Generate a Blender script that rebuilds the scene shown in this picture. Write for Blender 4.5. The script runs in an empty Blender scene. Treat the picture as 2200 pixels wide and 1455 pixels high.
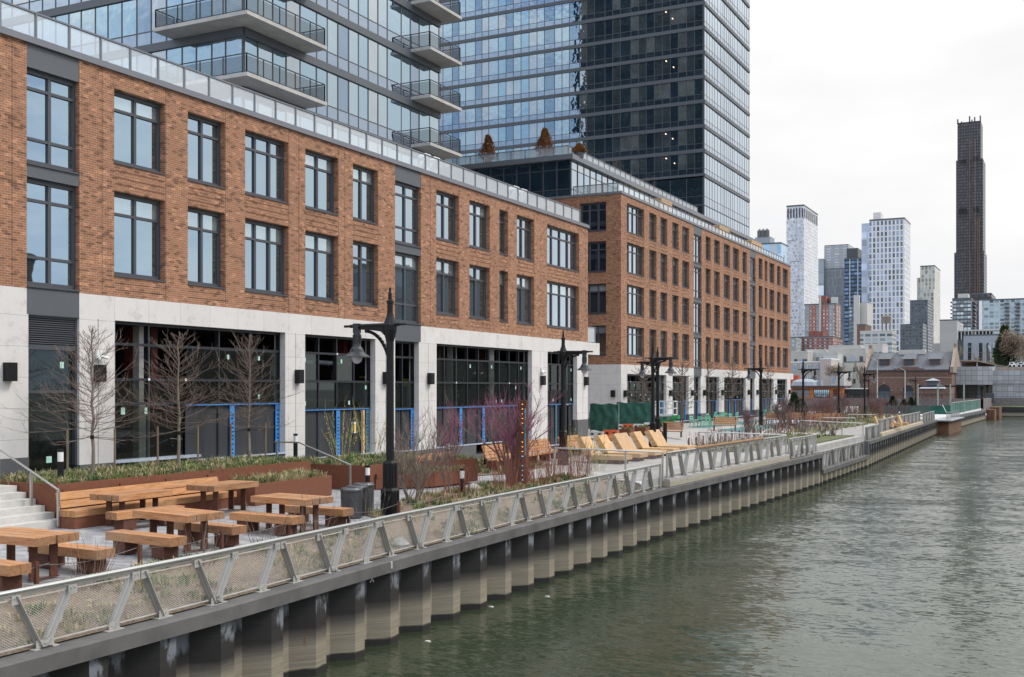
import bpy, math, random
from mathutils import Vector
R = math.radians
random.seed(7)
S = bpy.context.scene
COL = S.collection

# ---------------------------------------------------------------- camera, sky, sun, exposure
F, HY, YAW, HC = 2380.0, 836.0, R(26.85), 4.3      # focal length and horizon in photo pixels, yaw, eye height
cam = bpy.data.objects.new('camera', bpy.data.cameras.new('camera'))
COL.objects.link(cam); S.camera = cam
cam.location = (0, 0, HC); cam.rotation_euler = (R(90), 0, YAW)
cam.data.sensor_width = 36; cam.data.lens = F/2200*36
cam.data.shift_y = (HY-727.5)/2200
cam.data.clip_start = .1; cam.data.clip_end = 6000

SUN_EL, SUN_AZ = 48, 62                             # azimuth from +Y towards +X
w = bpy.data.worlds.new('World'); S.world = w; w.use_nodes = True
nt = w.node_tree; nd = nt.nodes; lk = nt.links; nd.clear()
out = nd.new('ShaderNodeOutputWorld'); bg = nd.new('ShaderNodeBackground'); bg.inputs[1].default_value = .1
sky = nd.new('ShaderNodeTexSky'); sky.sky_type = 'NISHITA'; sky.sun_disc = False
sky.sun_elevation = R(SUN_EL); sky.sun_rotation = R(SUN_AZ); sky.air_density = 1.2; sky.dust_density = 1.5
tc = nd.new('ShaderNodeTexCoord')
def wmap(sx, sy, sz):
    m = nd.new('ShaderNodeMapping'); m.inputs['Scale'].default_value = (sx, sy, sz)
    lk.new(tc.outputs['Generated'], m.inputs['Vector']); return m
def wnoise(sc, s, det, rough=.55):
    n = nd.new('ShaderNodeTexNoise'); n.inputs['Scale'].default_value = s; n.inputs['Detail'].default_value = det
    n.inputs['Roughness'].default_value = rough; lk.new(wmap(*sc).outputs[0], n.inputs['Vector']); return n
def wramp(src, a, ca, b, cb):
    r = nd.new('ShaderNodeValToRGB'); r.color_ramp.elements[0].position = a; r.color_ramp.elements[1].position = b
    r.color_ramp.elements[0].color = (*ca, 1); r.color_ramp.elements[1].color = (*cb, 1); lk.new(src, r.inputs[0]); return r
def wmix(fac, a, b):
    m = nd.new('ShaderNodeMixRGB'); 
    (lk.new(fac, m.inputs[0]) if not isinstance(fac, float) else setattr(m.inputs[0], 'default_value', fac))
    for k, s in ((1, a), (2, b)):
        if isinstance(s, tuple): m.inputs[k].default_value = (*s, 1)
        else: lk.new(s, m.inputs[k])
    return m
n1 = wnoise((1, 1, 3.2), 3.4, 6)
dark = wramp(n1.outputs['Fac'], (.40), (3.9, 5.0, 6.9), .60, (8.8, 9.0, 9.2))      # grey-blue cloud undersides
n2 = wnoise((1, 1, 3), 1.7, 4)
gap = wramp(n2.outputs['Fac'], .56, (0, 0, 0), .66, (.8, .8, .8))              # gaps of blue between clouds
broken = wmix(gap.outputs[0], dark.outputs[0], sky.outputs[0])
n3 = wnoise((1, 1, 3), 3.2, 5)
bright = wramp(n3.outputs['Fac'], .3, (6.1, 6.15, 6.3), .7, (7.35, 7.3, 7.25)) # thin high overcast up the canal
dot = nd.new('ShaderNodeVectorMath'); dot.operation = 'DOT_PRODUCT'
lk.new(tc.outputs['Generated'], dot.inputs[0]); dot.inputs[1].default_value = (-.28, .90, .30)
vr = wramp(dot.outputs['Value'], .30, (0, 0, 0), .62, (1, 1, 1))
skyc = wmix(vr.outputs[0], broken.outputs[0], bright.outputs[0])
sz = nd.new('ShaderNodeSeparateXYZ'); lk.new(tc.outputs['Generated'], sz.inputs[0])
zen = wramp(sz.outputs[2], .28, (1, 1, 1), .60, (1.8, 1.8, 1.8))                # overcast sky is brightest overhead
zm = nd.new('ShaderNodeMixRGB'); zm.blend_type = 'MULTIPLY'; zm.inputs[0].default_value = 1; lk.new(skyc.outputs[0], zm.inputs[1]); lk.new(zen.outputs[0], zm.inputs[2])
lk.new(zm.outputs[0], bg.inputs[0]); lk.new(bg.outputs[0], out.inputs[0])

sd = bpy.data.lights.new('sun', 'SUN'); sd.energy = 1.5; sd.angle = R(18); sd.color = (1, .93, .83)
sun = bpy.data.objects.new('sun', sd); COL.objects.link(sun)
dx, dy, dz = math.sin(R(SUN_AZ))*math.cos(R(SUN_EL)), math.cos(R(SUN_AZ))*math.cos(R(SUN_EL)), math.sin(R(SUN_EL))
sun.rotation_euler = Vector((-dx, -dy, -dz)).to_track_quat('-Z', 'Y').to_euler()
S.view_settings.view_transform = 'Standard'; S.view_settings.look = 'None'
S.view_settings.exposure = 0.50; S.view_settings.gamma = 1

# ---------------------------------------------------------------- where a point of the photo stands in the world
FW = (-math.sin(YAW), math.cos(YAW)); RT = (math.cos(YAW), math.sin(YAW))
def at(px, py, z):
    Z = F*(HC-z)/(py-HY); X = Z*(px-1100)/F
    return (FW[0]*Z+RT[0]*X, FW[1]*Z+RT[1]*X)
def onX(px, X): return -X/math.tan(YAW-math.atan((px-1100)/F))
def onY(px, Y):
    u = (px-1100)/F; t = Y/(FW[1]+u*RT[1]); return t*(FW[0]+u*RT[0])
def zX(px, py, X):
    Y = onX(px, X); return HC+(X*FW[0]+Y*FW[1])*(HY-py)/F
def zY(px, py, Y):
    x = onY(px, Y); return HC+(x*FW[0]+Y*FW[1])*(HY-py)/F

# ---------------------------------------------------------------- mesh building
class MB:
    def __init__(s): s.v = []; s.f = []; s.m = []
    def face(s, pts, m=0):
        n = len(s.v); s.v += [tuple(p) for p in pts]; s.f.append(tuple(range(n, n+len(pts)))); s.m.append(m)
    def box(s, x0, x1, y0, y1, z0, z1, m=0):
        x0, x1 = min(x0, x1), max(x0, x1); y0, y1 = min(y0, y1), max(y0, y1); z0, z1 = min(z0, z1), max(z0, z1)
        n = len(s.v)
        s.v += [(x0,y0,z0),(x1,y0,z0),(x1,y1,z0),(x0,y1,z0),(x0,y0,z1),(x1,y0,z1),(x1,y1,z1),(x0,y1,z1)]
        for q in ((0,3,2,1),(4,5,6,7),(0,1,5,4),(1,2,6,5),(2,3,7,6),(3,0,4,7)):
            s.f.append(tuple(n+i for i in q)); s.m.append(m)
    def cyl(s, p0, p1, r0, r1=None, n=8, m=0, cap=True):
        r1 = r0 if r1 is None else r1
        p0 = Vector(p0); p1 = Vector(p1); d = (p1-p0)
        if d.length < 1e-6: return
        d.normalize(); a = d.orthogonal().normalized(); b = d.cross(a); k = len(s.v)
        for p, r in ((p0, r0), (p1, r1)):
            for i in range(n):
                t = 2*math.pi*i/n; s.v.append(tuple(p+a*(r*math.cos(t))+b*(r*math.sin(t))))
        for i in range(n):
            j = (i+1) % n; s.f.append((k+i, k+j, k+n+j, k+n+i)); s.m.append(m)
        if cap:
            s.f.append(tuple(k+n-1-i for i in range(n))); s.m.append(m)
            s.f.append(tuple(k+n+i for i in range(n))); s.m.append(m)
    def beam(s, p0, p1, w, h, m=0, up=(0,0,1)):            # rectangular bar, w across, h along 'up'
        p0 = Vector(p0); p1 = Vector(p1); d = (p1-p0).normalized(); u = Vector(up)
        a = d.cross(u)
        a = d.orthogonal().normalized() if a.length < 1e-4 else a.normalized()
        b = a.cross(d).normalized(); k = len(s.v)
        for p in (p0, p1):
            for sa, sb in ((-1,-1),(1,-1),(1,1),(-1,1)): s.v.append(tuple(p+a*(sa*w/2)+b*(sb*h/2)))
        for q in ((0,1,2,3),(7,6,5,4),(0,4,5,1),(1,5,6,2),(2,6,7,3),(3,7,4,0)):
            s.f.append(tuple(k+i for i in q)); s.m.append(m)
    def lathe(s, c, prof, n=16, m=0):
        k = len(s.v)
        for r, z in prof:
            for i in range(n):
                t = 2*math.pi*(i+.5)/n; s.v.append((c[0]+r*math.cos(t), c[1]+r*math.sin(t), c[2]+z))
        for j in range(len(prof)-1):
            for i in range(n):
                i2 = (i+1) % n; s.f.append((k+j*n+i, k+j*n+i2, k+(j+1)*n+i2, k+(j+1)*n+i)); s.m.append(m)
    def extrude(s, poly, vec, m=0):                         # closed prism from a 3-D outline
        poly = [Vector(p) for p in poly]; vec = Vector(vec); k = len(s.v); n = len(poly)
        s.v += [tuple(p) for p in poly]+[tuple(p+vec) for p in poly]
        s.f.append(tuple(k+i for i in range(n))); s.m.append(m)
        s.f.append(tuple(k+n+n-1-i for i in range(n))); s.m.append(m)
        for i in range(n):
            j = (i+1) % n; s.f.append((k+j, k+i, k+n+i, k+n+j)); s.m.append(m)
    def obj(s, name, mats, parent=None, smooth=False, loc=None):
        me = bpy.data.meshes.new(name); me.from_pydata(s.v, [], s.f)
        mats = mats if isinstance(mats, (list, tuple)) else [mats]
        for q in mats: me.materials.append(q)
        me.polygons.foreach_set('material_index', s.m)
        if smooth: me.polygons.foreach_set('use_smooth', [True]*len(s.f))
        me.update()
        o = bpy.data.objects.new(name, me); COL.objects.link(o)
        if parent is not None:
            o.parent = parent
            if loc is None and parent.get('_w'):            # mesh given in world coordinates under a placed Empty
                a = Vector((0,0,0)); p = parent
                while p is not None: a += p.location; p = p.parent
                o.location = -a
        if loc is not None: o.location = loc
        return o
def tag(o, label=None, cat=None, group=None, kind=None):
    if label: o['label'] = label
    if cat: o['category'] = cat
    if group: o['group'] = group
    if kind: o['kind'] = kind
    return o
def thing(name, label, cat, loc=(0,0,0), rz=0, group=None, world=False):
    o = bpy.data.objects.new(name, None); COL.objects.link(o); o.location = loc; o.rotation_euler = (0,0,rz)
    o.empty_display_size = .3
    if world: o['_w'] = 1
    return tag(o, label, cat, group)
def dup(r, loc, rz=0, label=None, group=None, scale=None):
    c = r.copy(); COL.objects.link(c); c.location = loc; c.rotation_euler = (0,0,rz)
    if scale: c.scale = scale
    if label: c['label'] = label
    if group: c['group'] = group
    def rec(a, b):
        for ch in list(a.children):
            if ch.parent is a:
                d = ch.copy(); COL.objects.link(d); d.parent = b; rec(ch, d)
    rec(r, c); return c
ORD = ['first','second','third','fourth','fifth','sixth','seventh','eighth','ninth','tenth','eleventh','twelfth','thirteenth','fourteenth','fifteenth','sixteenth','seventeenth','eighteenth','nineteenth','twentieth']

# ---------------------------------------------------------------- materials
def base_mat(name):
    m = bpy.data.materials.new(name); m.use_nodes = True; t = m.node_tree
    return m, t, t.nodes['Principled BSDF']
def nn(t, typ, **kw):
    n = t.nodes.new('ShaderNode'+typ)
    for k, v in kw.items(): setattr(n, k, v)
    return n
def coords(t, scale=(1,1,1), kind='Object'):
    c = nn(t, 'TexCoord'); mp = nn(t, 'Mapping'); mp.inputs['Scale'].default_value = scale
    t.links.new(c.outputs[kind], mp.inputs['Vector']); return mp.outputs[0]
def wpos(t, scale=(1,1,1)):
    g = nn(t, 'NewGeometry'); mp = nn(t, 'Mapping'); mp.inputs['Scale'].default_value = scale
    t.links.new(g.outputs['Position'], mp.inputs['Vector']); return mp.outputs[0]
def noise(t, vec, s, det=4, rough=.6):
    n = nn(t, 'TexNoise'); n.inputs['Scale'].default_value = s; n.inputs['Detail'].default_value = det
    n.inputs['Roughness'].default_value = rough; t.links.new(vec, n.inputs['Vector']); return n.outputs['Fac']
def ramp(t, src, stops):
    r = nn(t, 'ValToRGB'); e = r.color_ramp.elements
    while len(e) < len(stops): e.new(.5)
    for i, (p, c) in enumerate(stops):
        e[i].position = p; e[i].color = (*(c if isinstance(c, tuple) else (c, c, c)), 1)
    t.links.new(src, r.inputs[0]); return r.outputs[0]
def mixc(t, fac, a, b, blend='MIX'):
    m = nn(t, 'MixRGB', blend_type=blend)
    for k, s in ((0, fac), (1, a), (2, b)):
        if isinstance(s, (int, float)): m.inputs[k].default_value = s if k == 0 else (s, s, s, 1)
        elif isinstance(s, tuple): m.inputs[k].default_value = (*s, 1)
        else: t.links.new(s, m.inputs[k])
    return m.outputs[0]
def math_(t, op, a, b=None):
    m = nn(t, 'Math', operation=op)
    for k, s in ((0, a), (1, b)):
        if s is None: continue
        if isinstance(s, (int, float)): m.inputs[k].default_value = s
        else: t.links.new(s, m.inputs[k])
    return m.outputs[0]
def bump(t, b, h, strength=.4, dist=.02):
    n = nn(t, 'Bump'); n.inputs['Strength'].default_value = strength; n.inputs['Distance'].default_value = dist
    t.links.new(h, n.inputs['Height']); t.links.new(n.outputs[0], b.inputs['Normal'])
def mat(name, col, rough=.65, metal=0., var=.18, vs=3., bmp=0., scale=(1,1,1), spec=None):
    m, t, b = base_mat(name); b.inputs['Roughness'].default_value = rough; b.inputs['Metallic'].default_value = metal
    if spec is not None: b.inputs['Specular IOR Level'].default_value = spec
    v = wpos(t, scale); n = noise(t, v, vs, 6, .65)
    lo = tuple(c*(1-var) for c in col); hi = tuple(min(1, c*(1+var)) for c in col)
    t.links.new(ramp(t, n, [(.3, lo), (.7, hi)]), b.inputs['Base Color'])
    if bmp: bump(t, b, n, bmp)
    return m
def planevec(t):                                        # (x+y, z) of the world: runs along any upright axis-aligned wall
    g = nn(t, 'NewGeometry'); s = nn(t, 'SeparateXYZ'); t.links.new(g.outputs['Position'], s.inputs[0])
    u = math_(t, 'ADD', s.outputs[0], s.outputs[1]); return u, s.outputs[2], s
def brickmat(name, c1, c2, mortar, bw=.215, bh=.073, var=None, ms=.008):
    m, t, b = base_mat(name); u, z, _ = planevec(t); c = nn(t, 'CombineXYZ')
    t.links.new(u, c.inputs[0]); t.links.new(z, c.inputs[1])
    br = nn(t, 'TexBrick'); br.inputs['Scale'].default_value = 1; br.inputs['Brick Width'].default_value = bw
    br.inputs['Row Height'].default_value = bh; br.inputs['Mortar Size'].default_value = ms; br.inputs['Mortar Smooth'].default_value = .1
    br.inputs['Bias'].default_value = -.1
    br.inputs['Color1'].default_value = (*c1, 1); br.inputs['Color2'].default_value = (*c2, 1); br.inputs['Mortar'].default_value = (*mortar, 1)
    t.links.new(c.outputs[0], br.inputs['Vector'])
    # odd dark and pale bricks: one random number for each brick cell
    row = math_(t, 'FLOOR', math_(t, 'DIVIDE', z, bh)); off = math_(t, 'MULTIPLY', math_(t, 'MODULO', row, 2.), .5)
    colm = math_(t, 'FLOOR', math_(t, 'ADD', math_(t, 'DIVIDE', u, bw), off))
    c2_ = nn(t, 'CombineXYZ'); t.links.new(row, c2_.inputs[0]); t.links.new(colm, c2_.inputs[1])
    wn = nn(t, 'TexWhiteNoise'); t.links.new(c2_.outputs[0], wn.inputs['Vector'])
    odd = ramp(t, wn.outputs['Value'], [(.0, .45), (.11, .62), (.20, .93), (.80, 1.0), (.92, 1.18), (1., 1.55)])
    col = mixc(t, 1., br.outputs['Color'], odd, 'MULTIPLY')
    blot = ramp(t, noise(t, wpos(t), .35, 5), [(.3, .90), (.7, 1.08)])
    col = mixc(t, 1., col, blot, 'MULTIPLY')
    t.links.new(col, b.inputs['Base Color']); b.inputs['Roughness'].default_value = .85
    bump(t, b, br.outputs['Fac'], -.5, .006); return m
BRICK = brickmat('orange_brown_brick', (.325,.138,.068), (.26,.106,.053), (.39,.265,.175))
BRICK_OLD = brickmat('old_brown_brick', (.19,.105,.078), (.15,.08,.06), (.22,.15,.115))
BRICK_RED = brickmat('red_brick', (.22,.07,.055), (.19,.065,.05), (.4,.2,.15), .4, .15)
def stonemat():
    m, t, b = base_mat('pale_stone_cladding'); u, z, _ = planevec(t); c = nn(t, 'CombineXYZ')
    t.links.new(u, c.inputs[0]); t.links.new(z, c.inputs[1])
    br = nn(t, 'TexBrick'); br.offset = .0; br.inputs['Scale'].default_value = 1; br.inputs['Brick Width'].default_value = 1.5
    br.inputs['Row Height'].default_value = .93; br.inputs['Mortar Size'].default_value = .006; br.inputs['Mortar Smooth'].default_value = 0
    br.inputs['Color1'].default_value = (.67,.635,.60,1); br.inputs['Color2'].default_value = (.64,.605,.57,1); br.inputs['Mortar'].default_value = (.36,.345,.32,1)
    t.links.new(c.outputs[0], br.inputs['Vector'])
    v = ramp(t, noise(t, wpos(t), 1.8, 9, .72), [(.42, 1.), (.56, .96), (.66, .80)])
    sp = ramp(t, noise(t, wpos(t), 22, 3, .7), [(.35, .93), (.65, 1.03)])
    t.links.new(mixc(t, 1., mixc(t, 1., br.outputs['Color'], v, 'MULTIPLY'), sp, 'MULTIPLY'), b.inputs['Base Color'])
    b.inputs['Roughness'].default_value = .7; return m
STONE = stonemat()
GRANITE = mat('dark_granite', (.105,.105,.108), .6, var=.25, vs=30)
FRAME = mat('dark_grey_window_frame', (.062,.065,.073), .45, var=.06)
PANEL = mat('slate_grey_metal_panel', (.088,.096,.105), .5, var=.06, vs=.8)
COPING = mat('grey_metal_coping', (.16,.165,.18), .45, var=.08, vs=.8)
MINTS = mat('pale_green_sticker', (.45,.70,.60), .6); SILV = mat('silver_flashing', (.6,.66,.75), .35, .3)
YEL = mat('yellow_sign_face', (.75,.48,.03), .5); YELE = mat('yellow_scissor_arms', (.5,.36,.03), .5)
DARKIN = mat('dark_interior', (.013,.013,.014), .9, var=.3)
def glassmat(name, dark, tint, fac, bmp=.02, bs=1.5, rough=.015):   # coated window glass: mirrors the sky, dark room behind
    m = bpy.data.materials.new(name); m.use_nodes = True; t = m.node_tree; t.nodes.clear()
    o = nn(t, 'OutputMaterial'); d = nn(t, 'BsdfDiffuse'); g = nn(t, 'BsdfGlossy'); mx = nn(t, 'MixShader')
    vv = ramp(t, noise(t, wpos(t), .35, 3), [(.35, tuple(c*.6 for c in dark)), (.7, tuple(c*1.5 for c in dark))])
    t.links.new(vv, d.inputs['Color'])
    g.inputs['Color'].default_value = (*tint, 1); g.inputs['Roughness'].default_value = rough
    lw = nn(t, 'LayerWeight'); lw.inputs['Blend'].default_value = .35
    lw.inputs['Blend'].default_value = .5; fc = math_(t, 'POWER', lw.outputs['Facing'], 2.2)
    f = math_(t, 'MINIMUM', math_(t, 'ADD', fac, math_(t, 'MULTIPLY', fc, .95*(1-fac)*1.25)), .96)
    t.links.new(mixc(t, math_(t, 'MINIMUM', math_(t, 'MULTIPLY', fc, 1.3), 1.), tint, (.93,.95,1.)), g.inputs['Color'])
    t.links.new(f, mx.inputs[0]); t.links.new(d.outputs[0], mx.inputs[1]); t.links.new(g.outputs[0], mx.inputs[2])
    n = noise(t, wpos(t), bs, 1, .4); bp = nn(t, 'Bump'); bp.inputs['Strength'].default_value = bmp; bp.inputs['Distance'].default_value = .3
    t.links.new(n, bp.inputs['Height']); t.links.new(bp.outputs[0], g.inputs['Normal'])
    t.links.new(mx.outputs[0], o.inputs[0]); return m
GL = glassmat('window_glass', (.02,.024,.024), (.56,.75,.88), .56, .006)
GLB = glassmat('window_glass_blind_behind', (.30,.34,.33), (.66,.83,.92), .50, .006)
GT = [glassmat('tower_glass', (.015,.028,.04), (.44,.66,.80), .58, .025),
      glassmat('tower_glass_pale', (.05,.062,.068), (.60,.78,.88), .52, .025),
      glassmat('tower_glass_deep', (.012,.025,.04), (.38,.55,.72), .46, .025),
      glassmat('tower_glass_curtain', (.13,.145,.14), (.70,.80,.88), .44, .025)]
GNORTH = mat('tower_glass_unlit_side', (.010,.015,.020), .35, var=.5, vs=.4, spec=.2)  # shade of the north side put into a dark, matt glass colour
GSP = glassmat('tower_spandrel_glass', (.02,.035,.05), (.52,.66,.82), .46, .03)
def clearmat(name, alpha, tint=(.93,.97,.97), gl=(.9,.95,1), body=(.6,.65,.66), gf=.28):
    m = bpy.data.materials.new(name); m.use_nodes = True; t = m.node_tree; t.nodes.clear()
    o = nn(t, 'OutputMaterial'); tr = nn(t, 'BsdfTransparent'); g = nn(t, 'BsdfGlossy'); d = nn(t, 'BsdfDiffuse')
    tr.inputs[0].default_value = (*tint, 1); g.inputs['Color'].default_value = (*gl, 1); g.inputs['Roughness'].default_value = .02
    d.inputs[0].default_value = (*body, 1)
    a = nn(t, 'MixShader'); b2 = nn(t, 'MixShader'); a.inputs[0].default_value = gf; b2.inputs[0].default_value = alpha
    t.links.new(d.outputs[0], a.inputs[1]); t.links.new(g.outputs[0], a.inputs[2])
    t.links.new(a.outputs[0], b2.inputs[1]); t.links.new(tr.outputs[0], b2.inputs[2]); t.links.new(b2.outputs[0], o.inputs[0]); return m
RAILGLASS = clearmat('terrace_rail_glass', .42, gf=.45, body=(.74,.77,.77))
SHOPGLASS = clearmat('shopfront_glass', .60, (.55,.62,.58), (.5,.57,.55), (.025,.03,.027), .36)
CONC = mat('balcony_concrete', (.42,.40,.37), .85, var=.15, vs=1.2)
CONC_D = mat('bulkhead_cap_concrete', (.10,.094,.088), .85, var=.3, vs=1.1, bmp=.2)
RAILM = mat('black_rail_metal', (.03,.033,.04), .5, var=.1)
CORTEN = mat('weathering_steel', (.17,.058,.028), .8, var=.16, vs=9)
CORTEN_D = mat('dark_weathering_steel', (.10,.036,.02), .8, var=.3, vs=9)
def woodmat(name, scale, a, b_, c_):
    m, t, b = base_mat(name); v = coords(t, scale); n = noise(t, v, 5, 8, .72)
    g = noise(t, coords(t, tuple(s*4 for s in scale)), 9, 3)
    col = ramp(t, n, [(.30, a), (.5, b_), (.70, c_)])
    col = mixc(t, 1., col, ramp(t, g, [(.3, .8), (.7, 1.12)]), 'MULTIPLY')
    oi = nn(t, 'ObjectInfo'); col = mixc(t, 1., col, ramp(t, oi.outputs['Random'], [(0., (.80,.82,.86)), (.5, (1.,1.,1.)), (1., (1.12,1.08,1.0))]), 'MULTIPLY')
    gy = ramp(t, noise(t, wpos(t), 1.3, 5, .7), [(.52, 0.), (.70, .45)]); col = mixc(t, gy, col, (.30,.25,.20))
    t.links.new(col, b.inputs['Base Color']); b.inputs['Roughness'].default_value = .65; bump(t, b, n, .25, .01); return m
WX = woodmat('pine_timber_along_x', (.35,3,3), (.25,.10,.04), (.42,.20,.085), (.52,.28,.13))
WY = woodmat('pine_timber_along_y', (3,.35,3), (.26,.105,.04), (.45,.215,.085), (.55,.30,.14))
WL = woodmat('pale_larch_slats', (.5,3,.7), (.42,.22,.09), (.58,.36,.17), (.68,.47,.26))
WEND = woodmat('timber_end_grain', (3,3,3), (.18,.085,.04), (.30,.15,.07), (.40,.22,.11))
ALU = mat('painted_grey_rail_metal', (.37,.35,.315), .5, 0, var=.07)
STEEL = mat('brushed_rail_tube', (.5,.5,.48), .3, .8, var=.05)
BLACK = mat('black_painted_iron', (.008,.008,.009), .45, 0, var=.2, spec=.3)
BINM = mat('dark_grey_bin_metal', (.07,.072,.076), .35, .4, var=.1)
MULCH = mat('wood_mulch_soil', (.17,.125,.085), .95, var=.55, vs=14, bmp=.5)
def pavermat():
    m, t, b = base_mat('grey_concrete_pavers'); c = wpos(t)
    br = nn(t, 'TexBrick'); br.inputs['Scale'].default_value = 1; br.inputs['Brick Width'].default_value = .3; br.inputs['Row Height'].default_value = .15
    br.inputs['Mortar Size'].default_value = .006
    br.inputs['Color1'].default_value = (.37,.365,.36,1); br.inputs['Color2'].default_value = (.20,.20,.205,1); br.inputs['Mortar'].default_value = (.2,.2,.2,1)
    t.links.new(c, br.inputs['Vector'])
    v = ramp(t, noise(t, wpos(t), .7, 5), [(.3, .85), (.7, 1.1)])
    t.links.new(mixc(t, 1., br.outputs['Color'], v, 'MULTIPLY'), b.inputs['Base Color']); b.inputs['Roughness'].default_value = .8; return m
PAVER = pavermat()
PATH = mat('pale_concrete_path', (.36,.34,.315), .85, var=.16, vs=.8)
STEPC = mat('pale_precast_steps', (.50,.48,.44), .8, var=.1, vs=4)
TEAL = mat('teal_play_surface', (.075,.20,.19), .85, var=.1)
GREENF = mat('green_screen_fabric', (.025,.105,.075), .8, var=.3, vs=2.5)
ORANGE = mat('orange_plastic', (.75,.13,.04), .5, var=.1)
WHITEP = mat('white_plastic', (.72,.70,.68), .5, var=.15)
MINT = mat('mint_green_metal', (.22,.56,.40), .45, var=.06)
LIFTG = mat('lift_green_paint', (.03,.30,.09), .4, var=.15)
WHITE = mat('white_paint', (.75,.75,.73), .5, var=.06)
BLUE = mat('blue_membrane_tape', (.045,.23,.56), .5, var=.3, vs=6)
BOARD = mat('charcoal_board', (.028,.030,.034), .7, var=.3, vs=1.6, scale=(1,1,.2))
RUSTCOL = mat('red_primer_steel', (.12,.03,.02), .7, var=.3)
BARK = mat('grey_bark', (.20,.165,.13), .9, var=.25, vs=12)
TWIG = mat('grey_brown_twig', (.17,.125,.10), .9, var=.2, vs=6)
TWIGP = mat('purple_bud_twig', (.26,.08,.14), .9, var=.3, vs=5)
TWIGR = mat('red_dogwood_stem', (.20,.065,.04), .8, var=.3, vs=5)
TWIGY = mat('yellow_budding_stem', (.30,.27,.10), .8, var=.3, vs=5)
GR1 = mat('fresh_grass_blade', (.17,.20,.065), .8, var=.35, vs=4)
GR2 = mat('dry_grass_blade', (.40,.33,.18), .9, var=.25, vs=4)
GR3 = mat('dark_green_leaf', (.06,.105,.035), .8, var=.35, vs=4)
EVER = mat('evergreen_needle', (.035,.06,.02), .85, var=.4, vs=2)
RUSTN = mat('browned_conifer', (.26,.115,.03), .9, var=.35, vs=3)
PLY = mat('plywood', (.55,.38,.22), .8, var=.1)

# ---------------------------------------------------------------- ground, water
def zg(x, y):                                           # level of the promenade
    hi = .62 + .45*min(1, max(0, (y-58)/25))
    lo = .60 - .17*min(1, max(0, (y-32)/12)) 
    k = min(1, max(0, (-22.5-x)/4)); return lo*(1-k)+hi*k
WZ = -2.15
CAP = [(-14.85,2),(-14.85,11.8),(-14.9,16.9),(-15.2,22.6),(-15.3,24.5),(-15.66,45.3),(-14.95,75.9)]
CAP2 = [(-14.95,75.9),(-14.95,94.9)]
CAP3 = [(-14.95,94.9),(-17.0,165.6)]
CAP4 = [(-16.75,188.8),(-16.2,252.4)]
def capx(y):
    P = CAP+CAP2[1:]+CAP3[1:]+[(-16.8,167),(-16.6,300)]
    for a, b in zip(P, P[1:]):
        if a[1] <= y <= b[1]: return a[0]+(b[0]-a[0])*(y-a[1])/(b[1]-a[1]) if b[1] > a[1] else a[0]
    return P[0][0] if y < 2 else P[-1][0]
def watermat():
    m, t, b = base_mat('olive_canal_water'); b.inputs['Base Color'].default_value = (.029,.040,.021,1)
    b.inputs['Roughness'].default_value = .13; b.inputs['IOR'].default_value = 1.33; b.inputs['Specular IOR Level'].default_value = .8
    def slope(scale, sc, det, k):                         # ripple slopes taken straight from colour noise, so they hold at any distance
        n = nn(t, 'TexNoise'); n.inputs['Scale'].default_value = sc; n.inputs['Detail'].default_value = det; n.inputs['Roughness'].default_value = .55
        t.links.new(wpos(t, scale), n.inputs['Vector']); v = nn(t, 'VectorMath', operation='SUBTRACT'); t.links.new(n.outputs['Color'], v.inputs[0]); v.inputs[1].default_value = (.5,.5,.5)
        m2 = nn(t, 'VectorMath', operation='MULTIPLY'); t.links.new(v.outputs[0], m2.inputs[0]); m2.inputs[1].default_value = (k*.7, k, 0); return m2.outputs[0]
    s1 = slope((.7, 1.5, 1), 3.6, 3, .50); s2 = slope((.7, 1.4, 1), 10., 2, .32); s3 = slope((.5, 1., 1), .45, 2, .20)
    ad = nn(t, 'VectorMath', operation='ADD'); t.links.new(s1, ad.inputs[0]); t.links.new(s2, ad.inputs[1])
    wind = ramp(t, noise(t, wpos(t, (1, .45, 1)), .11, 3, .6), [(.36, .62), (.60, 1.15)])
    mw = nn(t, 'VectorMath', operation='MULTIPLY'); t.links.new(ad.outputs[0], mw.inputs[0]); t.links.new(wind, mw.inputs[1])
    a2 = nn(t, 'VectorMath', operation='ADD'); t.links.new(mw.outputs[0], a2.inputs[0]); t.links.new(s3, a2.inputs[1])
    a3 = nn(t, 'VectorMath', operation='ADD'); t.links.new(a2.outputs[0], a3.inputs[0]); a3.inputs[1].default_value = (0,0,1)
    nz = nn(t, 'VectorMath', operation='NORMALIZE'); t.links.new(a3.outputs[0], nz.inputs[0]); t.links.new(nz.outputs[0], b.inputs['Normal']); return m
WATER = watermat()
mb = MB(); mb.face([(-19,-80,WZ),(200,-80,WZ),(200,330,WZ),(-19,330,WZ)]); tag(mb.obj('water', WATER), kind='structure')
LAND = mat('city_ground', (.16,.155,.15), .95, var=.2, vs=.3)
mb = MB()
zl = .28
mb.face([(-3000,-200,zl),(-22,-200,zl),(-22,60,zl),(-3000,60,zl)]); mb.face([(-3000,60,zl),(-22,60,zl),(-22,330,zl),(-3000,330,zl)])
mb.face([(-3000,330,zl),(3000,330,zl),(3000,5500,zl),(-3000,5500,zl)])
mb.face([(15.5,-200,.1),(3000,-200,.1),(3000,330,.1),(15.5,330,.1)])
tag(mb.obj('ground', LAND), kind='structure')
mb = MB()                                               # promenade sheet follows the levels
ys = list(range(2, 166, 3)); xs = [-42,-36,-32,-29,-27,-26.5,-25.5,-24.5,-23.5,-22.5,-21,-19.5,-18.3,-17.4]
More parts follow.
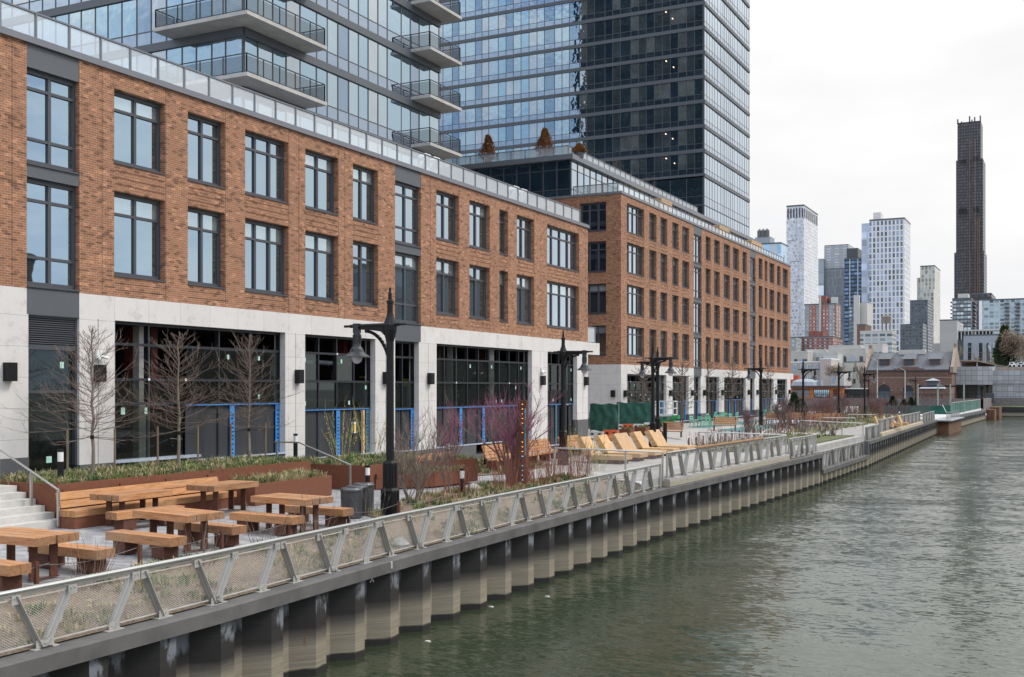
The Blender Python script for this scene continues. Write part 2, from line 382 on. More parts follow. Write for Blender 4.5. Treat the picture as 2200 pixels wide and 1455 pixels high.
for y0, y1 in zip(ys, ys[1:]):
    for i in range(len(xs)-1):
        a, b = xs[i], xs[i+1]
        f = lambda x, y: (x, y, zg(x, y))
        mb.face([f(a,y0), f(b,y0), f(b,y1), f(a,y1)], 0 if y0 < 43 else 1)
    if y0 >= 44:
        c0, c1 = capx(y0)-.5, capx(y1)-.5
        mb.face([f(-17.4,y0), (c0,y0,zg(-17.4,y0)), (c1,y1,zg(-17.4,y1)), f(-17.4,y1)], 1)
tag(mb.obj('promenade', [PAVER, PATH], smooth=False), kind='structure')
mb = MB(); y = 2.
def zs(x, y):                                           # planted slope down to the bulkhead cap
    c = capx(y)-.42; k = (x-(-17.4))/(c+17.4); k = min(1, max(0, k)); return zg(-17.4, y)*(1-k)**1.3+.03+.05*math.sin(3*x+2*y)*k*(1-k)
while y < 45:
    y1 = y+.8
    for i in range(5):
        f = lambda k, yy: (-17.4+(capx(yy)-.42+17.4)*k/5, yy, zs(-17.4+(capx(yy)-.42+17.4)*k/5, yy))
        mb.face([f(i,y), f(i+1,y), f(i+1,y1), f(i,y1)])
    y = y1
tag(mb.obj('planting_slope', MULCH, smooth=True), kind='structure')
def bed(name, P, m, dz=.03):
    from mathutils.geometry import tessellate_polygon
    mb = MB(); V = []
    for i in range(len(P)):                              # subdivide the outline so the bed follows the ground
        a, b = P[i], P[(i+1) % len(P)]; n = max(1, int(math.dist(a, b)/1.5))
        V += [(a[0]+(b[0]-a[0])*k/n, a[1]+(b[1]-a[1])*k/n) for k in range(n)]
    V = [(x, y, zg(x, y)+dz) for x, y in V]
    for t in tessellate_polygon([[Vector(v) for v in V]]):
        q = [V[i] for i in t]; nz = (Vector(q[1])-Vector(q[0])).cross(Vector(q[2])-Vector(q[0])).z
        mb.face(q if nz > 0 else q[::-1])
    return tag(mb.obj(name, m), kind='structure')
BED1 = [(-17.4,26.2),(-17.4,44.8),(-20.0,44.8),(-20.9,40.5),(-20.6,35),(-19.6,30.5),(-18.5,27)]
BED2 = [(-26.8,40.5),(-23.6,41.5),(-22.8,44.5),(-23.2,50.5),(-26.8,52)]
bed('planting_bed', BED1, MULCH); bed('planting_bed', BED2, MULCH)
mb = MB()
for y0, y1 in zip(ys, ys[1:]):
    if y0 >= 44:
        c0, c1 = capx(y0)-.5, capx(y1)-.5; mb.face([(c0,y0,-1.3),(c1,y1,-1.3),(c1,y1,zg(-17.4,y1)),(c0,y0,zg(-17.4,y0))])
        if y0 > 160: mb.face([(-42,y1,-1),(c1,y1,-1),(c1,y1,.6),(-42,y1,.9)])
tag(mb.obj('promenade_edge', PATH), kind='structure')

# ---------------------------------------------------------------- bulkhead: sheet piles and caps
def pilemat():
    m, t, b = base_mat('stained_sheet_pile'); u, z, s = planevec(t)
    n = noise(t, wpos(t, (.5,.5,3.0)), 2.2, 6, .7); n2 = noise(t, wpos(t, (1,1,.15)), 2.5, 4, .7)
    zz = math_(t, 'ADD', z, math_(t, 'MULTIPLY', math_(t, 'SUBTRACT', n, .5), .16))
    zn = math_(t, 'DIVIDE', math_(t, 'ADD', zz, 2.4), 2.6)
    c = ramp(t, zn, [(.0, (.012,.010,.008)), (.155, (.018,.015,.012)), (.17, (.26,.22,.155)), (.36, (.25,.215,.155)), (.45, (.10,.085,.068)), (.52, (.020,.017,.015)), (.75, (.024,.021,.019)), (1., (.040,.036,.033))])
    st = ramp(t, noise(t, wpos(t, (.35,.35,24.)), 1.6, 4, .7), [(.35, .74), (.6, 1.1)])
    c = mixc(t, 1., c, st, 'MULTIPLY')
    gg = nn(t, 'NewGeometry'); sg = nn(t, 'SeparateXYZ'); t.links.new(gg.outputs['Normal'], sg.inputs[0]); fl = math_(t, 'GREATER_THAN', math_(t, 'ABSOLUTE', sg.outputs[0]), .9)
    pt = ramp(t, noise(t, wpos(t, (1,1.3,.5)), 2.5, 4, .7), [(.44, 0.), (.54, .8)]); top = ramp(t, math_(t, 'ADD', zn, math_(t, 'MULTIPLY', math_(t, 'SUBTRACT', n2, .5), .35)), [(.62, 0.), (.68, 1.)])
    c = mixc(t, math_(t, 'MULTIPLY', fl, math_(t, 'MULTIPLY', pt, top)), c, (.20,.21,.23))
    rs = ramp(t, noise(t, wpos(t, (1.6,1.6,.5)), 1.7, 3), [(.70, 0.), (.76, .7)])
    c = mixc(t, rs, c, (.16,.07,.03))
    t.links.new(c, b.inputs['Base Color']); b.inputs['Roughness'].default_value = .75; bump(t, b, n, .3, .02); return m
STEPC_ = mat('pale_paint_mark', (.62,.60,.54), .8)
PILE = pilemat()
RUSTPILE = mat('rust_stained_pile', (.13,.065,.035), .9, var=.5, vs=1.2)
def piles(mb, P, z1, z0=-3.0, pitch=1.66, d=.44, off=.12, m=0):
    L = 0; pts = []
    segs = list(zip(P, P[1:])); tot = sum(math.dist(a, b) for a, b in segs)
    def pos(s):
        for a, b in segs:
            l = math.dist(a, b)
            if s <= l or (a, b) == segs[-1]:
                k = s/l; dx, dy = (b[0]-a[0])/l, (b[1]-a[1])/l
                return a[0]+(b[0]-a[0])*k, a[1]+(b[1]-a[1])*k, -dy, dx
            s -= l
    s = 0
    while s < tot:
        for ds, w_ in ((0, off), (.42, off), (.80, off+d), (1.24, off+d)):
            if s+ds > tot: break
            x, y, nx, ny = pos(s+ds); pts.append((x+nx*w_, y+ny*w_))
        s += pitch
    x, y, nx, ny = pos(tot); pts.append((x+nx*off, y+ny*off))
    for a, b in zip(pts, pts[1:]): mb.face([(*a, z0), (*b, z0), (*b, z1), (*a, z1)], m)
def capmesh(mb, P, z1, h=.30, w_=.75, m=0):
    for a, b in zip(P, P[1:]):
        l = math.dist(a, b); nx, ny = -(b[1]-a[1])/l, (b[0]-a[0])/l
        bev = .03
        prof = [(0, z1-h), (0, z1-bev), (bev, z1), (w_, z1), (w_, z1-h)]
        q = [[(p[0]+nx*o, p[1]+ny*o, z) for o, z in prof] for p in (a, b)]
        for i in range(5):
            j = (i+1) % 5; mb.face([q[0][i], q[0][j], q[1][j], q[1][i]], m)
        mb.face(q[0], m); mb.face(q[1][::-1], m)
bh = thing('bulkhead', 'long sheet pile canal wall with a grey concrete cap, tide stained above the water', 'sea wall', (-15,20,WZ), world=True)
m_ = MB(); capmesh(m_, CAP, 0); m_.obj('cap', CONC_D, bh)
m_ = MB(); capmesh(m_, CAP2, -1.12); m_.obj('low_cap', CONC_D, bh)
m_ = MB(); capmesh(m_, CAP3, 0); m_.obj('cap', CONC_D, bh)
m_ = MB(); piles(m_, CAP, -.29); piles(m_, CAP3, -.29, pitch=1.66); piles(m_, CAP2, -1.41); 
m_.box(-15.7,-15.03,75.85,76.0,-1.2,-.02,1); m_.box(-15.9,-14.98,94.5,94.9,-1.1,-.01,1)
m_.obj('sheet_piles', [PILE, GRANITE], bh)
ym_ = onX(813, -15.14); zm_ = zX(813, 1243, -15.14); m_ = MB()
for sgn in (1, -1): m_.beam((-15.33, ym_-.07*sgn, zm_-.11), (-15.33, ym_+.07*sgn, zm_+.11), .012, .018, 0, (0,1,0))
m_.obj('painted_cross_mark', STEPC_, bh)
yt_ = onX(842, -15.21); m_ = MB(); m_.box(-15.26,-15.205,yt_-.012,yt_+.012,zX(842,1222,-15.2),zX(842,1207,-15.2)); m_.obj('white_tick_mark', STEPC_, bh)
ob = thing('bulkhead', 'older sheet pile wall below the green slatted fence at the far end of the quay', 'sea wall', (-16.7,190,WZ), world=True)
m_ = MB(); capmesh(m_, CAP4, .0, .5, .6); m_.obj('timber_cap', GRANITE, ob)
m_ = MB(); piles(m_, [(-16.9,165.6),(-16.75,188.8),(-16.2,252.4)], -.3, pitch=2.2, d=.3); m_.obj('sheet_piles', PILE, ob)
hw = thing('headwall', 'low concrete wall closing the far end of the canal, grass growing along its ledge', 'sea wall', (-10,285,WZ), world=True)
m_ = MB(); m_.box(-17.2,26,283,284,-3,.1,0); m_.obj('ledge_wall', PILE, hw)
m_ = MB(); m_.box(-17.5,26,286,286.6,-1,2.2,0); m_.box(-17.5,-16.9,256,286.5,-1,2.2,0); m_.obj('parapet', mat('brown_grey_parapet', (.17,.15,.145), .9, var=.25, vs=1.5), hw)
m_ = MB(); m_.box(-16.2,-14.2,262,271,-3,.35,0); m_.box(-16.2,-14.6,252.4,258,-3,.0,0); m_.obj('rusty_fender', RUSTPILE, hw)
mb = MB(); mb.face([(-17,284,.12),(26,284,.12),(26,286,.3),(-17,286,.3)]); tag(mb.obj('grass_ledge', GR1), kind='structure')
rb = thing('bulkhead', 'plain quay wall along the opposite bank of the canal', 'sea wall', (15.2,60,WZ), world=True)
m_ = MB(); m_.box(15.1,15.6,-100,283,-3,.25); m_.obj('quay_wall', PILE, rb)

for i, (px, py, lb) in enumerate(((1176,1281,'small white scrap floating on the water below the middle of the pile wall'),(919,1377,'tiny white scrap floating on dark water near the bottom of the pile wall'),(1055,1303,'pale blue scrap floating against the foot of the pile wall'))):
    x, y = at(px, py, WZ+.02); mb = MB(); mb.extrude([(-.07,-.03,0),(.05,-.05,0),(.08,.02,0),(-.02,.05,0)], (0,0,.03)); tag(mb.obj('floating_litter', STEPC_, loc=(x, y, WZ-.005)), lb, 'litter')

# ---------------------------------------------------------------- facades
class Fac:                                              # axis-aligned wall: u runs along it, w goes inward from its face
    def __init__(s, axis, c, sgn): s.ax = axis; s.c = c; s.s = sgn    # axis 'x': plane x=c, inward = sgn along x
    def P(s, u, z, w=0): return (s.c+s.s*w, u, z) if s.ax == 'x' else (u, s.c+s.s*w, z)
    def box(s, mb, u0, u1, z0, z1, w0, w1, m=0):
        a = s.P(u0, z0, w0); b = s.P(u1, z1, w1); mb.box(a[0], b[0], a[1], b[1], a[2], b[2], m)
    def quad(s, mb, u0, u1, z0, z1, w, m=0, tilt=0.):
        mb.face([s.P(u0,z0,w), s.P(u1,z0,w+tilt), s.P(u1,z1,w+tilt), s.P(u0,z1,w)], m)
    def wall(s, mb, u0, u1, z0, z1, holes, depth, m=0, mr=None):      # wall sheet with holes and their reveals
        mr = m if mr is None else mr
        us = sorted({u0, u1}|{v for h in holes for v in h[:2] if u0 < v < u1}); zs_ = sorted({z0, z1}|{v for h in holes for v in h[2:] if z0 < v < z1})
        for a, b in zip(us, us[1:]):
            run = None
            for c, d in zip(zs_, zs_[1:]):
                inside = any(h[0]-1e-6 <= a and b <= h[1]+1e-6 and h[2]-1e-6 <= c and d <= h[3]+1e-6 for h in holes)
                if inside:
                    if run is not None: s.quad(mb, a, b, run, c, 0, m)
                    run = None
                elif run is None: run = c
            if run is not None: s.quad(mb, a, b, run, z1, 0, m)
        for a, b, c, d in holes:
            for q in (((a,c),(a,d)), ((a,d),(b,d)), ((b,d),(b,c)), ((b,c),(a,c))):
                (ua, za), (ub, zb) = q
                mb.face([s.P(ua,za,0), s.P(ub,zb,0), s.P(ub,zb,depth), s.P(ua,za,depth)], mr)
def window(fac, u0, u1, z0, z1, cols, root, w=.26, tz=.26, low=None, blind=.35, rng=random, fr=.09, widths=None):
    mb = MB(); H = z1-z0; zt = z1-H*tz; zl_ = z0+H*low if low else None
    edges = [u0+(u1-u0)*i/cols for i in range(cols+1)]
    bl = rng.random() < blind
    zz = [z0]+([zl_] if zl_ else [])+[zt, z1]
    for i in range(cols):
        for j in range(len(zz)-1):
            k = 1 if (j == len(zz)-2 and bl) else 0
            fac.quad(mb, edges[i], edges[i+1], zz[j], zz[j+1], w+.05, k, rng.uniform(-.006, .006))
    o = mb.obj('window', [GL, GLB], root)
    mb = MB()
    fac.box(mb, u0, u1, z1-fr*1.5, z1, w-.03, w+.06); fac.box(mb, u0, u1, z0, z0+fr*1.5, w-.03, w+.06)
    fac.box(mb, u0, u0+fr, z0+fr*1.5, z1-fr*1.5, w-.03, w+.06); fac.box(mb, u1-fr, u1, z0+fr*1.5, z1-fr*1.5, w-.03, w+.06)
    for e in edges[1:-1]: fac.box(mb, e-fr*.62, e+fr*.62, z0+fr*1.5, z1-fr*1.5, w-.02, w+.06)
    ins = [u0+fr]+[x for e in edges[1:-1] for x in (e-fr*.62, e+fr*.62)]+[u1-fr]
    for z in zz[1:-1]:
        for a, b in zip(ins[::2], ins[1::2]): fac.box(mb, a, b, z-.045, z+.045, w-.015, w+.06)
    mb.obj('window_frame', FRAME, o)
    mb = MB(); fac.box(mb, u0, u1, z0-.05, z0, -.04, w-.03); mb.obj('sill', FRAME, o)
    return o
def glass_rail(fac, u0, u1, z, h, w, root, step=1.3, name='glass_railing', zb=None):
    mb = MB(); n = max(1, round(abs(u1-u0)/step)); e = [u0+(u1-u0)*i/n for i in range(n+1)]
    for a, b in zip(e, e[1:]): fac.quad(mb, a+.03, b-.03, z+.05, z+h-.06, w+.02)
    o = mb.obj(name, RAILGLASS, root); mb = MB()
    for a in e: fac.box(mb, a-.03, a+.03, z, z+h-.05, w-.02, w+.06)
    fac.box(mb, u0-.03, u1+.03, z+h-.05, z+h, w-.03, w+.07)
    mb.obj('rail_frame', COPING if name != 'metal' else RAILM, o); return o
def joints(fac, mb, u0, u1, z0, z1, n, m=0):            # thin shadow courses below a window
    for k in range(n):
        z = z1-(z1-z0)*(k+.5)/n; fac.box(mb, u0, u1, z-.008, z+.008, -.012, .0, m)

# building A: the near brick block ------------------------------------------------
XA = -28.0; A = Fac('x', XA, -1)
ya = lambda px: onX(px, XA)
A0, A1 = 13.5, ya(1263)
ba = thing('brick_building', 'nearest brick block with two rows of windows over a white stone ground floor', 'building', (XA, 30, .5), world=True)
cols = [(245.4,354.8,2),(403.5,483.7,2),(526.7,619.4,3),(656,726.3,2),(758.4,811.9,2),(937.5,985.9,2),(1008.7,1052,2),(1073.2,1091.2,1),(1110.4,1147.5,2),(1175.5,1243.9,4)]
bays = [(57.5,170.5,2),(848.8,904.2,2)]
rows = [(11.74,14.16),(8.04,10.81)]
holes = []
for a, b, n in cols:
    for z0, z1 in rows: holes.append((ya(a), ya(b), z0, z1))
holes += [(16.3,18.3,*rows[0]),(16.3,18.3,*rows[1])]
bh_ = [(ya(a), ya(b), 6.53, 14.70) for a, b, n in bays]
mb = MB(); A.wall(mb, A0, A1, 7.33, 14.70, holes+[(a,b,7.33,14.7) for a,b,_,_ in bh_], .28, 0)
Fac('y', A1, -1).wall(mb, -46, XA, 7.33, 14.70, [], .2, 0); Fac('y', A0, 1).wall(mb, -46, XA, .3, 14.7, [], .2, 0)
mb.face([(XA,A0,14.7),(XA,A1,14.7),(-46,A1,14.7),(-46,A0,14.7)], 1)
DJ = mat('brick_joint_shadow', (.10,.05,.03), .9)
for a, b, n in cols:
    ua, ub = ya(a), ya(b)
    for z0, z1 in ((10.95,11.62),(7.42,7.93)):
        for k in range(2 if z0 < 8 else 3): A.box(mb, ua+.02, ub-.02, z1-.16-.22*k, z1-.14-.22*k, -.006, .0, 2)
for px in (24,122*0+218,330*0+354.8,483.7,619.4,641,726.3,740,811.9,924,985.9,1052,1091.2,1147.5,1160,1243.9,1258): A.box(mb, ya(px)+.02, ya(px)+.034, 7.34, 14.69, -.004, 0, 2)
mb.obj('brick_wall', [BRICK, COPING, DJ], ba)
rg = random.Random(3)
for a, b, n in cols+[(0,0,2)]:
    ua, ub = (ya(a), ya(b)) if a else (16.3, 18.3)
    for i, (z0, z1) in enumerate(rows): window(A, ua, ub, z0, z1, n, ba, blind=.55 if i == 0 else .8, rng=rg)
for (a, b, n) in bays:
    ua, ub = ya(a), ya(b)
    for z0, z1 in ((11.11,13.99),(7.42,10.69)): window(A, ua, ub, z0, z1, n, ba, w=.2, tz=.2, low=.27, blind=.4, rng=rg)
    for z0, z1 in ((13.99,14.7),(10.69,11.11),(6.53,7.42)): mb = MB(); A.box(mb, ua, ub, z0, z1, .012, .35); mb.obj('spandrel_panel', PANEL, ba)
mb = MB(); A.box(mb, A0, A1+.05, 14.70, 14.90, -.10, .45); mb.box(-46, XA-.45, A1-.35, A1+.05, 14.7, 14.9); mb.obj('coping', COPING, ba)
glass_rail(A, A0, A1-.6, 14.9, .92, .30, ba, 1.27)
# stone ground floor
opens = [(ya(61),ya(170.5),'bay'),(ya(247),ya(613),'shop'),(ya(655.5),ya(806.5),'shop'),(ya(848.8),ya(900),'shop'),(ya(938),ya(1143),'shop'),(ya(1176.5),ya(1240),'shop')]
mb = MB()
edges = [A0]+[v for o_ in opens for v in o_[:2]]+[A1]
A.wall(mb, A0, A1+2.0, 6.55, 7.33, [(a,b,6.55,7.33) for a,b,_,_ in bh_], .3, 0)
mb.face([A.P(A0,6.55,0), A.P(A1+2,6.55,0), A.P(A1+2,6.55,.6), A.P(A0,6.55,.6)], 0)
mb.box(XA-6, XA, A1+2-.01, A1+2.0, 6.55, 7.33); mb.box(XA-6, XA-.02, A1+.05, A1+1.98, 7.2, 7.32)
piers = []
for a, b in zip(edges[::2], edges[1::2]):
    c = a+(b-a)*.52 if b-a > .6 else None
    g = .02
    gz = (2.25,1.9,1.35,1.35,1.3,1.3,2.35)[len(piers)]
    for (p, q) in ((a, c-g), (c+g, b)): A.box(mb, p, q, gz, 6.55, .0, .55)
    A.box(mb, c-g, c+g, gz, 6.55, .035, .5); piers.append((a, b, gz))
mb.obj('stone_cladding', STONE, ba)
mb = MB()
for a, b, c in piers: A.box(mb, a, b, .3, c, -.03, .6)
A.box(mb, ya(848), ya(1021), .3, 1.36, -.06, .25); A.box(mb, ya(61), ya(613), .3, 1.75, .0, .3); A.box(mb, ya(1021), A1, .3, .85, .05, .3); A.box(mb, ya(655), ya(806), .3, 1.35, .05, .3)
mb.obj('granite_base', GRANITE, ba)
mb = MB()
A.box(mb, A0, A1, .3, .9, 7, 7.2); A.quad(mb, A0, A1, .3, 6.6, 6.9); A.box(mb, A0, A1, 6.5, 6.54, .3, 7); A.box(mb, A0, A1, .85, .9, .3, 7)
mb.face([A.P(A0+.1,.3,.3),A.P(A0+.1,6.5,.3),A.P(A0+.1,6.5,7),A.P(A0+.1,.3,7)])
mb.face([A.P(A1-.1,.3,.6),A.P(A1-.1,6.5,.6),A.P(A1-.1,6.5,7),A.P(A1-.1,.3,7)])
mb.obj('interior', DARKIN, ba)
mb = MB()
for px in (333, 378, 590, 700, 790, 975, 990, 1085, 1100, 1215):
    mb = MB(); u = ya(px)+.6; A.box(mb, u-.16, u+.16, .9, 6.5, 1.6, 1.9, 0); mb.obj('interior_column', RUSTCOL, ba)
for px in (345, 1010, 1090):
    mb = MB(); u = ya(px)+.2; A.box(mb, u, u+.5, .9, 6.5, 1.2, 1.5); mb.obj('interior_column', STONE, ba)
for px, z0, z1, w_, d in ((735,4.9,5.4,1.3,5),(880,3.6,5.2,.5,5.5),(1010,4.7,5.2,1.4,4),(1080,4.5,5.1,1.2,5.5)):
    mb = MB(); u = ya(px)+1.5; A.box(mb, u, u+w_, z0, z1, d, d+.1); mb.obj('pale_board', STEPC, ba)
for px, z, w_ in ((880,4.6,.9),(960,4.5,1.4),(1050,3.9,1.6),(990,5.3,1.2)):
    mb = MB(); u = ya(px)+.8; A.box(mb, u, u+w_, z-.06, z+.1, 3.2, 3.5); A.box(mb, u+.1, u+w_-.1, z+.25, z+.33, 3.2, 3.5); mb.obj('yellow_machine', YELE, ba)
for px in (700, 745): mb = MB(); u = ya(px); mb.cyl(A.P(u,5.5,1.8), A.P(u+3,5.45,2.0), .09, n=10); mb.obj('duct_pipe', SILV, ba)
FRD = mat('black_shopfront_frame', (.018,.02,.024), .4, var=.1)
BLU2 = mat('teal_blue_sheathing', (.05,.15,.22), .7, var=.2)
LAMP_ON = bpy.data.materials.new('lit_bulb'); LAMP_ON.use_nodes = True
_b = LAMP_ON.node_tree.nodes['Principled BSDF']; _b.inputs['Emission Color'].default_value = (1,.62,.3,1); _b.inputs['Emission Strength'].default_value = 1.6
def shopfront(fac, u0, u1, zb, zm, zt, root, rng, blocks, upper=5.8, zmid=4.62, w=.3, step=1.35, openp=.35, stick=True):
    n = max(2, round((u1-u0)/step)); e = [u0+(u1-u0)*i/n for i in range(n+1)]
    f = MB(); g = MB(); st = MB()
    zls = [zm, zmid, upper, zt]
    for z in zls: fac.box(f, u0, u1, z-.045, z+.045, w-.04, w+.16)
    for a in e: fac.box(f, a-.035, a+.035, zb, zm-.045, w+.0, w+.05); 
    for a in e:
        for z0, z1 in zip(zls, zls[1:]): fac.box(f, a-.035, a+.035, z0+.045, z1-.045, w-.035, w+.16)
    for i in range(n):
        for k, (z0, z1) in enumerate(zip(zls, zls[1:])):
            if k == 2: continue
            if k == 1 and rng.random() < openp: continue
            fac.quad(g, e[i]+.03, e[i+1]-.03, z0+.04, z1-.04, w+.02, 0, rng.uniform(-.015, .015))
            if stick and rng.random() < .45:
                uu = e[i]+(e[i+1]-e[i])*rng.choice((.3,.75)); z_ = z1-.3 if k else rng.choice((z0+.25, z1-.25))
                st = MB(); fac.box(st, uu-.055, uu+.055, z_-.085, z_+.085, w+.0, w+.012, 0); st.obj('sticker', MINTS, root)
            if rng.random() < .35: fac.box(f, e[i]-.04, e[i]+.05, z1-.03, z1+.05, w-.06, w-.045, 1)
    if g.v: g.obj('shop_glass', SHOPGLASS, root)
    f.obj('shop_frame', [FRD, WHITE], root)
    b = MB(); t = MB()
    if blocks:
        fac.box(b, u0, u1, zb, zm-.05, w+.05, w+.09)
        fac.box(t, u0, u1, zm-.05, zm-.012, w-.06, w-.042, 0)
        for k in blocks:
            uu = u0+(u1-u0)*k; fac.box(t, uu-.13, uu+.13, zb+.02, zm-.055, w-.03, w-.01, 0 if rng.random() < .8 else 1)
        fac.box(t, u0, u1, zb-.02, zb+.02, w-.36, w-.05, 2)
        for k in blocks:                                # black lettering marks printed along the tape
            uu = u0+(u1-u0)*k; z = zb+.1
            while z < zm-.3:
                fac.box(t, uu-.05+rng.uniform(-.02,.02), uu+.06, z, z+.05, w-.034, w-.03, 3); z += rng.uniform(.13,.2)
        b.obj('charcoal_board', BOARD, root); t.obj('blue_tape', [BLUE, BLU2, SILV, BLACK], root)
    else:
        for a, c in zip(e, e[1:]): fac.quad(g, a+.03, c-.03, zb, zm-.05, w+.02)
rg = random.Random(11)
# bay 1: louvre over glass
u0, u1 = opens[0][:2]; mb = MB()
for k in range(13): A.box(mb, u0+.08, u1-.08, 5.62+k*.066, 5.655+k*.066, .12, .22)
A.box(mb, u0, u1, 6.47, 6.53, .1, .3); A.box(mb, u0, u1, 5.5, 5.62, .1, .3); A.box(mb, u0, u0+.07, 1.9, 6.47, .1, .3); A.box(mb, u1-.07, u1, 1.9, 6.47, .1, .3); A.box(mb, u0, u1, 4.18, 4.26, .12, .3); A.box(mb, u0, u1, 1.62, 1.78, .1, .3)
mb.obj('louvre', FRAME, ba)
mb = MB(); A.quad(mb, u0, u1, 1.75, 5.5, .25); A.box(mb, u0+.05, u1-.05, 5.6, 6.5, .24, .26, 1); A.box(mb, u1-.55, u1-.4, 4.95, 5.15, .23, .24, 2); A.box(mb, u0+.85, u0+1.05, 2.02, 2.22, .23, .24, 2); mb.obj('shop_glass', [SHOPGLASS, DARKIN, MINTS], ba)
# opening 2: glass left of px 410, boards right of it
u0, u1 = opens[1][:2]; um = ya(410)
shopfront(A, u0, um, 1.95, 3.8, 6.5, ba, rg, [], step=2.3, openp=1)
mb = MB(); A.quad(mb, u0, (u0+um)/2-.03, 1.95, 3.74, .32); A.quad(mb, (u0+um)/2+.03, um, 1.95, 3.74, .32); A.box(mb, u0+.55, u0+.72, 3.45, 3.68, .30, .31, 1); A.box(mb, um-1.9, um-1.72, 3.45, 3.68, .30, .31, 1)
A.box(mb, u0, um+.5, 1.86, 1.95, -.02, .3, 2); mb.obj('shop_glass', [SHOPGLASS, MINTS, SILV], ba)
shopfront(A, um, u1, 1.75, 3.75, 6.5, ba, rg, [.47, .975], step=1.6, openp=.25)
shopfront(A, *opens[2][:2], 1.42, 3.45, 6.5, ba, rg, [.52, .96], step=1.35, openp=.3)
shopfront(A, *opens[3][:2], 1.38, 3.38, 6.5, ba, rg, [.93], step=1.3, openp=1, stick=False)
shopfront(A, *opens[4][:2], 1.40, 3.38, 6.5, ba, rg, [.27, .50, .97], step=1.25, openp=.12)
shopfront(A, *opens[5][:2], .9, 3.38, 6.5, ba, rg, [.42], step=1.2, openp=.4)
mb = MB(); u = ya(773.5); A.box(mb, u-.16, u+.16, 2.35, 2.85, .325, .345, 0); A.box(mb, u-.12, u+.12, 2.42, 2.75, .318, .3249, 1); mb.obj('warning_notice', [WHITE, YEL], ba)
for u, w_ in ((ya(790),.07),(ya(1226),.1)): mb = MB(); A.box(mb, u-w_, u+w_, .85, 3.36, .2, .31); mb.obj('timber_stud', PLY, ba)
for px in (21, 214, 642.5, 830, 925, 1166, 1259.5):     # wall lights
    u = onX(px, XA+.1); mb = MB(); A.box(mb, u-.16, u+.16, 4.53, 5.08, -.24, -.01); A.box(mb, u-.05, u+.05, 4.7, 4.9, -.01, .02); mb.obj('wall_light', BLACK, ba)
for px in (214, 1166, 1257):                             # cameras above three of them
    u = onX(px, XA+.1); mb = MB(); A.box(mb, u-.09, u+.09, 5.3, 5.55, -.1, .0); mb.cyl(A.P(u,5.36,-.1), A.P(u+.28,5.3,-.16), .05, n=10); mb.cyl(A.P(u,5.36,-.1), A.P(u-.1,5.24,-.14), .06, n=10); mb.obj('security_camera', WHITE, ba)
mb = MB(); mb.lathe(A.P(ya(435), 5.5, 3.0), [(0,.0),(.07,.03),(.07,.1),(0,.13)], 8); mb.obj('lit_bulb', LAMP_ON, ba)
mb = MB(); A.box(mb, ya(1213), ya(1228), 1.0, 3.3, .2, .24); mb.obj('open_doorway', DARKIN, ba)
mb = MB(); mb.box(XA-.35,XA-.05,A1+.01,A1+.07,2.4,6.5); mb.obj('yellow_edge_board', YEL, ba)
glass_rail(Fac('x', XA-.15, -1), A1+.2, A1+1.6, 7.33, 1.05, .0, ba, 1.4)
for k, (px, n_) in enumerate(((880,'first'),(900,'second'),(1075,'third'),(1092,'fourth'))):   # white loungers on the terrace
    u = onX(px, XA-1.6); t = thing('sun_lounger', '%s white lounger from the left behind the terrace glass of the near brick block' % n_, 'lounger', (XA-1.6, u, 14.75), 0, 'white loungers on the brick block terrace')
    mb = MB(); mb.box(-1.0,.7,-.3,.3,.38,.44); mb.beam((.65,0,.4),(1.1,0,.95),.6,.05,0,(0,0,1)); mb.obj('bed', WHITE, t)
    mb = MB()
    for sx in (-.85,.6):
        for sy in (-.26,.26): mb.beam((sx,sy,0),(sx*.8,sy,.4),.05,.05)
    mb.obj('legs', WHITE, t)
    mb = MB(); mb.cyl((.9,.0,.0),(.9,0,1.25),.02); mb.lathe((.9,0,1.0),[(.35,0.02),(.3,.16),(0,.27)],10); mb.obj('shade_hood', WHITE, t)

# towers ---------------------------------------------------------------------------
def curtain(fac, pxs, zf, root, bh=.45, low=.75, face=None, proud=.12, rng=random, mull=.045, pick=None):
    """pxs: mullion positions in u; zf: list of floor undersides"""
    g = MB(); m = MB()
    us = sorted(pxs)
    for fi, (z0, z1) in enumerate(zip(zf, zf[1:])):
        za = z0+bh; zb_ = za+low
        for ci, (a, b) in enumerate(zip(us, us[1:])):
            fac.quad(g, a, b, za, zb_, .0, 4, rng.uniform(-.004,.004)*(b-a))
            k = pick(ci, fi) if pick else rng.choice((0,0,1,2,3,0))
            fac.quad(g, a, b, zb_, z1, .0, k, rng.uniform(-.007,.007)*(b-a))
        for a in us: fac.box(m, a-mull, a+mull, za, z1, -.018, .02)
        fac.box(m, us[0], us[-1], zb_-.035, zb_+.035, -.012, .015)
    g.obj('curtain_wall_glass', GT+[GSP], root); m.obj('mullions', FRAME, root)
    for z0 in zf:
        mb = MB(); fac.box(mb, us[0]-.05, us[-1]+.05, z0, z0+bh, -proud, .1); mb.obj('floor_band', PANEL, root)
def extend(us, lo, hi, pat):
    us = sorted(us); i = 0
    while us[0] > lo: us.insert(0, us[0]-pat[i % len(pat)]); i += 1
    while us[-1] < hi: us.append(us[-1]+pat[i % len(pat)]); i += 1
    return us
rt_ = random.Random(5)
t1 = thing('glass_tower', 'blue glass residential tower with concrete corner balconies rising behind the near brick block', 'building', (-40.2,47.1,1), world=True)
XT, YT = -40.2, 47.1
zf1 = [13.75+3.25*i for i in range(0, 8)]
r1 = [onX(p, XT) for p in (524,554,586,614.7,644.6,680,703,726,749,770,791,812,832,862,881.5,900.6,922.7,943)]
curtain(Fac('x', XT, -1), r1, zf1, t1, rng=rt_, pick=lambda c, f: (0,1,0,3,0,0,1,2,1,0,3,1,0,0,2,0,1)[c % 17])
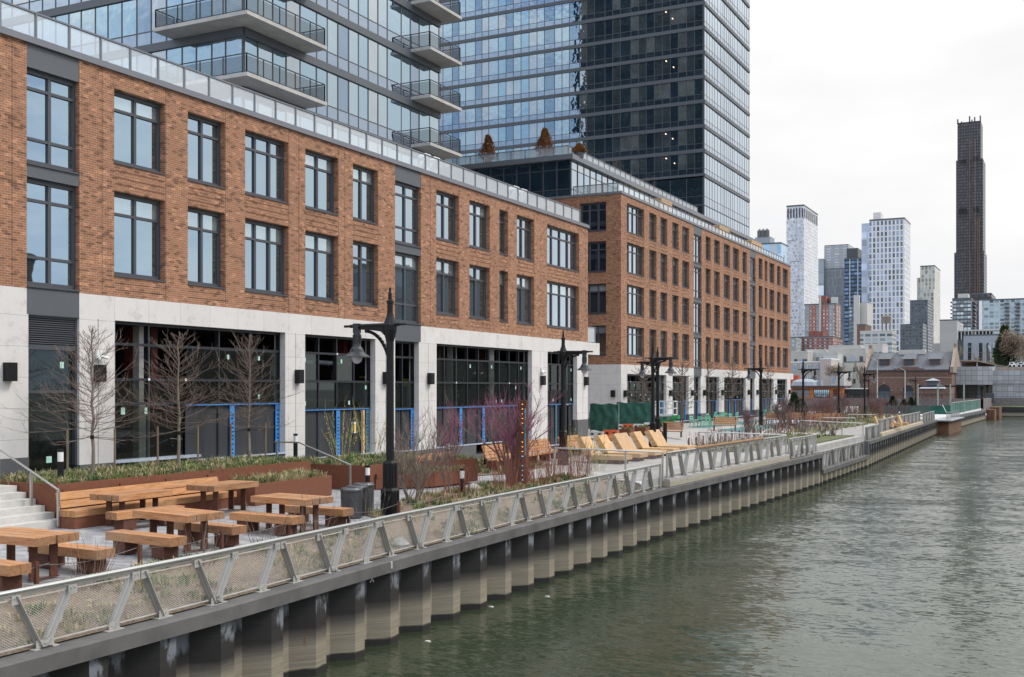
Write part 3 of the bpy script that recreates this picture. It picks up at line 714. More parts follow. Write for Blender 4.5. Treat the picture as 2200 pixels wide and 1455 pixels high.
l1 = [onY(p, YT) for p in (524,484.8,455,422,391.4,357.7,325,294,262,232,205,174.6,148,119.6,91.4,63,26)]
l1 = extend(l1, -84, -41, [1.6,1.3,1.3])
curtain(Fac('y', YT, 1), [u for u in l1 if u <= XT-.4]+[XT], zf1, t1, rng=rt_, pick=lambda c, f: (0,0,1,0,2,0,0,3,0,1)[(c*3) % 10])
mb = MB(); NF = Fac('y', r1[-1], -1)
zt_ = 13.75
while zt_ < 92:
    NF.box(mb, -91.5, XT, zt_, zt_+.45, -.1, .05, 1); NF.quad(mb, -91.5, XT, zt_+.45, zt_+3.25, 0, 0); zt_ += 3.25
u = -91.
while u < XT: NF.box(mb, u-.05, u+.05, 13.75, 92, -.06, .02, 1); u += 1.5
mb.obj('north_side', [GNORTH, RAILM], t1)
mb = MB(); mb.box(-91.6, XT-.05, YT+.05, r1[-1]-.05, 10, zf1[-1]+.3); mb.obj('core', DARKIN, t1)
mb = MB(); mb.box(-91.6, XT, YT, r1[-1]-.05, zf1[-1]+.3, 92); mb.obj('upper_storeys', GT[0], t1)
mb = MB(); mb.box(XT-.06, XT+.07, YT-.07, YT+.06, 13.75, zf1[-1]+.4); mb.obj('corner_post', FRAME, t1)
MESHP = clearmat('perforated_rail_panel', .55, (1,1,1), (.3,.3,.3), (.05,.055,.06), .1)
def balcony(pts_slab, rail, z, root):
    mb = MB(); mb.extrude([(x,y,z) for x,y in pts_slab], (0,0,.20)); o = mb.obj('balcony', CONC, root)
    mb = MB(); g = MB()
    for a, b in zip(rail, rail[1:]):
        l = math.dist(a, b); n = max(1, round(l/1.5))
        mb.beam((*a,z+1.22),(*b,z+1.22),.05,.05); mb.beam((*a,z+.28),(*b,z+.28),.04,.04)
        for i in range(n+1):
            p = (a[0]+(b[0]-a[0])*i/n, a[1]+(b[1]-a[1])*i/n); mb.beam((*p,z+.2),(*p,z+1.2),.05,.05,0,(0,1,0))
        g.face([(*a,z+.3),(*b,z+.3),(*b,z+1.12),(*a,z+1.12)])
        for i in range(7): mb.beam((*a,z+.38+i*.11),(*b,z+.38+i*.11),.008,.008)
    mb.obj('balcony_railing', RAILM, o); g.obj('mesh_panel', MESHP, o)
for z in (20.73, 23.97, 27.21, 30.45):
    balcony([(-45.2,45.5),(-38.6,45.5),(-38.6,52.5),(-40.25,52.5),(-40.25,47.05),(-45.2,47.05)], [(-45.1,47.0),(-45.1,45.6),(-38.7,45.6),(-38.7,52.4),(-40.2,52.4)], z, t1)
for z in (20.73, 23.97, 27.21, 30.45, 33.7):
    balcony([(-40.25,64.1),(-38.6,64.1),(-38.6,68.4),(-40.25,68.4)], [(-40.2,64.2),(-38.7,64.2),(-38.7,68.3),(-40.2,68.3)], z, t1)
t2 = thing('glass_tower', 'taller dark banded glass tower behind the far brick block, its canal side almost white', 'building', (-42.8,140,1), world=True)
XT2 = -42.8; YT2 = onX(1512, XT2); YE2 = onX(1611, XT2)
zf2 = [31.9+3.2*i for i in range(0, 16)]
pl = [940+v/7.273 for v in (85,230,335,440,590,695,800,950,1070,1185,1305,1430,1555,1670,1830,1945,2060)]+[1240+v/7.273 for v in (40,150,270,435,555,675,840,960,1080,1205,1330,1455,1580,1710,1835,1975)]
l2 = [onY(p, YT2) for p in pl]; l2 = extend(l2, -84, min(l2)+1, [1.5,1.1,1.1])
tp = (0,1,1,2,3,1,2,1,0,2,1,0,1,1,2,1,3,0,1,1,2,3,1,2,1,0)
curtain(Fac('y', YT2, 1), l2, zf2, t2, bh=.46, low=.72, rng=rt_, pick=lambda c, f: (0,3,1,2,1,1,2,3,1,0,2,1)[c % 12] if rt_.random() < .9 else 3)
r2 = [onX(1440+v/7.273, XT2) for v in (530,573,612,655,695,738,790,825,850,882,915,940,970,1000,1050,1088,1122,1160,1195,1230)]
curtain(Fac('x', XT2, -1), r2, zf2, t2, bh=.46, low=.72, rng=rt_, pick=lambda c, f: (0,1,0,0,1,0,0)[c % 7], proud=.14)
zb2 = [18.0, 24.6, 28.2, 31.9]
curtain(Fac('x', XT2, -1), r2, zb2, t2, bh=.12, low=1.1, rng=rt_, pick=lambda c, f: 0, proud=.05)
curtain(Fac('y', YT2, 1), l2[::2]+[l2[-1]] if l2[-1] not in l2[::2] else l2[::2], zb2, t2, bh=.12, low=1.1, rng=rt_, pick=lambda c, f: 0)
mb = MB(); mb.box(-84, XT2-.06, YT2+.06, YE2-.05, 10, zf2[-1]+.4); mb.obj('core', DARKIN, t2)
mb = MB(); mb.box(XT2-.15, XT2+.08, YT2-.08, YT2+.15, 18, zf2[-1]+.5); mb.obj('corner_post', FRAME, t2)
mb = MB()                                                # a few lit ceiling lamps seen through the glass
for px, py in ((1430.5,25.7),(1444.7,40),(1431,131.3),(1447,144.5),(1430,288),(1445,298),(1431,340.5),(1449,351)):
    x = onY(px, YT2-.12); z = zY(px, py, YT2-.12); mb.cyl((x,YT2-.14,z),(x,YT2-.10,z),.08,n=8)
mb.obj('ceiling_lamp_glow', LAMP_ON, t2)

# building B: the far brick block --------------------------------------------------
XB = -32.6; B = Fac('x', XB, -1); yb = lambda px: onX(px, XB); B0, B1 = yb(1334.2), yb(1698.3)
bb = thing('brick_building', 'far brick block with four rows of tall narrow windows and a glass penthouse', 'building', (XB,100,.8), world=True)
colB = [(1347.1,1384.1,4),(1395.3,1410.5,2),(1419.3,1433.6,2),(1444.6,1457.8,2),(1465.9,1480.9,2),(1516,1527,1),(1534.3,1546.6,2),(1555.2,1568.4,2),(1575,1587.6,2),(1595.5,1604.5,1),(1630,1638.2,1),(1643.2,1648.7,1),(1653.1,1663.7,2),(1669.6,1677,1),(1681.7,1692.7,2)]
bayB = [(1490.8,1507.3,2),(1611.3,1623.2,2)]
rowB = [(17.22,19.57),(13.87,16.36),(10.46,12.91),(7.05,9.49)]
holes = [(yb(a), yb(b), z0, z1) for a, b, n in colB for z0, z1 in rowB]
bz = [(yb(a), yb(b), 6.30, 20.12) for a, b, n in bayB]
mb = MB(); B.wall(mb, B0, B1, 6.30, 20.12, holes+bz, .28)
BS = Fac('y', B0, 1)
sideW = [(-36.25,-33.9),(-41.4,-39.0)]
BS.wall(mb, -60, XB, 6.30, 20.12, [(a,b,z0,z1) for a,b in sideW for z0,z1 in rowB], .28)
mb.face([(XB,B0,20.1),(XB,B1,20.1),(-60,B1,20.1),(-60,B0,20.1)], 1); Fac('y', B1, -1).wall(mb, -60, XB, .5, 20.12, [], .2)
for a, b, n in colB:
    for z0, z1 in ((16.5,17.1),(13.05,13.75),(9.65,10.35),(6.4,6.95)):
        for k in range(2): B.box(mb, yb(a)+.02, yb(b)-.02, z1-.18-.3*k, z1-.15-.3*k, -.012, 0, 2)
mb.obj('brick_wall', [BRICK, COPING, DJ], bb)
rg = random.Random(9)
for a, b, n in colB:
    for z0, z1 in rowB: window(B, yb(a), yb(b), z0, z1, n, bb, blind=.35, rng=rg)
for i, (a, b) in enumerate(sideW):
    for z0, z1 in rowB: window(BS, a, b, z0, z1, 3, bb, blind=.1, rng=rg)
for a, b, n in bayB:
    for z0, z1 in ((16.55,19.3),(13.1,16.15),(9.7,12.7),(6.35,9.3)): window(B, yb(a), yb(b), z0, z1, n, bb, w=.15, tz=.15, low=.25, blind=.2, rng=rg)
    for z0, z1 in ((19.3,20.12),(16.15,16.55),(12.7,13.1),(9.3,9.7),(5.5,6.35)): mb = MB(); B.box(mb, yb(a), yb(b), z0, z1, .012, .3); mb.obj('spandrel_panel', PANEL, bb)
mb = MB(); B.box(mb, B0-.06, B1+.05, 20.12, 20.32, -.08, .4); BS.box(mb, -60, XB-.4, 20.12, 20.32, -.06, .4); mb.obj('coping', COPING, bb)
glass_rail(B, B0+.5, B1-2.0, 20.32, .80, .45, bb, 1.25)
glass_rail(BS, -37.0, XB-.45, 20.32, .80, .45, bb, 1.3)
mb = MB(); B.wall(mb, B0, B1+1.6, 5.54, 6.30, [(a,b,5.54,6.3) for a,b,_,_ in bz], .3); BS.wall(mb, -60, XB, 5.54, 6.30, [], .3)
mb.box(XB-6, XB, B1+1.59, B1+1.6, 5.54, 6.3); mb.face([(XB,B0,5.54),(XB,B1+1.6,5.54),(XB-6,B1+1.6,5.54),(XB-6,B0,5.54)])
pb = [(1334.2,1347.5),(1432,1445),(1479.5,1491),(1505.5,1517),(1545,1556),(1602.5,1611.5),(1621,1630.5),(1662,1669.5),(1691,1698.3)]
for a, b in pb: B.box(mb, yb(a), yb(b), 1.9, 5.54, .0, .8)
BS.box(mb, -35.6, XB-.8, 1.9, 5.54, 0, .8); BS.box(mb, -60, -38.2, 1.9, 5.54, 0, .8)
mb.obj('stone_cladding', STONE, bb)
mb = MB()
for a, b in pb: B.box(mb, yb(a), yb(b), .5, 1.9, -.03, .8)
BS.box(mb, -35.6, XB-.8, .5, 1.9, -.03, .8); B.box(mb, yb(1347.5), B1, .5, 1.3, .1, .3); BS.box(mb, -60, -38.2, .5, 1.9, -.03, .8); mb.obj('granite_base', GRANITE, bb)
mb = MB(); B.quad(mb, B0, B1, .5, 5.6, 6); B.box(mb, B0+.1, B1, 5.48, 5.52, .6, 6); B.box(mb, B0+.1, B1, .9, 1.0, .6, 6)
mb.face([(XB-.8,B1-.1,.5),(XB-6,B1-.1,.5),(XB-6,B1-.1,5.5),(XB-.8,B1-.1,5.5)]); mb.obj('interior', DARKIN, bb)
for (a, b), (c, d) in zip(pb, pb[1:]):
    L_ = yb(c)-yb(b)
    shopfront(B, yb(b), yb(c), 1.3, 3.15, 5.45, bb, rg, [.95] if L_ < 6 else [.35,.62,.96], upper=4.9, zmid=4.05, step=1.5, openp=.35)
for px in (1310,): 
    mb = MB(); x = onY(px+8, B0); BS.box(mb, x-.16, x+.16, 3.65, 4.2, -.24, .0); mb.obj('wall_light', BLACK, bb)
for a, b in pb:
    u = yb((a+b)/2); mb = MB(); B.box(mb, u-.16, u+.16, 3.65, 4.2, -.24, .0); mb.obj('wall_light', BLACK, bb)
# penthouse
XP = -37.1; Pn = Fac('x', XP, -1); PS = Fac('y', B0+.15, 1); PE = onX(1628, XP)
us = []; u = B0+.2
while u < PE: us.append(u); u += 1.35
mb = MB(); g = MB()
for a, b in zip(us, us[1:]):
    for k, (z0, z1) in enumerate(((20.3,20.9),(20.9,22.55),(22.55,23.3))): Pn.quad(g, a, b, z0, z1, 0, rt_.choice((0,1,3,0)), rt_.uniform(-.006,.006))
for a in us: Pn.box(mb, a-.04, a+.04, 20.3, 23.3, -.05, .02)
for z in (20.9, 22.55): Pn.box(mb, us[0], us[-1], z-.03, z+.03, -.03, .015)
ls = [XP-.02-1.25*i for i in range(19)]
for b, a in zip(ls, ls[1:]):
    for z0, z1 in ((20.3,20.9),(20.9,22.55),(22.55,23.3)): PS.quad(g, a, b, z0, z1, 0, 2, rt_.uniform(-.006,.006))
for a in ls: PS.box(mb, a-.05, a+.05, 20.3, 23.3, -.05, .02)
for z in (20.9, 22.55): PS.box(mb, ls[-1], ls[0], z-.04, z+.04, -.03, .015)
g.obj('penthouse_glass', GT, bb); mb.obj('penthouse_frame', FRAME, bb)
mb = MB(); mb.box(-60, XP+.35, B0-.25, PE+.5, 23.3, 23.72); mb.obj('penthouse_roof', COPING, bb)
mb = MB(); mb.box(-59.9, XP-.05, B0+.2, PE-.1, 20.2, 23.3); mb.obj('penthouse_core', DARKIN, bb)
glass_rail(Fac('x', XP, -1), B0+.4, onX(1504, XP), 23.72, .85, .3, bb, 1.3); glass_rail(Fac('y', B0+.3, 1), -60, XP-.3, 23.72, .85, .0, bb, 1.3)
for px0, px1, z in ((1418,1441,0),(1543,1564,0),(1612,1636,0)):
    y0, y1 = onX(px0+3, XB-1.6), onX(px1+3, XB-1.6); mb = MB()
    for k in range(9): mb.box(XB-4.4, XB-1.6, y0, y1, 20.35+k*.2, 20.52+k*.2)
    mb.obj('timber_screen', WL, bb)

# ---------------------------------------------------------------- railings
MESHW = mat('galvanised_mesh_wire', (.46,.44,.41), .55, 0.)
def rail_section(name, label, P, h, phase=0., plate_dz=0., mesh=True, wood=None, step=.08, rw=.007, end_posts=True, group='guard railings along the canal'):
    """P: polyline of (x, y, z) at the foot of the railing. Zigzag posts, tube handrail, diamond mesh behind."""
    segs = list(zip(P, P[1:])); tot = sum(math.dist(a, b) for a, b in segs)
    def pos(s, dz=0, w_=0):
        s = min(max(s, 0), tot)
        for a, b in segs:
            l = math.dist(a, b)
            if s <= l+1e-9 or (a, b) == segs[-1]:
                k = s/l; d = Vector(b)-Vector(a); n = Vector((-d.y, d.x, 0)).normalized()
                v = Vector(a)+d*k+n*w_; return Vector((v.x, v.y, v.z+dz))
            s -= l
    root = thing(name, label, 'railing', tuple(P[0]), 0, group, world=True)
    mb = MB()
    for a, b in segs: mb.cyl((a[0],a[1],a[2]+h-.03), (b[0],b[1],b[2]+h-.03), .042, n=10)
    for a, b in segs: mb.beam((a[0],a[1],a[2]+h-.10), (b[0],b[1],b[2]+h-.10), .05, .03)
    mb.obj('handrail', STEEL, root, smooth=False)
    if wood:
        mb = MB(); a, b = pos(wood[0]), pos(wood[1]); mb.beam((a.x,a.y,a.z+h+.03), (b.x,b.y,b.z+h+.03), .16, .06); mb.obj('timber_arm_rest', WY, root)
    def strut(s0, s1):                                    # foot at s0, head at s1
        mb = MB(); a = pos(s0, .05); b = pos(s1, h-.09)
        for w_ in (-.05, .05):
            mb.beam(pos(s0, .04, w_), pos(s1, h-.09, w_), .014, .10, 0, (1,0,0))
        mb.beam(pos(s0, .04), pos(s1, h-.09), .09, .018, 0, (1,0,0))
        t = pos(s1, h-.17); mb.beam(pos(s1-.09, h-.16, -.06), pos(s1+.09, h-.16, -.06), .012, .15); 
        f0, f1 = pos(s0-.12, .09, -.065), pos(s0+.12, .09, -.065); mb.beam(f0, f1, .012, .13)
        for q in (-.05, .05):
            c = pos(s0+q, .09, -.07); mb.cyl(c, pos(s0+q, .09, -.085), .014, n=6); c = pos(s1+q*.8, h-.13, -.066); mb.cyl(c, pos(s1+q*.8, h-.13, -.082), .012, n=6)
        o = mb.obj('strut', ALU, root)
        mb = MB(); mb.beam(pos(s0-.19, .012), pos(s0+.19, .012), .24, .02); mb.obj('base_plate', ALU, o)
    s = phase-4.2; mod = 4.2
    while s < tot+.5:
        for f, t_ in ((-.06,-.56),(.06,.58),(1.5,2.03),(2.72,2.24)):
            if 0.1 <= s+f <= tot-.1 and 0 <= s+t_ <= tot: strut(s+f, s+t_)
        s += mod
    if end_posts:
        for e in (.04, tot-.04):
            mb = MB(); mb.beam(pos(e, 0), pos(e, h-.08), .08, .08, 0, (0,1,0)); mb.obj('end_post', ALU, root)
    if mesh:
        mb = MB(); H0, H1 = .10, h-.16; hh = H1-H0; run = hh/.62
        mb.beam(pos(0, H0, .07), pos(tot, H0, .07), .02, .02) if len(segs) == 1 else [mb.beam((a[0],a[1],a[2]+H0), (b[0],b[1],b[2]+H0), .02, .02) for a, b in segs]
        [mb.beam((a[0],a[1],a[2]+H1), (b[0],b[1],b[2]+H1), .02, .02) for a, b in segs]
        s = -run
        while s < tot:
            for sg in (1, -1):
                s0, s1 = s, s+run; z0, z1 = (H0, H1) if sg > 0 else (H1, H0)
                if s0 < 0: z0 += (z1-z0)*(-s0/run); s0 = 0
                if s1 > tot: z1 = z0+(z1-z0)*((tot-s0)/(s1-s0)); s1 = tot
                if s1-s0 < .02: continue
                a, b = pos(s0, z0, .05), pos(s1, z1, .05); d = Vector((0,0,rw/2)); mb.face([a-d, b-d, b+d, a+d])
            s += step
        mb.obj('mesh_panel', MESHW, root)
    return root
inner = lambda y, o=.42: capx(y)-o
P1 = [(inner(y), y, 0.0) for y in (9.5,11.8,16.9,22.6,24.5,35,45.3,46.1)]
def arc(P, y):                                           # distance along P to a given y
    t = 0
    for a, b in zip(P, P[1:]):
        if a[1] <= y <= b[1]: return t+math.dist(a, b)*(y-a[1])/(b[1]-a[1])
        t += math.dist(a, b)
    return t
rail_section('guard_railing', 'longest zigzag guard railing, on the near cap in front of the picnic tables', P1, 1.05, phase=arc(P1, 12.9), step=.07, rw=.0065)
D2 = .36
P2 = [(-15.90,46.45,D2),(-15.42,67.1,D2)]
rail_section('guard_railing', 'zigzag guard railing with a timber arm rest in front of the timber loungers', P2, 1.16, phase=2.2, step=.10, rw=.007, wood=(4.0, 15.6))
mb = MB()
for z0, z1, o_, w_, m_i in ((.02,.26,.08,.5,0),(.26,.355,.10,1.3,1)): mb.extrude([(-15.63-o_,46.35,z0),(-15.63-o_,46.35,z1),(-15.63-o_-w_,46.35,z1),(-15.63-o_-w_,46.35,z0)], (.47,20.9,0), m_i)
BLEACH = woodmat('bleached_timber', (3,.5,3), (.36,.30,.22), (.46,.39,.29), (.55,.48,.38))
dk = mb.obj('deck_edge_timbers', [BLEACH, PATH]); tag(dk, 'pale timber edge beam below the railing with the timber arm rest', 'deck edge')
P3 = [(-15.5,68.0,.12),(-15.38,75.6,.1)]
rail_section('guard_railing', 'short zigzag guard railing right of the timber arm rest, ending above the lowered corner', P3, 1.16, phase=1.0, step=.10, rw=.007)
P4 = [(-15.35,76.4,-1.12),(-15.35,94.4,-1.12)]
rail_section('guard_railing', 'lowered zigzag guard railing beside the grass bank and small bare tree', P4, 1.16, phase=1.0, rw=.006)
P5 = [(inner(95.4),95.4,0),(inner(104.5),104.5,0)]
rail_section('guard_railing', 'short zigzag guard railing just behind the lowered one', P5, 1.16, phase=1.2, rw=.006)
P6 = [(-15.75,104.8,.36),(-16.75,144,.36)]
rail_section('guard_railing', 'farthest long zigzag guard railing over a second pale timber edge', P6, 1.16, phase=1.0, rw=.006)
mb = MB(); mb.extrude([(-16.2,104.6,.01),(-15.4,104.6,.01),(-15.4,104.6,.30),(-16.2,104.6,.30)], (-1.0,39.6,0), 0)
tag(mb.obj('deck_edge_timbers', BLEACH), 'pale timber edge beam below the farthest long guard railing', 'deck edge')
P7 = [(-16.6,146,.1),(-17.2,164,.1)]
rail_section('guard_railing', 'last stub of zigzag guard railing before the metal dock', P7, 1.16, phase=1.0, rw=.006)
def plain_rail(label, P, h, name='mesh_railing', mesh=True):
    root = thing(name, label, 'railing', tuple(P[0]), 0, None, world=True)
    mb = MB(); [mb.cyl((a[0],a[1],a[2]+h), (b[0],b[1],b[2]+h), .04, n=8) for a, b in zip(P, P[1:])]; mb.obj('handrail', STEEL, root)
    for a, b in zip(P, P[1:]):
        l = math.dist(a, b); n = max(1, round(l/2.0))
        for i in range(n+1):
            c = [a[k]+(b[k]-a[k])*i/n for k in range(3)]; m_ = MB(); m_.beam((c[0],c[1],c[2]-.1), (c[0],c[1],c[2]+h-.03), .07, .07, 0, (0,1,0)); m_.obj('post', ALU, root)
    if mesh:
        mb = MB(); hh = h-.25
        for a, b in zip(P, P[1:]):
            l = math.dist(a, b); run = hh/.62; s = -run
            A_, B_ = Vector(a), Vector(b); U = (B_-A_)/l
            while s < l:
                for sg in (1, -1):
                    s0, s1 = s, s+run; z0, z1 = (.12, h-.13) if sg > 0 else (h-.13, .12)
                    if s0 < 0: z0 += (z1-z0)*(-s0/run); s0 = 0
                    if s1 > l: z1 = z0+(z1-z0)*((l-s0)/(s1-s0)); s1 = l
                    if s1-s0 < .02: continue
                    p, q = A_+U*s0+Vector((0,0,z0)), A_+U*s1+Vector((0,0,z1)); d = Vector((0,0,.004)); mb.face([p-d, q-d, q+d, p+d])
                s += .10
        mb.obj('mesh_panel', MESHW, root)
    return root
plain_rail('straight mesh railing between the red stems and the timber loungers', [(-21.2,46.2,.45),(-16.0,46.2,.38)], 1.15)
plain_rail('straight mesh railing turning inland at the right end of the timber arm rest', [(-21.0,67.4,.45),(-15.5,67.4,.38)], 1.15)
plain_rail('straight mesh railing across the path above the grass bank', [(-20.6,95.0,.47),(-15.5,95.0,.3)], 1.15)
for i, (x0, y0, x1, y1) in enumerate(((-22.5,128,-19.5,128),(-22.5,112,-19,112))):
    plain_rail('plain far handrail %s' % ('beside the low planter near the last lamps' if i else 'crossing the far end of the path'), [(x0,y0,.45),(x1,y1,.45)], 1.0, 'handrail_fence', False)

# ---------------------------------------------------------------- planters, steps, benches, tables
ZP = .65
def planter(label, outline, zt, zb, thick=.03, soil=True):
    root = thing('planter', label, 'planter', (outline[0][0], outline[0][1], zb), 0, 'weathering steel planters', world=True)
    mb = MB()
    n = len(outline)
    for i in range(n):
        a, b = outline[i], outline[(i+1) % n]; mb.face([(*a,zb),(*b,zb),(*b,zt),(*a,zt)]); 
        d = Vector((b[0]-a[0], b[1]-a[1], 0)); nrm = Vector((-d.y, d.x, 0)).normalized()*.07
        mb.face([(*a,zt),(*b,zt),(b[0]+nrm.x,b[1]+nrm.y,zt),(a[0]+nrm.x,a[1]+nrm.y,zt)])
        mb.face([(a[0]+nrm.x,a[1]+nrm.y,zt),(b[0]+nrm.x,b[1]+nrm.y,zt),(b[0]+nrm.x,b[1]+nrm.y,zt-.15),(a[0]+nrm.x,a[1]+nrm.y,zt-.15)])
    mb.obj('steel_wall', CORTEN, root)
    mb = MB(); mb.face([(*p, zt-.07) for p in outline]); mb.obj('soil', MULCH, root); return root
pl1 = [(-27.55,21.1),(-24.4,21.1),(-24.4,32.2),(-27.55,32.2)]
planter('long rusty steel planter with three staked saplings, behind the long timber bench', pl1, 1.73, .55)
pl2 = [(-24.38,27.5),(-23.0,27.5),(-23.0,31.55),(-24.38,31.55)]
planter('lower rusty steel planter box with grasses, between the long bench and the bins', pl2, 1.30, .6)
pl3 = [(-27.2,33.6),(-23.0,33.6),(-23.0,36.3),(-21.4,39.2),(-24.2,40.4),(-27.2,38.5)]
planter('rusty steel planter with green sedge behind the near lamp post', pl3, 1.50, .6)
pl4 = [(-22.95,34.2),(-21.6,36.2),(-21.39,39.1),(-22.97,36.3)]
planter('small low rusty steel planter step right of the bins', pl4, 1.15, .6)
mb = MB(); st = thing('steps', 'pale concrete steps rising beside the rusty planter, small dark lights in the risers', 'steps', (-24.1,18,.6), world=True)
for i in range(6): mb.box(-24.1-.365*i-.365-(4 if i == 5 else 0), -24.1-.365*i, 14.0, 21.05, .3, .655+.165*(i+1))
mb.obj('treads', STEPC, st)
mb = MB(); [mb.box(-24.1-.365*i-.02, -24.1-.365*i+.012, y-.11, y+.11, .655+.165*i+.05, .655+.165*i+.12) for i, y in ((1,19.2),(2,18.9),(3,18.9))]; mb.obj('riser_light', BLACK, st)
def tube_rail(label, pts, posts, r=.028):
    root = thing('stair_handrail', label, 'handrail', (pts[0][0], pts[0][1], .6), world=True)
    mb = MB(); [mb.cyl(a, b, r, n=8) for a, b in zip(pts, pts[1:])]; mb.obj('rail_tube', STEEL, root)
    for a, b in posts: m_ = MB(); m_.beam(a, b, .06, .06, 0, (0,1,0)); m_.obj('post', STEEL, root)
    return root
tube_rail('brushed steel stair handrail on the left beside the concrete steps', [(-27.2,20.75,2.62),(-26.2,20.75,2.62),(-23.95,20.75,1.62)], [((-23.97,20.75,.66),(-23.97,20.75,1.6)),((-25.0,20.75,1.1),(-25.0,20.75,2.08)),((-26.3,20.75,1.6),(-26.3,20.75,2.6))])
tube_rail('brushed steel handrail between the two rusty planters by the bins', [(-26.3,32.55,2.35),(-25.2,32.55,2.35),(-22.9,32.55,1.6)], [((-22.93,32.55,.62),(-22.93,32.55,1.6)),((-26.2,32.55,.8),(-26.2,32.55,2.33))])
tube_rail('small pale handrail on the concrete steps behind the short railing', [(-20.4,84,1.25),(-20.4,82.2,1.25),(-20.4,78.5,.55)], [((-20.4,84,.4),(-20.4,84,1.25)),((-20.4,82.2,.4),(-20.4,82.2,1.25)),((-20.4,78.5,-.4),(-20.4,78.5,.55))])
def long_bench():
    root = thing('timber_bench', 'very long timber bench with a slatted backrest along the rusty planter', 'bench', (-23.7,21,ZP), world=True)
    mb = MB(); mb.box(-24.05,-23.42,20.8,27.0,.55,.92); mb.obj('steel_base', CORTEN, root)
    g = .015
    for i in range(4):
        x0 = -24.06+.17*i
        for y0, y1 in ((20.78,24.0),(24.01,27.1)):
            m_ = MB(); m_.box(x0, x0+.155, y0, y1, .92, 1.09); m_.obj('seat_timber', WY, root)
    for k in range(2):
        for y0, y1 in ((20.86,23.9),(23.91,27.0)):
            m_ = MB(); z = 1.13+.21*k; x = -24.12-.05*k
            m_.extrude([(x,y0,z),(x+.13,y0,z),(x+.08,y0,z+.19),(x-.05,y0,z+.19)], (0,y1-y0,0)); m_.obj('backrest_timber', WY, root)
    mb = MB(); [mb.beam((-24.16,y,.9),(-24.3,y,1.6),.05,.05,0,(0,1,0)) for y in (21.2,23.2,25,26.8)]; mb.obj('back_bracket', CORTEN_D, root)
long_bench()
def make_table(n=4, L=1.95, W=1.08, h=.86, th=.16):
    root = thing('picnic_table', '', 'table', (0,0,0), 0, 'timber picnic tables')
    w_ = W/n
    for i in range(n):
        mb = MB(); y0 = -W/2+i*w_+.012; ex = random.uniform(-.03,.03); mb.box(-L/2+ex, L/2+ex*.5, y0, y0+w_-.024, h-th, h, 0)
        mb.m[3] = 1; mb.m[5] = 1
        mb.obj('table_timber', [WX, WEND], root)
    for sx in (-1, 1):
        for sy in (-1, 1):
            mb = MB(); mb.box(sx*L*.31-.02, sx*L*.31+.02, sy*W*.22-.09, sy*W*.22+.09, 0, h-th); mb.box(sx*L*.31-.1, sx*L*.31+.1, sy*W*.22-.09, sy*W*.22+.09, h-th-.02, h-th)
            mb.obj('leg', CORTEN_D, root)
        mb = MB(); mb.box(sx*L*.31-.05, sx*L*.31+.05, -W*.32, W*.32, .0, .015); mb.obj('foot_plate', CORTEN_D, root)
    return root
def make_bench(L=2.15, W=.48, h=.47, th=.19, n=2):
    root = thing('timber_bench', '', 'bench', (0,0,0), 0, 'timber picnic benches')
    w_ = W/n
    for i in range(n):
        mb = MB(); y0 = -W/2+i*w_+.006; ex = random.uniform(-.015,.015); mb.box(-L/2+ex, L/2+ex, y0, y0+w_-.012, h-th, h, 0); mb.m[3] = 1; mb.m[5] = 1
        mb.obj('seat_timber', [WX, WEND], root)
    for sx in (-1, 1):
        mb = MB(); x = sx*L*.3; mb.box(x-.20, x+.20, -W*.42, W*.42, 0, h-th); mb.obj('pedestal', CORTEN_D, root)
    return root
tb = make_table(); bn = make_bench()
TT = [(-18.4,15.05,180,'timber picnic table nearest the camera, cut by the left edge of the photo'),
      (-22.95,22.35,90,'timber picnic table standing close in front of the left part of the long bench'),
      (-22.65,25.65,90,'timber picnic table in front of the right end of the long bench'),
      (-18.38,19.3,-8,'timber picnic table in the middle of the plaza, surrounded by three benches'),
      (-18.25,23.3,-6,'timber picnic table beside the three round bins')]
for i, (x, y, a, lb) in enumerate(TT):
    o = tb if i == 0 else dup(tb, (x,y,ZP), R(a)); o.location = (x, y, ZP-.02); o.rotation_euler = (0,0,R(a)); o['label'] = lb
BB = [(-18.3,18.2,-6,'timber bench on the canal side of the middle picnic table'),
      (-18.4,20.3,-7,'timber bench partly hidden behind the middle picnic table'),
      (-18.4,22.45,-4,'timber bench in front of the picnic table by the bins'),
      (-18.35,24.5,-3,'timber bench nearest to the three round bins'),
      (-18.3,16.15,-4,'timber bench behind the near left picnic table'),
      (-22.1,22.0,82,'timber bench half hidden between the two left picnic tables'),
      (-18.2,14.05,-4,'timber bench cut by the left edge, lowest in the photo')]
for i, (x, y, a, lb) in enumerate(BB):
    o = bn if i == 0 else dup(bn, (x,y,ZP), R(a)); o.location = (x, y, ZP-.02); o.rotation_euler = (0,0,R(a)); o['label'] = lb
# round bins
bin0 = thing('litter_bin', 'front bin of the three round dark metal bins behind the picnic bench', 'bin', (-18.45,26.25,ZP-.02), 0, 'round metal litter bins')
mb = MB(); mb.lathe((0,0,0), [(0,0),(.30,0),(.30,.50),(.305,.505),(.305,.74),(.30,.75)], 28); mb.obj('body', BINM, bin0, smooth=False)
mb = MB(); mb.lathe((0,0,0), [(.30,.75),(.325,.755),(.325,.80),(.29,.84),(.13,.85),(.13,.80),(0,.80)], 28); mb.obj('lid', mat('bin_lid_metal', (.11,.113,.12), .35, .5), bin0)
for x, y, lb in ((-18.75,26.95,'middle bin of the three round dark metal bins'),(-19.05,27.75,'rear bin of the three round dark metal bins, nearest the planter')): dup(bin0, (x,y,ZP-.02), 0, lb)
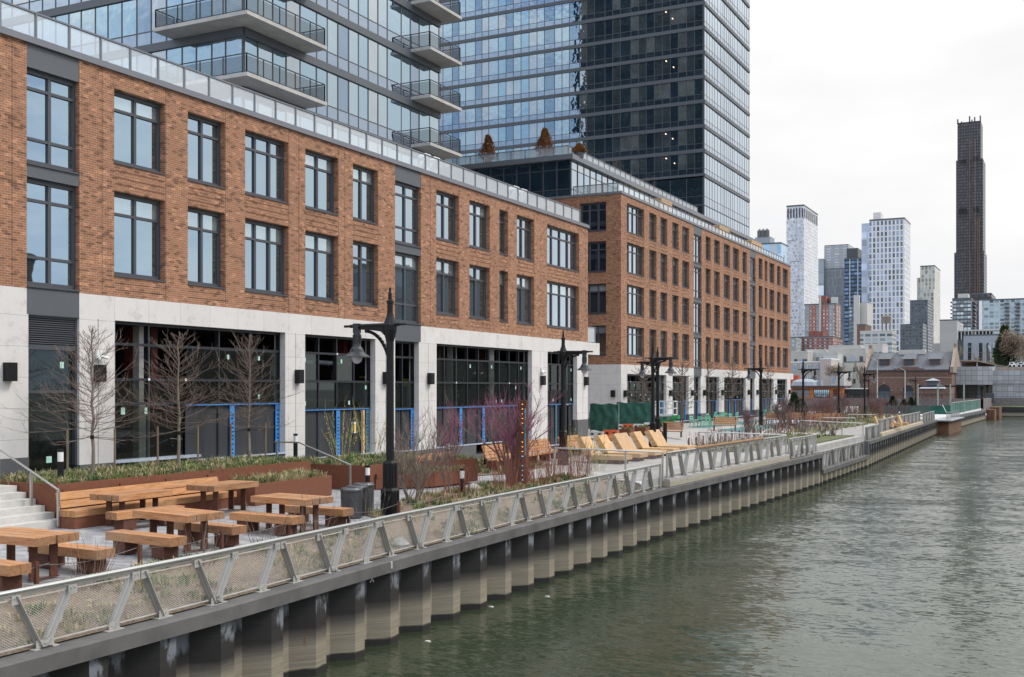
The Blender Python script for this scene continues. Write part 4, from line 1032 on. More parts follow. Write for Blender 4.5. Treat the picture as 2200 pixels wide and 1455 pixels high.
# rope posts along the plaza edge
rp = None
for i, py_ in enumerate((12.4,14.6,17.2,19.7,22.2,24.7,27.2)):
    if rp is None:
        rp = thing('rope_post', 'short rusty steel post with wire, %s from the left along the plaza edge' % ORD[i], 'post', (-17.45,py_,.58), 0, 'rusty posts with wire at the plaza edge')
        mb = MB(); mb.box(-.035,.035,-.035,.035,-.1,.46); mb.cyl((0,0,.40),(0,.05,.40),.015); mb.obj('post', CORTEN_D, rp)
        mb = MB(); pp = [(0, 2.5*k/8, .40-.10*math.sin(math.pi*k/8)) for k in range(9)]; [mb.cyl(a, b, .007, n=4) for a, b in zip(pp, pp[1:])]; mb.obj('wire', STEEL, rp)
    else: dup(rp, (-17.45,py_,.58), 0, 'short rusty steel post with wire, %s from the left along the plaza edge' % ORD[i])
# bollard lights
bl0 = None
def bollard(x, y, z, label, h=.95):
    global bl0
    if bl0 is None:
        bl0 = thing('bollard_light', label, 'bollard light', (x,y,z), 0, 'bollard lights')
        mb = MB(); mb.cyl((0,0,0),(0,0,.60),.085,n=16); mb.obj('post', BLACK, bl0)
        mb = MB(); mb.cyl((0,0,.60),(0,0,.87),.08,n=16); mb.obj('diffuser', WHITE, bl0); mb = MB(); mb.cyl((0,0,.87),(0,0,.95),.086,n=16); mb.obj('cap', BLACK, bl0)
    else: dup(bl0, (x,y,z), 0, label)
x, y = at(130,1036,1.68); bollard(x, y, 1.66, 'bollard light standing in the grasses of the long planter, left of the saplings')
x, y = -27.2, onX(635,-27.2); bollard(x, y, 1.6, 'bollard light in front of the white pier right of the saplings')
x, y = at(790,1052,.68); bollard(x, y, .6, 'bollard light just left of the near lamp post base')
x, y = at(993,1062,.65); bollard(x, y, .6, 'bollard light among twigs right of the slatted tilted bench')
x, y = at(962,985,.9); bollard(x, y, .75, 'bollard light in front of the dark boards, left of the purple bush')
x, y = at(1043,995,.72); bollard(x, y, .66, 'bollard light closest to the left side of the purple bush')
x, y = at(1932,898,.45); bollard(x, y, .45, 'distant bollard light near the far guard railing')

# ---------------------------------------------------------------- lamps
GLOBE = mat('frosted_lamp_globe', (.50,.50,.52), .25, var=.03)
def make_lamp(side=1):
    root = thing('street_lamp', '', 'street lamp', (0,0,0), 0, 'black promenade street lamps')
    mb = MB()
    def sq(z0, z1, w0, w1=None, m=0): w1 = w0 if w1 is None else w1; mb.lathe((0,0,0), [(w0*.7071*2/2**.5/1.0, z0),(w1*.7071*2/2**.5, z1)], 4)
    mb.box(-.27,.27,-.27,.27,0,.16); mb.lathe((0,0,0), [(.38,.16),(.33,.30)], 4)
    mb.box(-.205,.205,-.205,.205,.30,1.12)
    for s_ in (-1,1):
        for o_ in (-.12,0,.12):
            mb.box(o_-.025,o_+.025,s_*.205,s_*.222,.36,1.06); mb.box(s_*.205,s_*.222,o_-.025,o_+.025,.36,1.06)
    mb.lathe((0,0,0), [(.31,1.12),(.24,1.20)], 4); mb.box(-.16,.16,-.16,.16,1.18,1.95)
    for s_ in (-1,1):
        for o_ in (-.08,.08): mb.box(o_-.02,o_+.02,s_*.16,s_*.175,1.22,1.9); mb.box(s_*.16,s_*.175,o_-.02,o_+.02,1.22,1.9)
    mb.lathe((0,0,0), [(.24,1.95),(.17,2.03)], 4); mb.obj('base', BLACK, root)
    mb = MB(); mb.lathe((0,0,0), [(.125,2.0),(.115,5.2),(.12,5.75)], 8)
    for z in (5.45,4.9,3.3): mb.cyl((.1,-.08,z),(.13,-.09,z),.012,n=6)
    mb.obj('pole', BLACK, root)
    mb = MB(); mb.lathe((0,0,0), [(.115,5.62),(.17,5.82),(.205,5.98),(.215,6.14),(.18,6.22),(.12,6.38),(.095,6.5),(0,6.5)], 8)
    mb.lathe((0,0,0), [(.09,6.45),(.09,6.78),(.105,6.80),(.105,6.87),(.06,6.9),(.058,7.1),(.036,7.12),(.036,7.27),(0,7.27)], 10); mb.obj('finial', BLACK, root)
    mb = MB(); s = side
    mb.cyl((-s*.55,0,6.15),(-s*.3,0,6.15),.035); mb.cyl((-s*.33,0,6.15),(s*.1,0,6.15),.055); mb.cyl((0,0,6.15),(s*1.45,0,6.13),.055); mb.cyl((s*1.4,0,6.13),(s*1.68,0,6.13),.038)
    pr = []
    for k in range(13):
        t = k/12*math.pi/2; pr.append((.10+1.0*(1-math.cos(t)), 5.0+1.02*math.sin(t)))
    lo = [(.05+.82*(1-math.cos(k/12*math.pi/2))+.04*k/12, 4.75+1.17*math.sin(k/12*math.pi/2)) for k in range(13)]
    for k in range(12):                                   # curved bracket as short thick pieces with an open eye
        a, b = lo[k], lo[k+1]; mb.beam((s*(a[0]+.02),0,a[1]),(s*(b[0]+.03),0,b[1]),.05,.085,0,(0,1,0)) if False else mb.extrude([(s*a[0],-.025,a[1]),(s*b[0],-.025,b[1]),(s*(b[0]+.0),-.025,b[1]+.10),(s*(a[0]-.10),-.025,a[1]+.06)] if s > 0 else [(s*(a[0]-.10),-.025,a[1]+.06),(s*b[0],-.025,b[1]+.10),(s*b[0],-.025,b[1]),(s*a[0],-.025,a[1])], (0,.05,0))
    mb.extrude([(s*.1,-.03,5.62),(s*.16,-.03,5.80),(s*.32,-.03,5.94),(s*.55,-.03,5.98),(s*1.25,-.03,6.03),(s*1.25,-.03,6.12),(s*.1,-.03,6.12)], (0,.06,0))
    mb.obj('arm', BLACK, root)
    mb = MB(); c = (s*1.21,0,0)
    mb.box(c[0]-.10,c[0]+.10,-.08,.08,5.92,6.21); mb.lathe(c, [(0,5.96),(.10,5.96),(.115,5.86),(.115,5.58),(.13,5.5),(.19,5.42),(.22,5.33),(.40,5.19),(.405,5.17),(.2,5.20),(0,5.22)], 24)
    for k in range(8): t = k*math.pi/4; mb.box(c[0]+.12*math.cos(t)-.012, c[0]+.12*math.cos(t)+.012, .12*math.sin(t)-.012, .12*math.sin(t)+.012, 5.6, 5.86)
    lh = mb.obj('lamp_head', mat('dark_lamp_hood', (.035,.037,.042), .3, .3), root)
    mb = MB(); mb.lathe(c, [(.17,5.19),(.165,5.12),(.13,5.04),(.08,4.99),(0,4.97)], 20); mb.obj('globe', GLOBE, lh, smooth=True)
    return root
LP = [(838,618,-1,.25,'nearest and largest black lamp post, its lantern hanging to the left over the shopfronts'),
      (1210,710,1,.25,'second black lamp post, lantern on its right, at the corner of the near brick block'),
      (1402.5,732,1,.35,'left post of the close pair of lamps behind the loungers, lantern to the right'),
      (1413,745,-1,.35,'right post of the close pair of lamps behind the loungers, lantern to the left'),
      (1635,767,-1,.4,'black lamp post with its lantern to the left in front of the far brick block'),
      (1725.5,770.5,1,.4,'black lamp post with lantern to the right, first one right of the far brick block'),
      (1802,778,1,.4,'black lamp post in front of the rendered row house and orange shop'),
      (1857.7,785,1,.4,'black lamp post in front of the left edge of the old brick pump house'),
      (1866.4,807,-1,.6,'small distant lamp post just right of another, its lantern to the left'),
      (1967,806.6,-1,.6,'small distant lamp post in front of the middle of the old brick pump house')]
lamp = {1: make_lamp(1), -1: make_lamp(-1)}; used = set()
for px, top, side, z0, lb in LP:
    Z = F*(7.27-.0-HC+.0)/(HY-top); X = Z*(px-1100)/F; x, y = FW[0]*Z+RT[0]*X, FW[1]*Z+RT[1]*X
    k = (7.27-z0)/7.27
    if side in used: o = dup(lamp[side], (x,y,z0), 0, lb)
    else: o = lamp[side]; used.add(side); o.location = (x, y, z0); o['label'] = lb
    o.scale = (k, k, k)

# ---------------------------------------------------------------- plants
def tuft(mb, x, y, z, h, n, rng, m, spread=.12, wd=.018):
    for _ in range(n):
        a = rng.uniform(0, 6.283); r = rng.uniform(0, spread); l = h*rng.uniform(.5, 1.1); le = rng.uniform(.15, .75)*l
        bx, by = x+r*math.cos(a), y+r*math.sin(a); tx, ty = bx+le*math.cos(a), by+le*math.sin(a)
        w_ = wd*rng.uniform(.6, 1.5); c, s_ = math.cos(a+1.57)*w_, math.sin(a+1.57)*w_
        mx, my = bx+(tx-bx)*.4, by+(ty-by)*.4
        mb.face([(bx-c,by-s_,z),(bx+c,by+s_,z),(mx+c*.8,my+s_*.8,z+l*.65),(mx-c*.8,my-s_*.8,z+l*.65)], m)
        mb.face([(mx-c*.8,my-s_*.8,z+l*.65),(mx+c*.8,my+s_*.8,z+l*.65),(tx,ty,z+l*rng.uniform(.7,.95))], m)
def ground_cover(name, label, spots, zf, seed, hs, mixw, n=14, spread=.14, wd=.018):
    rng = random.Random(seed); mb = MB()
    for x, y in spots(rng):
        m = rng.choices((0,1,2), mixw)[0]; tuft(mb, x, y, zf(x, y), rng.uniform(*hs), n, rng, m, spread, wd)
    return tag(mb.obj(name, [GR1, GR2, GR3]), label, 'ground cover', None, 'stuff')
def inpoly(x, y, P):
    c = False
    for i in range(len(P)):
        (x0,y0),(x1,y1) = P[i], P[i-1]
        if (y0 > y) != (y1 > y) and x < (x1-x0)*(y-y0)/(y1-y0)+x0: c = not c
    return c
def fill(P, dens, inset=.08):
    x0, x1 = min(p[0] for p in P)+inset, max(p[0] for p in P)-inset; y0, y1 = min(p[1] for p in P)+inset, max(p[1] for p in P)-inset
    def f(rng):
        for _ in range(int((x1-x0)*(y1-y0)*dens)):
            x, y = rng.uniform(x0, x1), rng.uniform(y0, y1)
            if inpoly(x, y, P): yield x, y
    return f
ground_cover('sedge_grass', 'mixed green and straw coloured sedges covering the long planter', fill(pl1, 30), lambda x, y: 1.64, 1, (.16,.36), (6,5,3), n=20, wd=.011)
ground_cover('sedge_grass', 'straw and green grasses in the lower planter box', fill(pl2, 26), lambda x, y: 1.22, 2, (.2,.42), (5,6,1), n=20, wd=.011)
ground_cover('sedge_grass', 'green sedges in the planter behind the near lamp post', fill(pl3, 16), lambda x, y: 1.42, 3, (.15,.38), (7,3,4), n=20, wd=.012)
ground_cover('sedge_grass', 'grasses in the small low planter step', fill(pl4, 20), lambda x, y: 1.08, 4, (.2,.35), (5,5,1), n=18, wd=.011)
slope = [(-17.35,9),(-15.4,9),(-15.5,16),(-15.8,26),(-16.15,45),(-17.35,45)]
sl = fill(slope, 26)
def slope_spots(rng):
    for x, y in sl(rng):
        if math.sin(x*2.3+y*.9)+math.sin(y*1.7-x)+rng.uniform(-1.1,1.1) > .1: yield x, y
ground_cover('slope_grass', 'sparse green and dry tufts on the mulched slope behind the near railing', slope_spots, zs, 5, (.08,.22), (4,6,2), n=14, spread=.2, wd=.013)
ground_cover('bed_grass', 'grass tufts under the shrubs beside the near lamp post', fill(BED1, 7), lambda x, y: zg(x,y)+.03, 6, (.08,.28), (6,3,5), n=16, wd=.012)
ground_cover('bed_grass', 'grass tufts around the bollard lights near the building', fill(BED2, 9), lambda x, y: zg(x,y)+.03, 7, (.12,.32), (5,3,5), n=12)
# stones
for i, (px, py, lb) in enumerate(((1018,1056,'pale boulder in the planting bed right of the tilted slatted bench'),(748+112,1138,'white stone on the slope below the near lamp post'))):
    x, y = at(px, py, .55); mb = MB(); rng = random.Random(i); mb.lathe((0,0,0), [(.0,-.1),(.2,-.05),(.24,.08),(.16,.2),(.05,.25),(0,.25)], 9); mb.v = [(a*rng.uniform(.85,1.15), b*rng.uniform(.85,1.15), c) for a, b, c in mb.v]
    o = mb.obj('boulder', PATH, loc=(x, y, zs(x,y) if x > -17.4 else .6)); tag(o, lb, 'boulder')

def limb(mb, p, d, L, r, rng, seg=4, bend=.18, up=.06, m=0, n=4):
    pts = [Vector(p)]; d = Vector(d).normalized()
    for k in range(seg):
        d = (d+Vector((rng.uniform(-bend,bend), rng.uniform(-bend,bend), rng.uniform(-bend,bend)+up))).normalized(); pts.append(pts[-1]+d*(L/seg))
    for k in range(seg): mb.cyl(pts[k], pts[k+1], r*(1-k/seg*.65), r*(1-(k+1)/seg*.65), n=n, m=m, cap=False)
    return pts
STAKE = mat('weathered_stake', (.20,.145,.095), .9, var=.2)
def sapling(name, label, x, y, z, H, spread, seed, clear=.28, nb=46, group=None, stakes=True, cone=True, rmin=.006, mats=None):
    rng = random.Random(seed); root = thing(name, label, 'tree', (x,y,z), 0, group)
    tr = MB(); cr = MB(); pts = [Vector((0,0,0))]; n = 10
    for k in range(n): pts.append(Vector((rng.uniform(-.04,.04)*H/5, rng.uniform(-.04,.04)*H/5, H*(k+1)/n)))
    for k in range(n): tr.cyl(pts[k], pts[k+1], .06*H/5*(1-k/n*.85)+.008, .06*H/5*(1-(k+1)/n*.85)+.006, n=7, cap=False)
    tr.obj('trunk', BARK, root, smooth=True)
    for i in range(nb):
        f = i/(nb-1); h = H*(clear+(1-clear)*f*.97); k = min(n-1, int(h/H*n)); p = pts[k].lerp(pts[k+1], h/H*n-k)
        a = i*2.4+rng.uniform(-.4,.4)
        L = spread*(min(1,.72+f*2.2)*(1-f)**.8*.98+.10)*rng.choice((.45,.7,.85,1.,1.08))*rng.uniform(.85,1.1) if cone else spread*(math.sin(min(1,f*1.1)*math.pi)*.6+.35)*rng.uniform(.6,1.1)
        el = -.02+.75*f+rng.uniform(-.2,.25)
        d = (math.cos(a)*math.cos(el), math.sin(a)*math.cos(el), math.sin(el))
        q = limb(cr, p, d, L, max(rmin, .014*H/5*(1-f*.6)), rng, 4, .14, .05)
        for j in range(1, 5):
            for _ in range(2):
                dd = (q[j]-q[j-1]).normalized()+Vector((rng.uniform(-.8,.8), rng.uniform(-.8,.8), rng.uniform(-.2,.8)))
                t = limb(cr, q[j-1].lerp(q[j], rng.random()), dd, L*rng.uniform(.2,.42), rmin*.8, rng, 2, .2, .05, n=3)
                dd2 = (t[1]-t[0]).normalized()+Vector((rng.uniform(-.7,.7), rng.uniform(-.7,.7), rng.uniform(-.2,.6)))
                limb(cr, t[1], dd2, L*rng.uniform(.1,.2), rmin*.6, rng, 1, .2, n=3)
    cr.obj('crown', mats or TWIG, root)
    if stakes:
        for sx, sy in ((-.15,-.78),(.1,.78)):
            m_ = MB(); m_.cyl((sx,sy,-.1),(sx,sy,1.45),.032,n=6); m_.obj('stake', STAKE, root)
        m_ = MB(); m_.cyl((-.15,-.78,1.15),(0,0,1.22),.012,n=4); m_.cyl((.1,.78,1.15),(0,0,1.22),.012,n=4); m_.cyl((0,0,1.16),(0,0,1.27),.06,n=8); m_.obj('tie', BLACK, root)
    return root
G = 'staked bare saplings in the long planter'
def pl_at(px): return (-26.1, onX(px, -26.1))
for i, (px, top, lb) in enumerate(((198,705,'left bare sapling of the long planter, in front of the first wall light'),(384,715,'middle bare sapling of the long planter, before the white column'),(535,722,'right bare sapling of the long planter, before the blue taped boards'))):
    x, y = pl_at(px); H = zX(px, top, x)-1.65; sapling('staked_sapling', lb, x, y, 1.65, H, 2.15, 20+i, clear=.27, nb=78, group=G, rmin=.0075)
def vase(name, label, x, y, z, H, spread, seed, stems=7, mats=(TWIG,TWIGP), tip=.5, dens=3, group=None, cat='shrub', lean=.5, rmul=1.):
    rng = random.Random(seed); root = thing(name, label, cat, (x,y,z), 0, group); st = MB(); cr = MB()
    def grow(p, d, L, r, lv):
        q = limb(st if lv < 2 else cr, p, d, L, max(r,.0045*rmul), rng, 3, .13, .07, m=0 if lv < 3 else 1, n=5 if lv < 2 else 3)
        if lv >= 4: return
        for _ in range(dens if lv else dens+1):
            k = rng.randint(1,3); dd = (q[k]-q[k-1]).normalized()+Vector((rng.uniform(-.7,.7)*spread, rng.uniform(-.7,.7)*spread, rng.uniform(-.05,.5)))
            grow(q[k-1].lerp(q[k], rng.uniform(.4,1)), dd, L*rng.uniform(.55,.78), r*.55, lv+1)
    for i in range(stems):
        a = i/stems*6.283+rng.uniform(-.3,.3); t = rng.uniform(.2,1)*lean
        grow((.08*math.cos(a),.08*math.sin(a),-.05), (math.cos(a)*t, math.sin(a)*t, 1), H*.40*rng.uniform(.8,1.1), .022*H/3*rmul, 0)
    st.obj('stems', [mats[0], mats[0]], root); cr.obj('twigs', [mats[0], mats[1]], root); return root
x, y = at(900,1085,.6); vase('bare_shrub', 'bare multi stemmed grey shrub right beside the near lamp post base', x-.2, y, .55, 3.9, 1.2, 31, 7, dens=3, mats=(BARK,TWIG), lean=.7, rmul=1.3)
x, y = at(1105,1040,.62); vase('redbud_shrub', 'large purple budded shrub next to the rusty light column', x-.6, y+1, .6, 4.9, 1.15, 32, 9, dens=3, lean=.6, rmul=1.8)
x, y = at(962,1055,.7); vase('bare_shrub', 'thin grey shrub in front of the white pier, behind the tilted bench', x-1.2, y+2, .6, 4.2, .9, 33, 5, dens=3, mats=(TWIG,TWIGP), lean=.4)
BLU3 = mat('blue_tarpaulin', (.10,.22,.45), .6)
def stems(name, label, x, y, z, H, n, rad, seed, m=TWIGR, buds=None, group=None, lean=.18, rr=.008):
    rng = random.Random(seed); mb = MB()
    for i in range(n):
        a = rng.uniform(0,6.283); r = rad*math.sqrt(rng.random()); p = (r*math.cos(a), r*math.sin(a), 0)
        q = limb(mb, p, (math.cos(a)*lean*rng.random()*2, math.sin(a)*lean*rng.random()*2, 1), H*rng.uniform(.5,1.05), rr, rng, 3, .07, .03, n=3)
        for _ in range(3):
            k = rng.randint(1,3); dd = (q[k]-q[k-1]).normalized()+Vector((rng.uniform(-.5,.5), rng.uniform(-.5,.5), .3)); limb(mb, q[k], dd, H*rng.uniform(.12,.3), rr*.65, rng, 2, .1, n=3)
        if buds:
            for _ in range(9):
                k = rng.random(); c = q[1].lerp(q[3], k)+Vector((rng.uniform(-.03,.03), rng.uniform(-.03,.03), 0)); mb.box(c.x-.014,c.x+.014,c.y-.014,c.y+.014,c.z-.02,c.z+.02,1)
    o = mb.obj(name, [m, buds or m], loc=(x,y,z)); return tag(o, label, 'shrub', group)
SP = [(-17.9,30.6,'just right of the near lamp post',1.1,26),(-18.6,33.2,'below the tilted slatted bench',1.3,34),(-18.4,36.2,'at the left foot of the rusty light column',1.5,44),(-19.3,38.0,'behind the rusty light column',1.6,44),
      (-18.2,38.6,'at the right foot of the rusty light column',1.7,50),(-19.4,41.2,'left of the second lamp post',1.8,50),(-18.2,42.0,'in front of the second lamp post',1.6,44),(-19.3,44.0,'at the left end of the straight mesh railing',1.5,36)]
for i, (x, y, lb, H, n) in enumerate(SP): stems('red_stem_shrub', 'thicket of upright red brown stems '+lb, x, y, zg(x,y), H, n, .62, 40+i, group='red stem thickets in the near bed')
YB = mat('yellow_green_buds', (.36,.34,.10), .8)
for i, (px, py, H, lb) in enumerate(((1238,1003,2.0,'yellow budding stems in front of the first timber lounger'),(1290,1012,1.6,'yellow budding stems by the straight mesh railing'),(800,1020,2.2,'tall yellow budding canes in front of the boards left of the near lamp'),(735,1000,2.4,'tallest yellow budding canes, beside the orange notice'))):
    x, y = (at(px, py, .6) if i < 2 else (-26.2, onX(px, -26.2))); stems('budding_canes', lb, x, y, .6 if i < 2 else 1.4, H, 14, .3, 60+i, TWIGY, YB, lean=.25)
for i, y in enumerate((12.6,15.3,18.6,20.4,22.6,24.6)):
    stems('dormant_twigs', 'thin leafless twigs on the slope, %s clump from the left behind the railing' % ORD[i], -17.0+.2*(i%2), y, zs(-16.9, y), 1.15, 16, .28, 70+i, TWIG, group='leafless twig clumps on the slope', lean=.35)
# row of slender bare trees in front of the far block
for i, (px, py, top, sp, lb) in enumerate(((1383,925,765,1.7,'in front of the green screen fence'),(1467,922,770,1.9,'left of the mint green chairs'),(1522,908,748,2.0,'behind the mint green chairs'),(1573,906,760,1.9,'centred before the far stone piers'),(1650,900,776,1.7,'just right of the lamp before the far block'))):
    x, y = at(px, py, .95); Z = x*FW[0]+y*FW[1]; sapling('bare_tree', 'slender bare tree '+lb, x, y, .9, (py-top)*Z/F, sp, 80+i, clear=.28, nb=60, group='slender bare trees in front of the far block', stakes=False, rmin=.020)
# leafless shrubs with purple haze of buds further away
for i, (px, py, H, lb, n) in enumerate(((1605,935,2.9,'dense bare purple shrub left of the wooden benches',6),(1785,965,3.0,'small bare tree on the grass bank behind the lowered railing',3),(1760,900,3.2,'purple shrub between the two lamps right of the far block',5),(1815,893,3.4,'purple shrub around the lamp before the orange shop',5),(1900,880,3.0,'purple shrub before the arched door of the pump house',5),(1950,877,3.0,'purple shrub before the middle of the pump house',5),(1700,905,3.0,'purple shrub at the right end of the far block',5))):
    zz = .5 if i else .5
    x, y = at(px, py, zz if i != 1 else -.6); vase('bare_shrub', lb, x, y, zz if i != 1 else -.6, H, .95, 100+i, n, dens=3, group='bare purple shrubs farther along the promenade', rmul=2.6 if i > 1 else 2.0, mats=(TWIG, mat('mauve_twig_%s' % ('abcdefg'[i]), (.15,.08,.09), .9)))
TWIGM = mat('brown_purple_twig', (.15,.085,.09), .9, var=.25, vs=3)
MID = [(-20.5,69,1.0,'behind the first struts of the timber arm rest'),(-19.0,73,.9,'in the bed behind the end of the timber arm rest'),(-21.3,76,1.2,'left of the small pale handrail'),(-21.8,88,1.6,'inland of the lowered railing, left clump'),(-21.9,94,1.7,'inland of the lowered railing, right clump'),
       (-22.6,101,1.9,'at the foot of the lamp right of the far block'),(-23.2,107,2.0,'just behind the lamp right of the far block'),(-25.5,112,1.9,'behind the half hidden slatted bench'),(-22.8,116,2.0,'between two lamps beyond the far block, left clump'),(-24.5,122,2.2,'between two lamps beyond the far block, right clump'),
       (-22.9,130,2.1,'beyond the lamp in front of the row house'),(-25.0,136,2.3,'before the mesh fence below the orange shop'),(-23.2,146,2.2,'before the mesh fence below the pump house left corner'),(-26,152,2.4,'before the mesh fence, middle clump'),(-22.5,158,2.2,'before the mesh fence, right clump')]
for i, (x, y, H, lb) in enumerate(MID): stems('brown_thicket', 'low red brown leafless thicket '+lb, x, y, zg(x,y), H, 46, 1.0+.01*y, 300+i, (TWIGR,TWIG,TWIGM)[i%3], group='leafless thickets farther along the promenade', rr=.011+.00013*y)
for i, (x, y, H) in enumerate(((-24.2,104,3.2),(-26.4,118,3.6),(-24.8,128,3.4),(-26.0,142,3.8),(-23.5,152,3.6))): vase('bare_shrub', 'tall bare purple brown shrub among the thickets, %s counting away from the camera' % ORD[i], x, y, zg(x,y), H, 1.1, 320+i, 7, dens=3, group='bare purple shrubs farther along the promenade', rmul=2.6, lean=.7, mats=(TWIG,TWIGM))
ground_cover('bed_grass', 'low brown and green cover around the far thickets', fill([(-22.2,98),(-19.6,98),(-20.5,160),(-28,160),(-25,128),(-23.9,108)], 2.2), lambda x, y: zg(x,y)+.02, 18, (.2,.55), (3,6,3), n=9, spread=.4, wd=.05)
mb = MB(); rng = random.Random(4); P_ = [[(-27.2+i*.5+rng.uniform(-.1,.1), 108+j*.7, zg(-26,109)+max(0, rng.uniform(.1,.75)*math.sin(math.pi*i/7)*math.sin(math.pi*j/5))) for j in range(6)] for i in range(8)]
for i in range(7):
    for j in range(5): mb.face([P_[i][j], P_[i+1][j], P_[i+1][j+1], P_[i][j+1]], (i+j) % 2)
tag(mb.obj('tarpaulin', [WHITEP, BLU3]), 'crumpled blue and white tarpaulin heap behind the wide slatted bench', 'tarpaulin')
def conifer(name, label, x, y, z, H, W, seed, m, group=None, n=900, leaf=.12):
    rng = random.Random(seed); root = thing(name, label, 'tree', (x,y,z), 0, group)
    mb = MB(); mb.cyl((0,0,0),(0,0,H*.95),H*.02,.01,n=6); mb.obj('trunk', BARK, root); mb = MB()
    for _ in range(n):
        f = rng.random()**.8; a = rng.uniform(0,6.283); r = W*min(1,f*5+.35)*(1-f)**.8*(.2+.8*rng.random()**.5)*(.85+.2*math.sin(a*3+f*9)); c = Vector((r*math.cos(a), r*math.sin(a), H*(.08+.92*f)))
        d = Vector((math.cos(a), math.sin(a), rng.uniform(-.2,.9)))*leaf*rng.uniform(.6,1.4); e = Vector((-math.sin(a), math.cos(a), rng.uniform(-.4,.4)))*leaf*.35
        mb.face([c-e, c+d*.2+e, c+d])
        mb.face([c+e*.5, c+d*.6-e, c+d+Vector((0,0,leaf*.5))])
    mb.obj('crown', m, root); return root
for i, (px, pt, W, lb) in enumerate(((1049,292,1.0,'browned potted conifer, left one on the far roof terrace'),(1171,278,1.1,'largest browned potted conifer on the far roof terrace'),(1245,312,.7,'small yellow brown conifer behind the terrace rail corner'))):
    Yp = B0+1.6; x = onY(px, Yp); z = 23.72; t_ = zY(px, pt, Yp); conifer('potted_conifer', lb, x, Yp, z+.3, t_-z-.3, W, 130+i, RUSTN, 'browned conifers on the roof terrace', 1300, .16)
    mb = MB(); mb.lathe((x,Yp,z), [(0,0),(.35,0),(.42,.4),(.38,.42),(0,.36)], 12); tag(mb.obj('plant_pot', GRANITE), 'dark pot of the '+('left conifer','largest conifer','small conifer')[i]+' on the roof terrace', 'pot')
for i, (px, lb) in enumerate(((1310,'left'),(1345,'middle'),(1392,'right'))):
    x = XP-1.0; y = onX(px, x); stems('roof_shrub', 'thin bare shrub, %s one behind the penthouse terrace rail' % lb, x, y, 23.7, 2.0, 22, .8, 140+i, TWIG, group='thin bare shrubs on the penthouse roof')
for i, (px, py, H, W, lb) in enumerate(((1706,912,3.3,1.2,'tall evergreen just right of the far block'),(1722,908,2.6,1.2,'second evergreen right of the far block, beside the lamp post'),(1918,885,2.6,1.3,'dark evergreen before the green mesh fence, left one'),(1942,882,1.9,1.0,'yellow green evergreen, middle of three before the mesh fence'),(1958,880,2.2,1.0,'yellow green evergreen, right of three before the mesh fence'))):
    x, y = at(px, py, .6); conifer('evergreen_shrub', lb, x, y, .5, H, W, 150+i, EVER, 'evergreens along the far promenade', 900, .22)

# ---------------------------------------------------------------- things on the promenade
def pxz(px, py, Y): return (onY(px, Y), zY(px, py, Y))
def lounger(x, y, W, label):
    root = thing('timber_lounger', label, 'lounger', (x,y,.44), 0, 'slatted timber loungers on the deck')
    n = max(6, int(W/.13)); d = W/n; mb = MB()
    for i in range(n): mb.box(-.1, 2.0, i*d+.006, (i+1)*d-.006, .20, .42-.0)
    mb.obj('seat_slats', WL, root); mb = MB()
    for i in range(n): mb.extrude([(-.10,i*d+.006,.20),(.16,i*d+.006,.42),(-.42,i*d+.006,1.36),(-.72,i*d+.006,1.28)], (0,d-.012,0))
    mb.obj('backrest_slats', WL, root); mb = MB(); mb.box(.1,1.8,.08,W-.08,0,.20); mb.obj('steel_base', CORTEN_D, root)
for x, y, W, lb in ((-22.5,53.2,1.2,'first timber lounger from the left, behind the straight mesh railing'),(-22.5,55.6,1.2,'second timber lounger from the left, with a dark streaked backrest'),(-22.5,57.9,2.0,'third timber lounger from the left, an extra wide one in the middle'),(-22.5,61.0,1.2,'fourth timber lounger from the left, a narrow one between two wide ones'),(-22.5,63.6,1.9,'rightmost timber lounger, extra wide, beside the black post')): lounger(x, y, W, lb)
x, y = at(1429,958,.5); mb = MB(); mb.cyl((0,0,-.1),(0,0,1.55),.13,n=14); mb.lathe((0,0,0), [(.14,1.5),(.14,1.56),(0,1.58)], 14); tag(mb.obj('bollard', BLACK, loc=(x,y,.47)), 'thick black post right of the timber loungers, beside the pair of lamps', 'bollard')
# rusty light column
x, y = at(1124,1037,.62); lc = thing('light_column', 'tall rusty steel column studded with orange and blue lights behind the purple bush', 'light column', (x,y,.6), R(8))
mb = MB(); mb.box(-.17,.17,-.17,.17,0,3.25); mb.box(.10,.178,-.178,-.12,.0,3.25); mb.obj('column', CORTEN_D, lc)
def emis(name, c, s):
    m, t, b = base_mat(name); b.inputs['Base Color'].default_value = (*c, 1); b.inputs['Emission Color'].default_value = (*c, 1); b.inputs['Emission Strength'].default_value = s; return m
EO = emis('orange_led', (1,.35,.05), 1.2); EB = emis('blue_led', (.1,.6,1), 1.0)
for i in range(17):
    z = 3.1-i*.185
    if i in (5, 7, 12): continue
    mb = MB(); mb.box(-.025+.03,.025+.03,-.185,-.171,z-.016,z+.016); mb.obj('led_light', EO if i < 11 else EB, lc)
mb = MB(); mb.box(.125,.165,-.19,-.179,1.1,2.95); mb.obj('light_strip', mat('dull_cyan_strip', (.10,.42,.50), .4, vs=20, var=.6), lc)
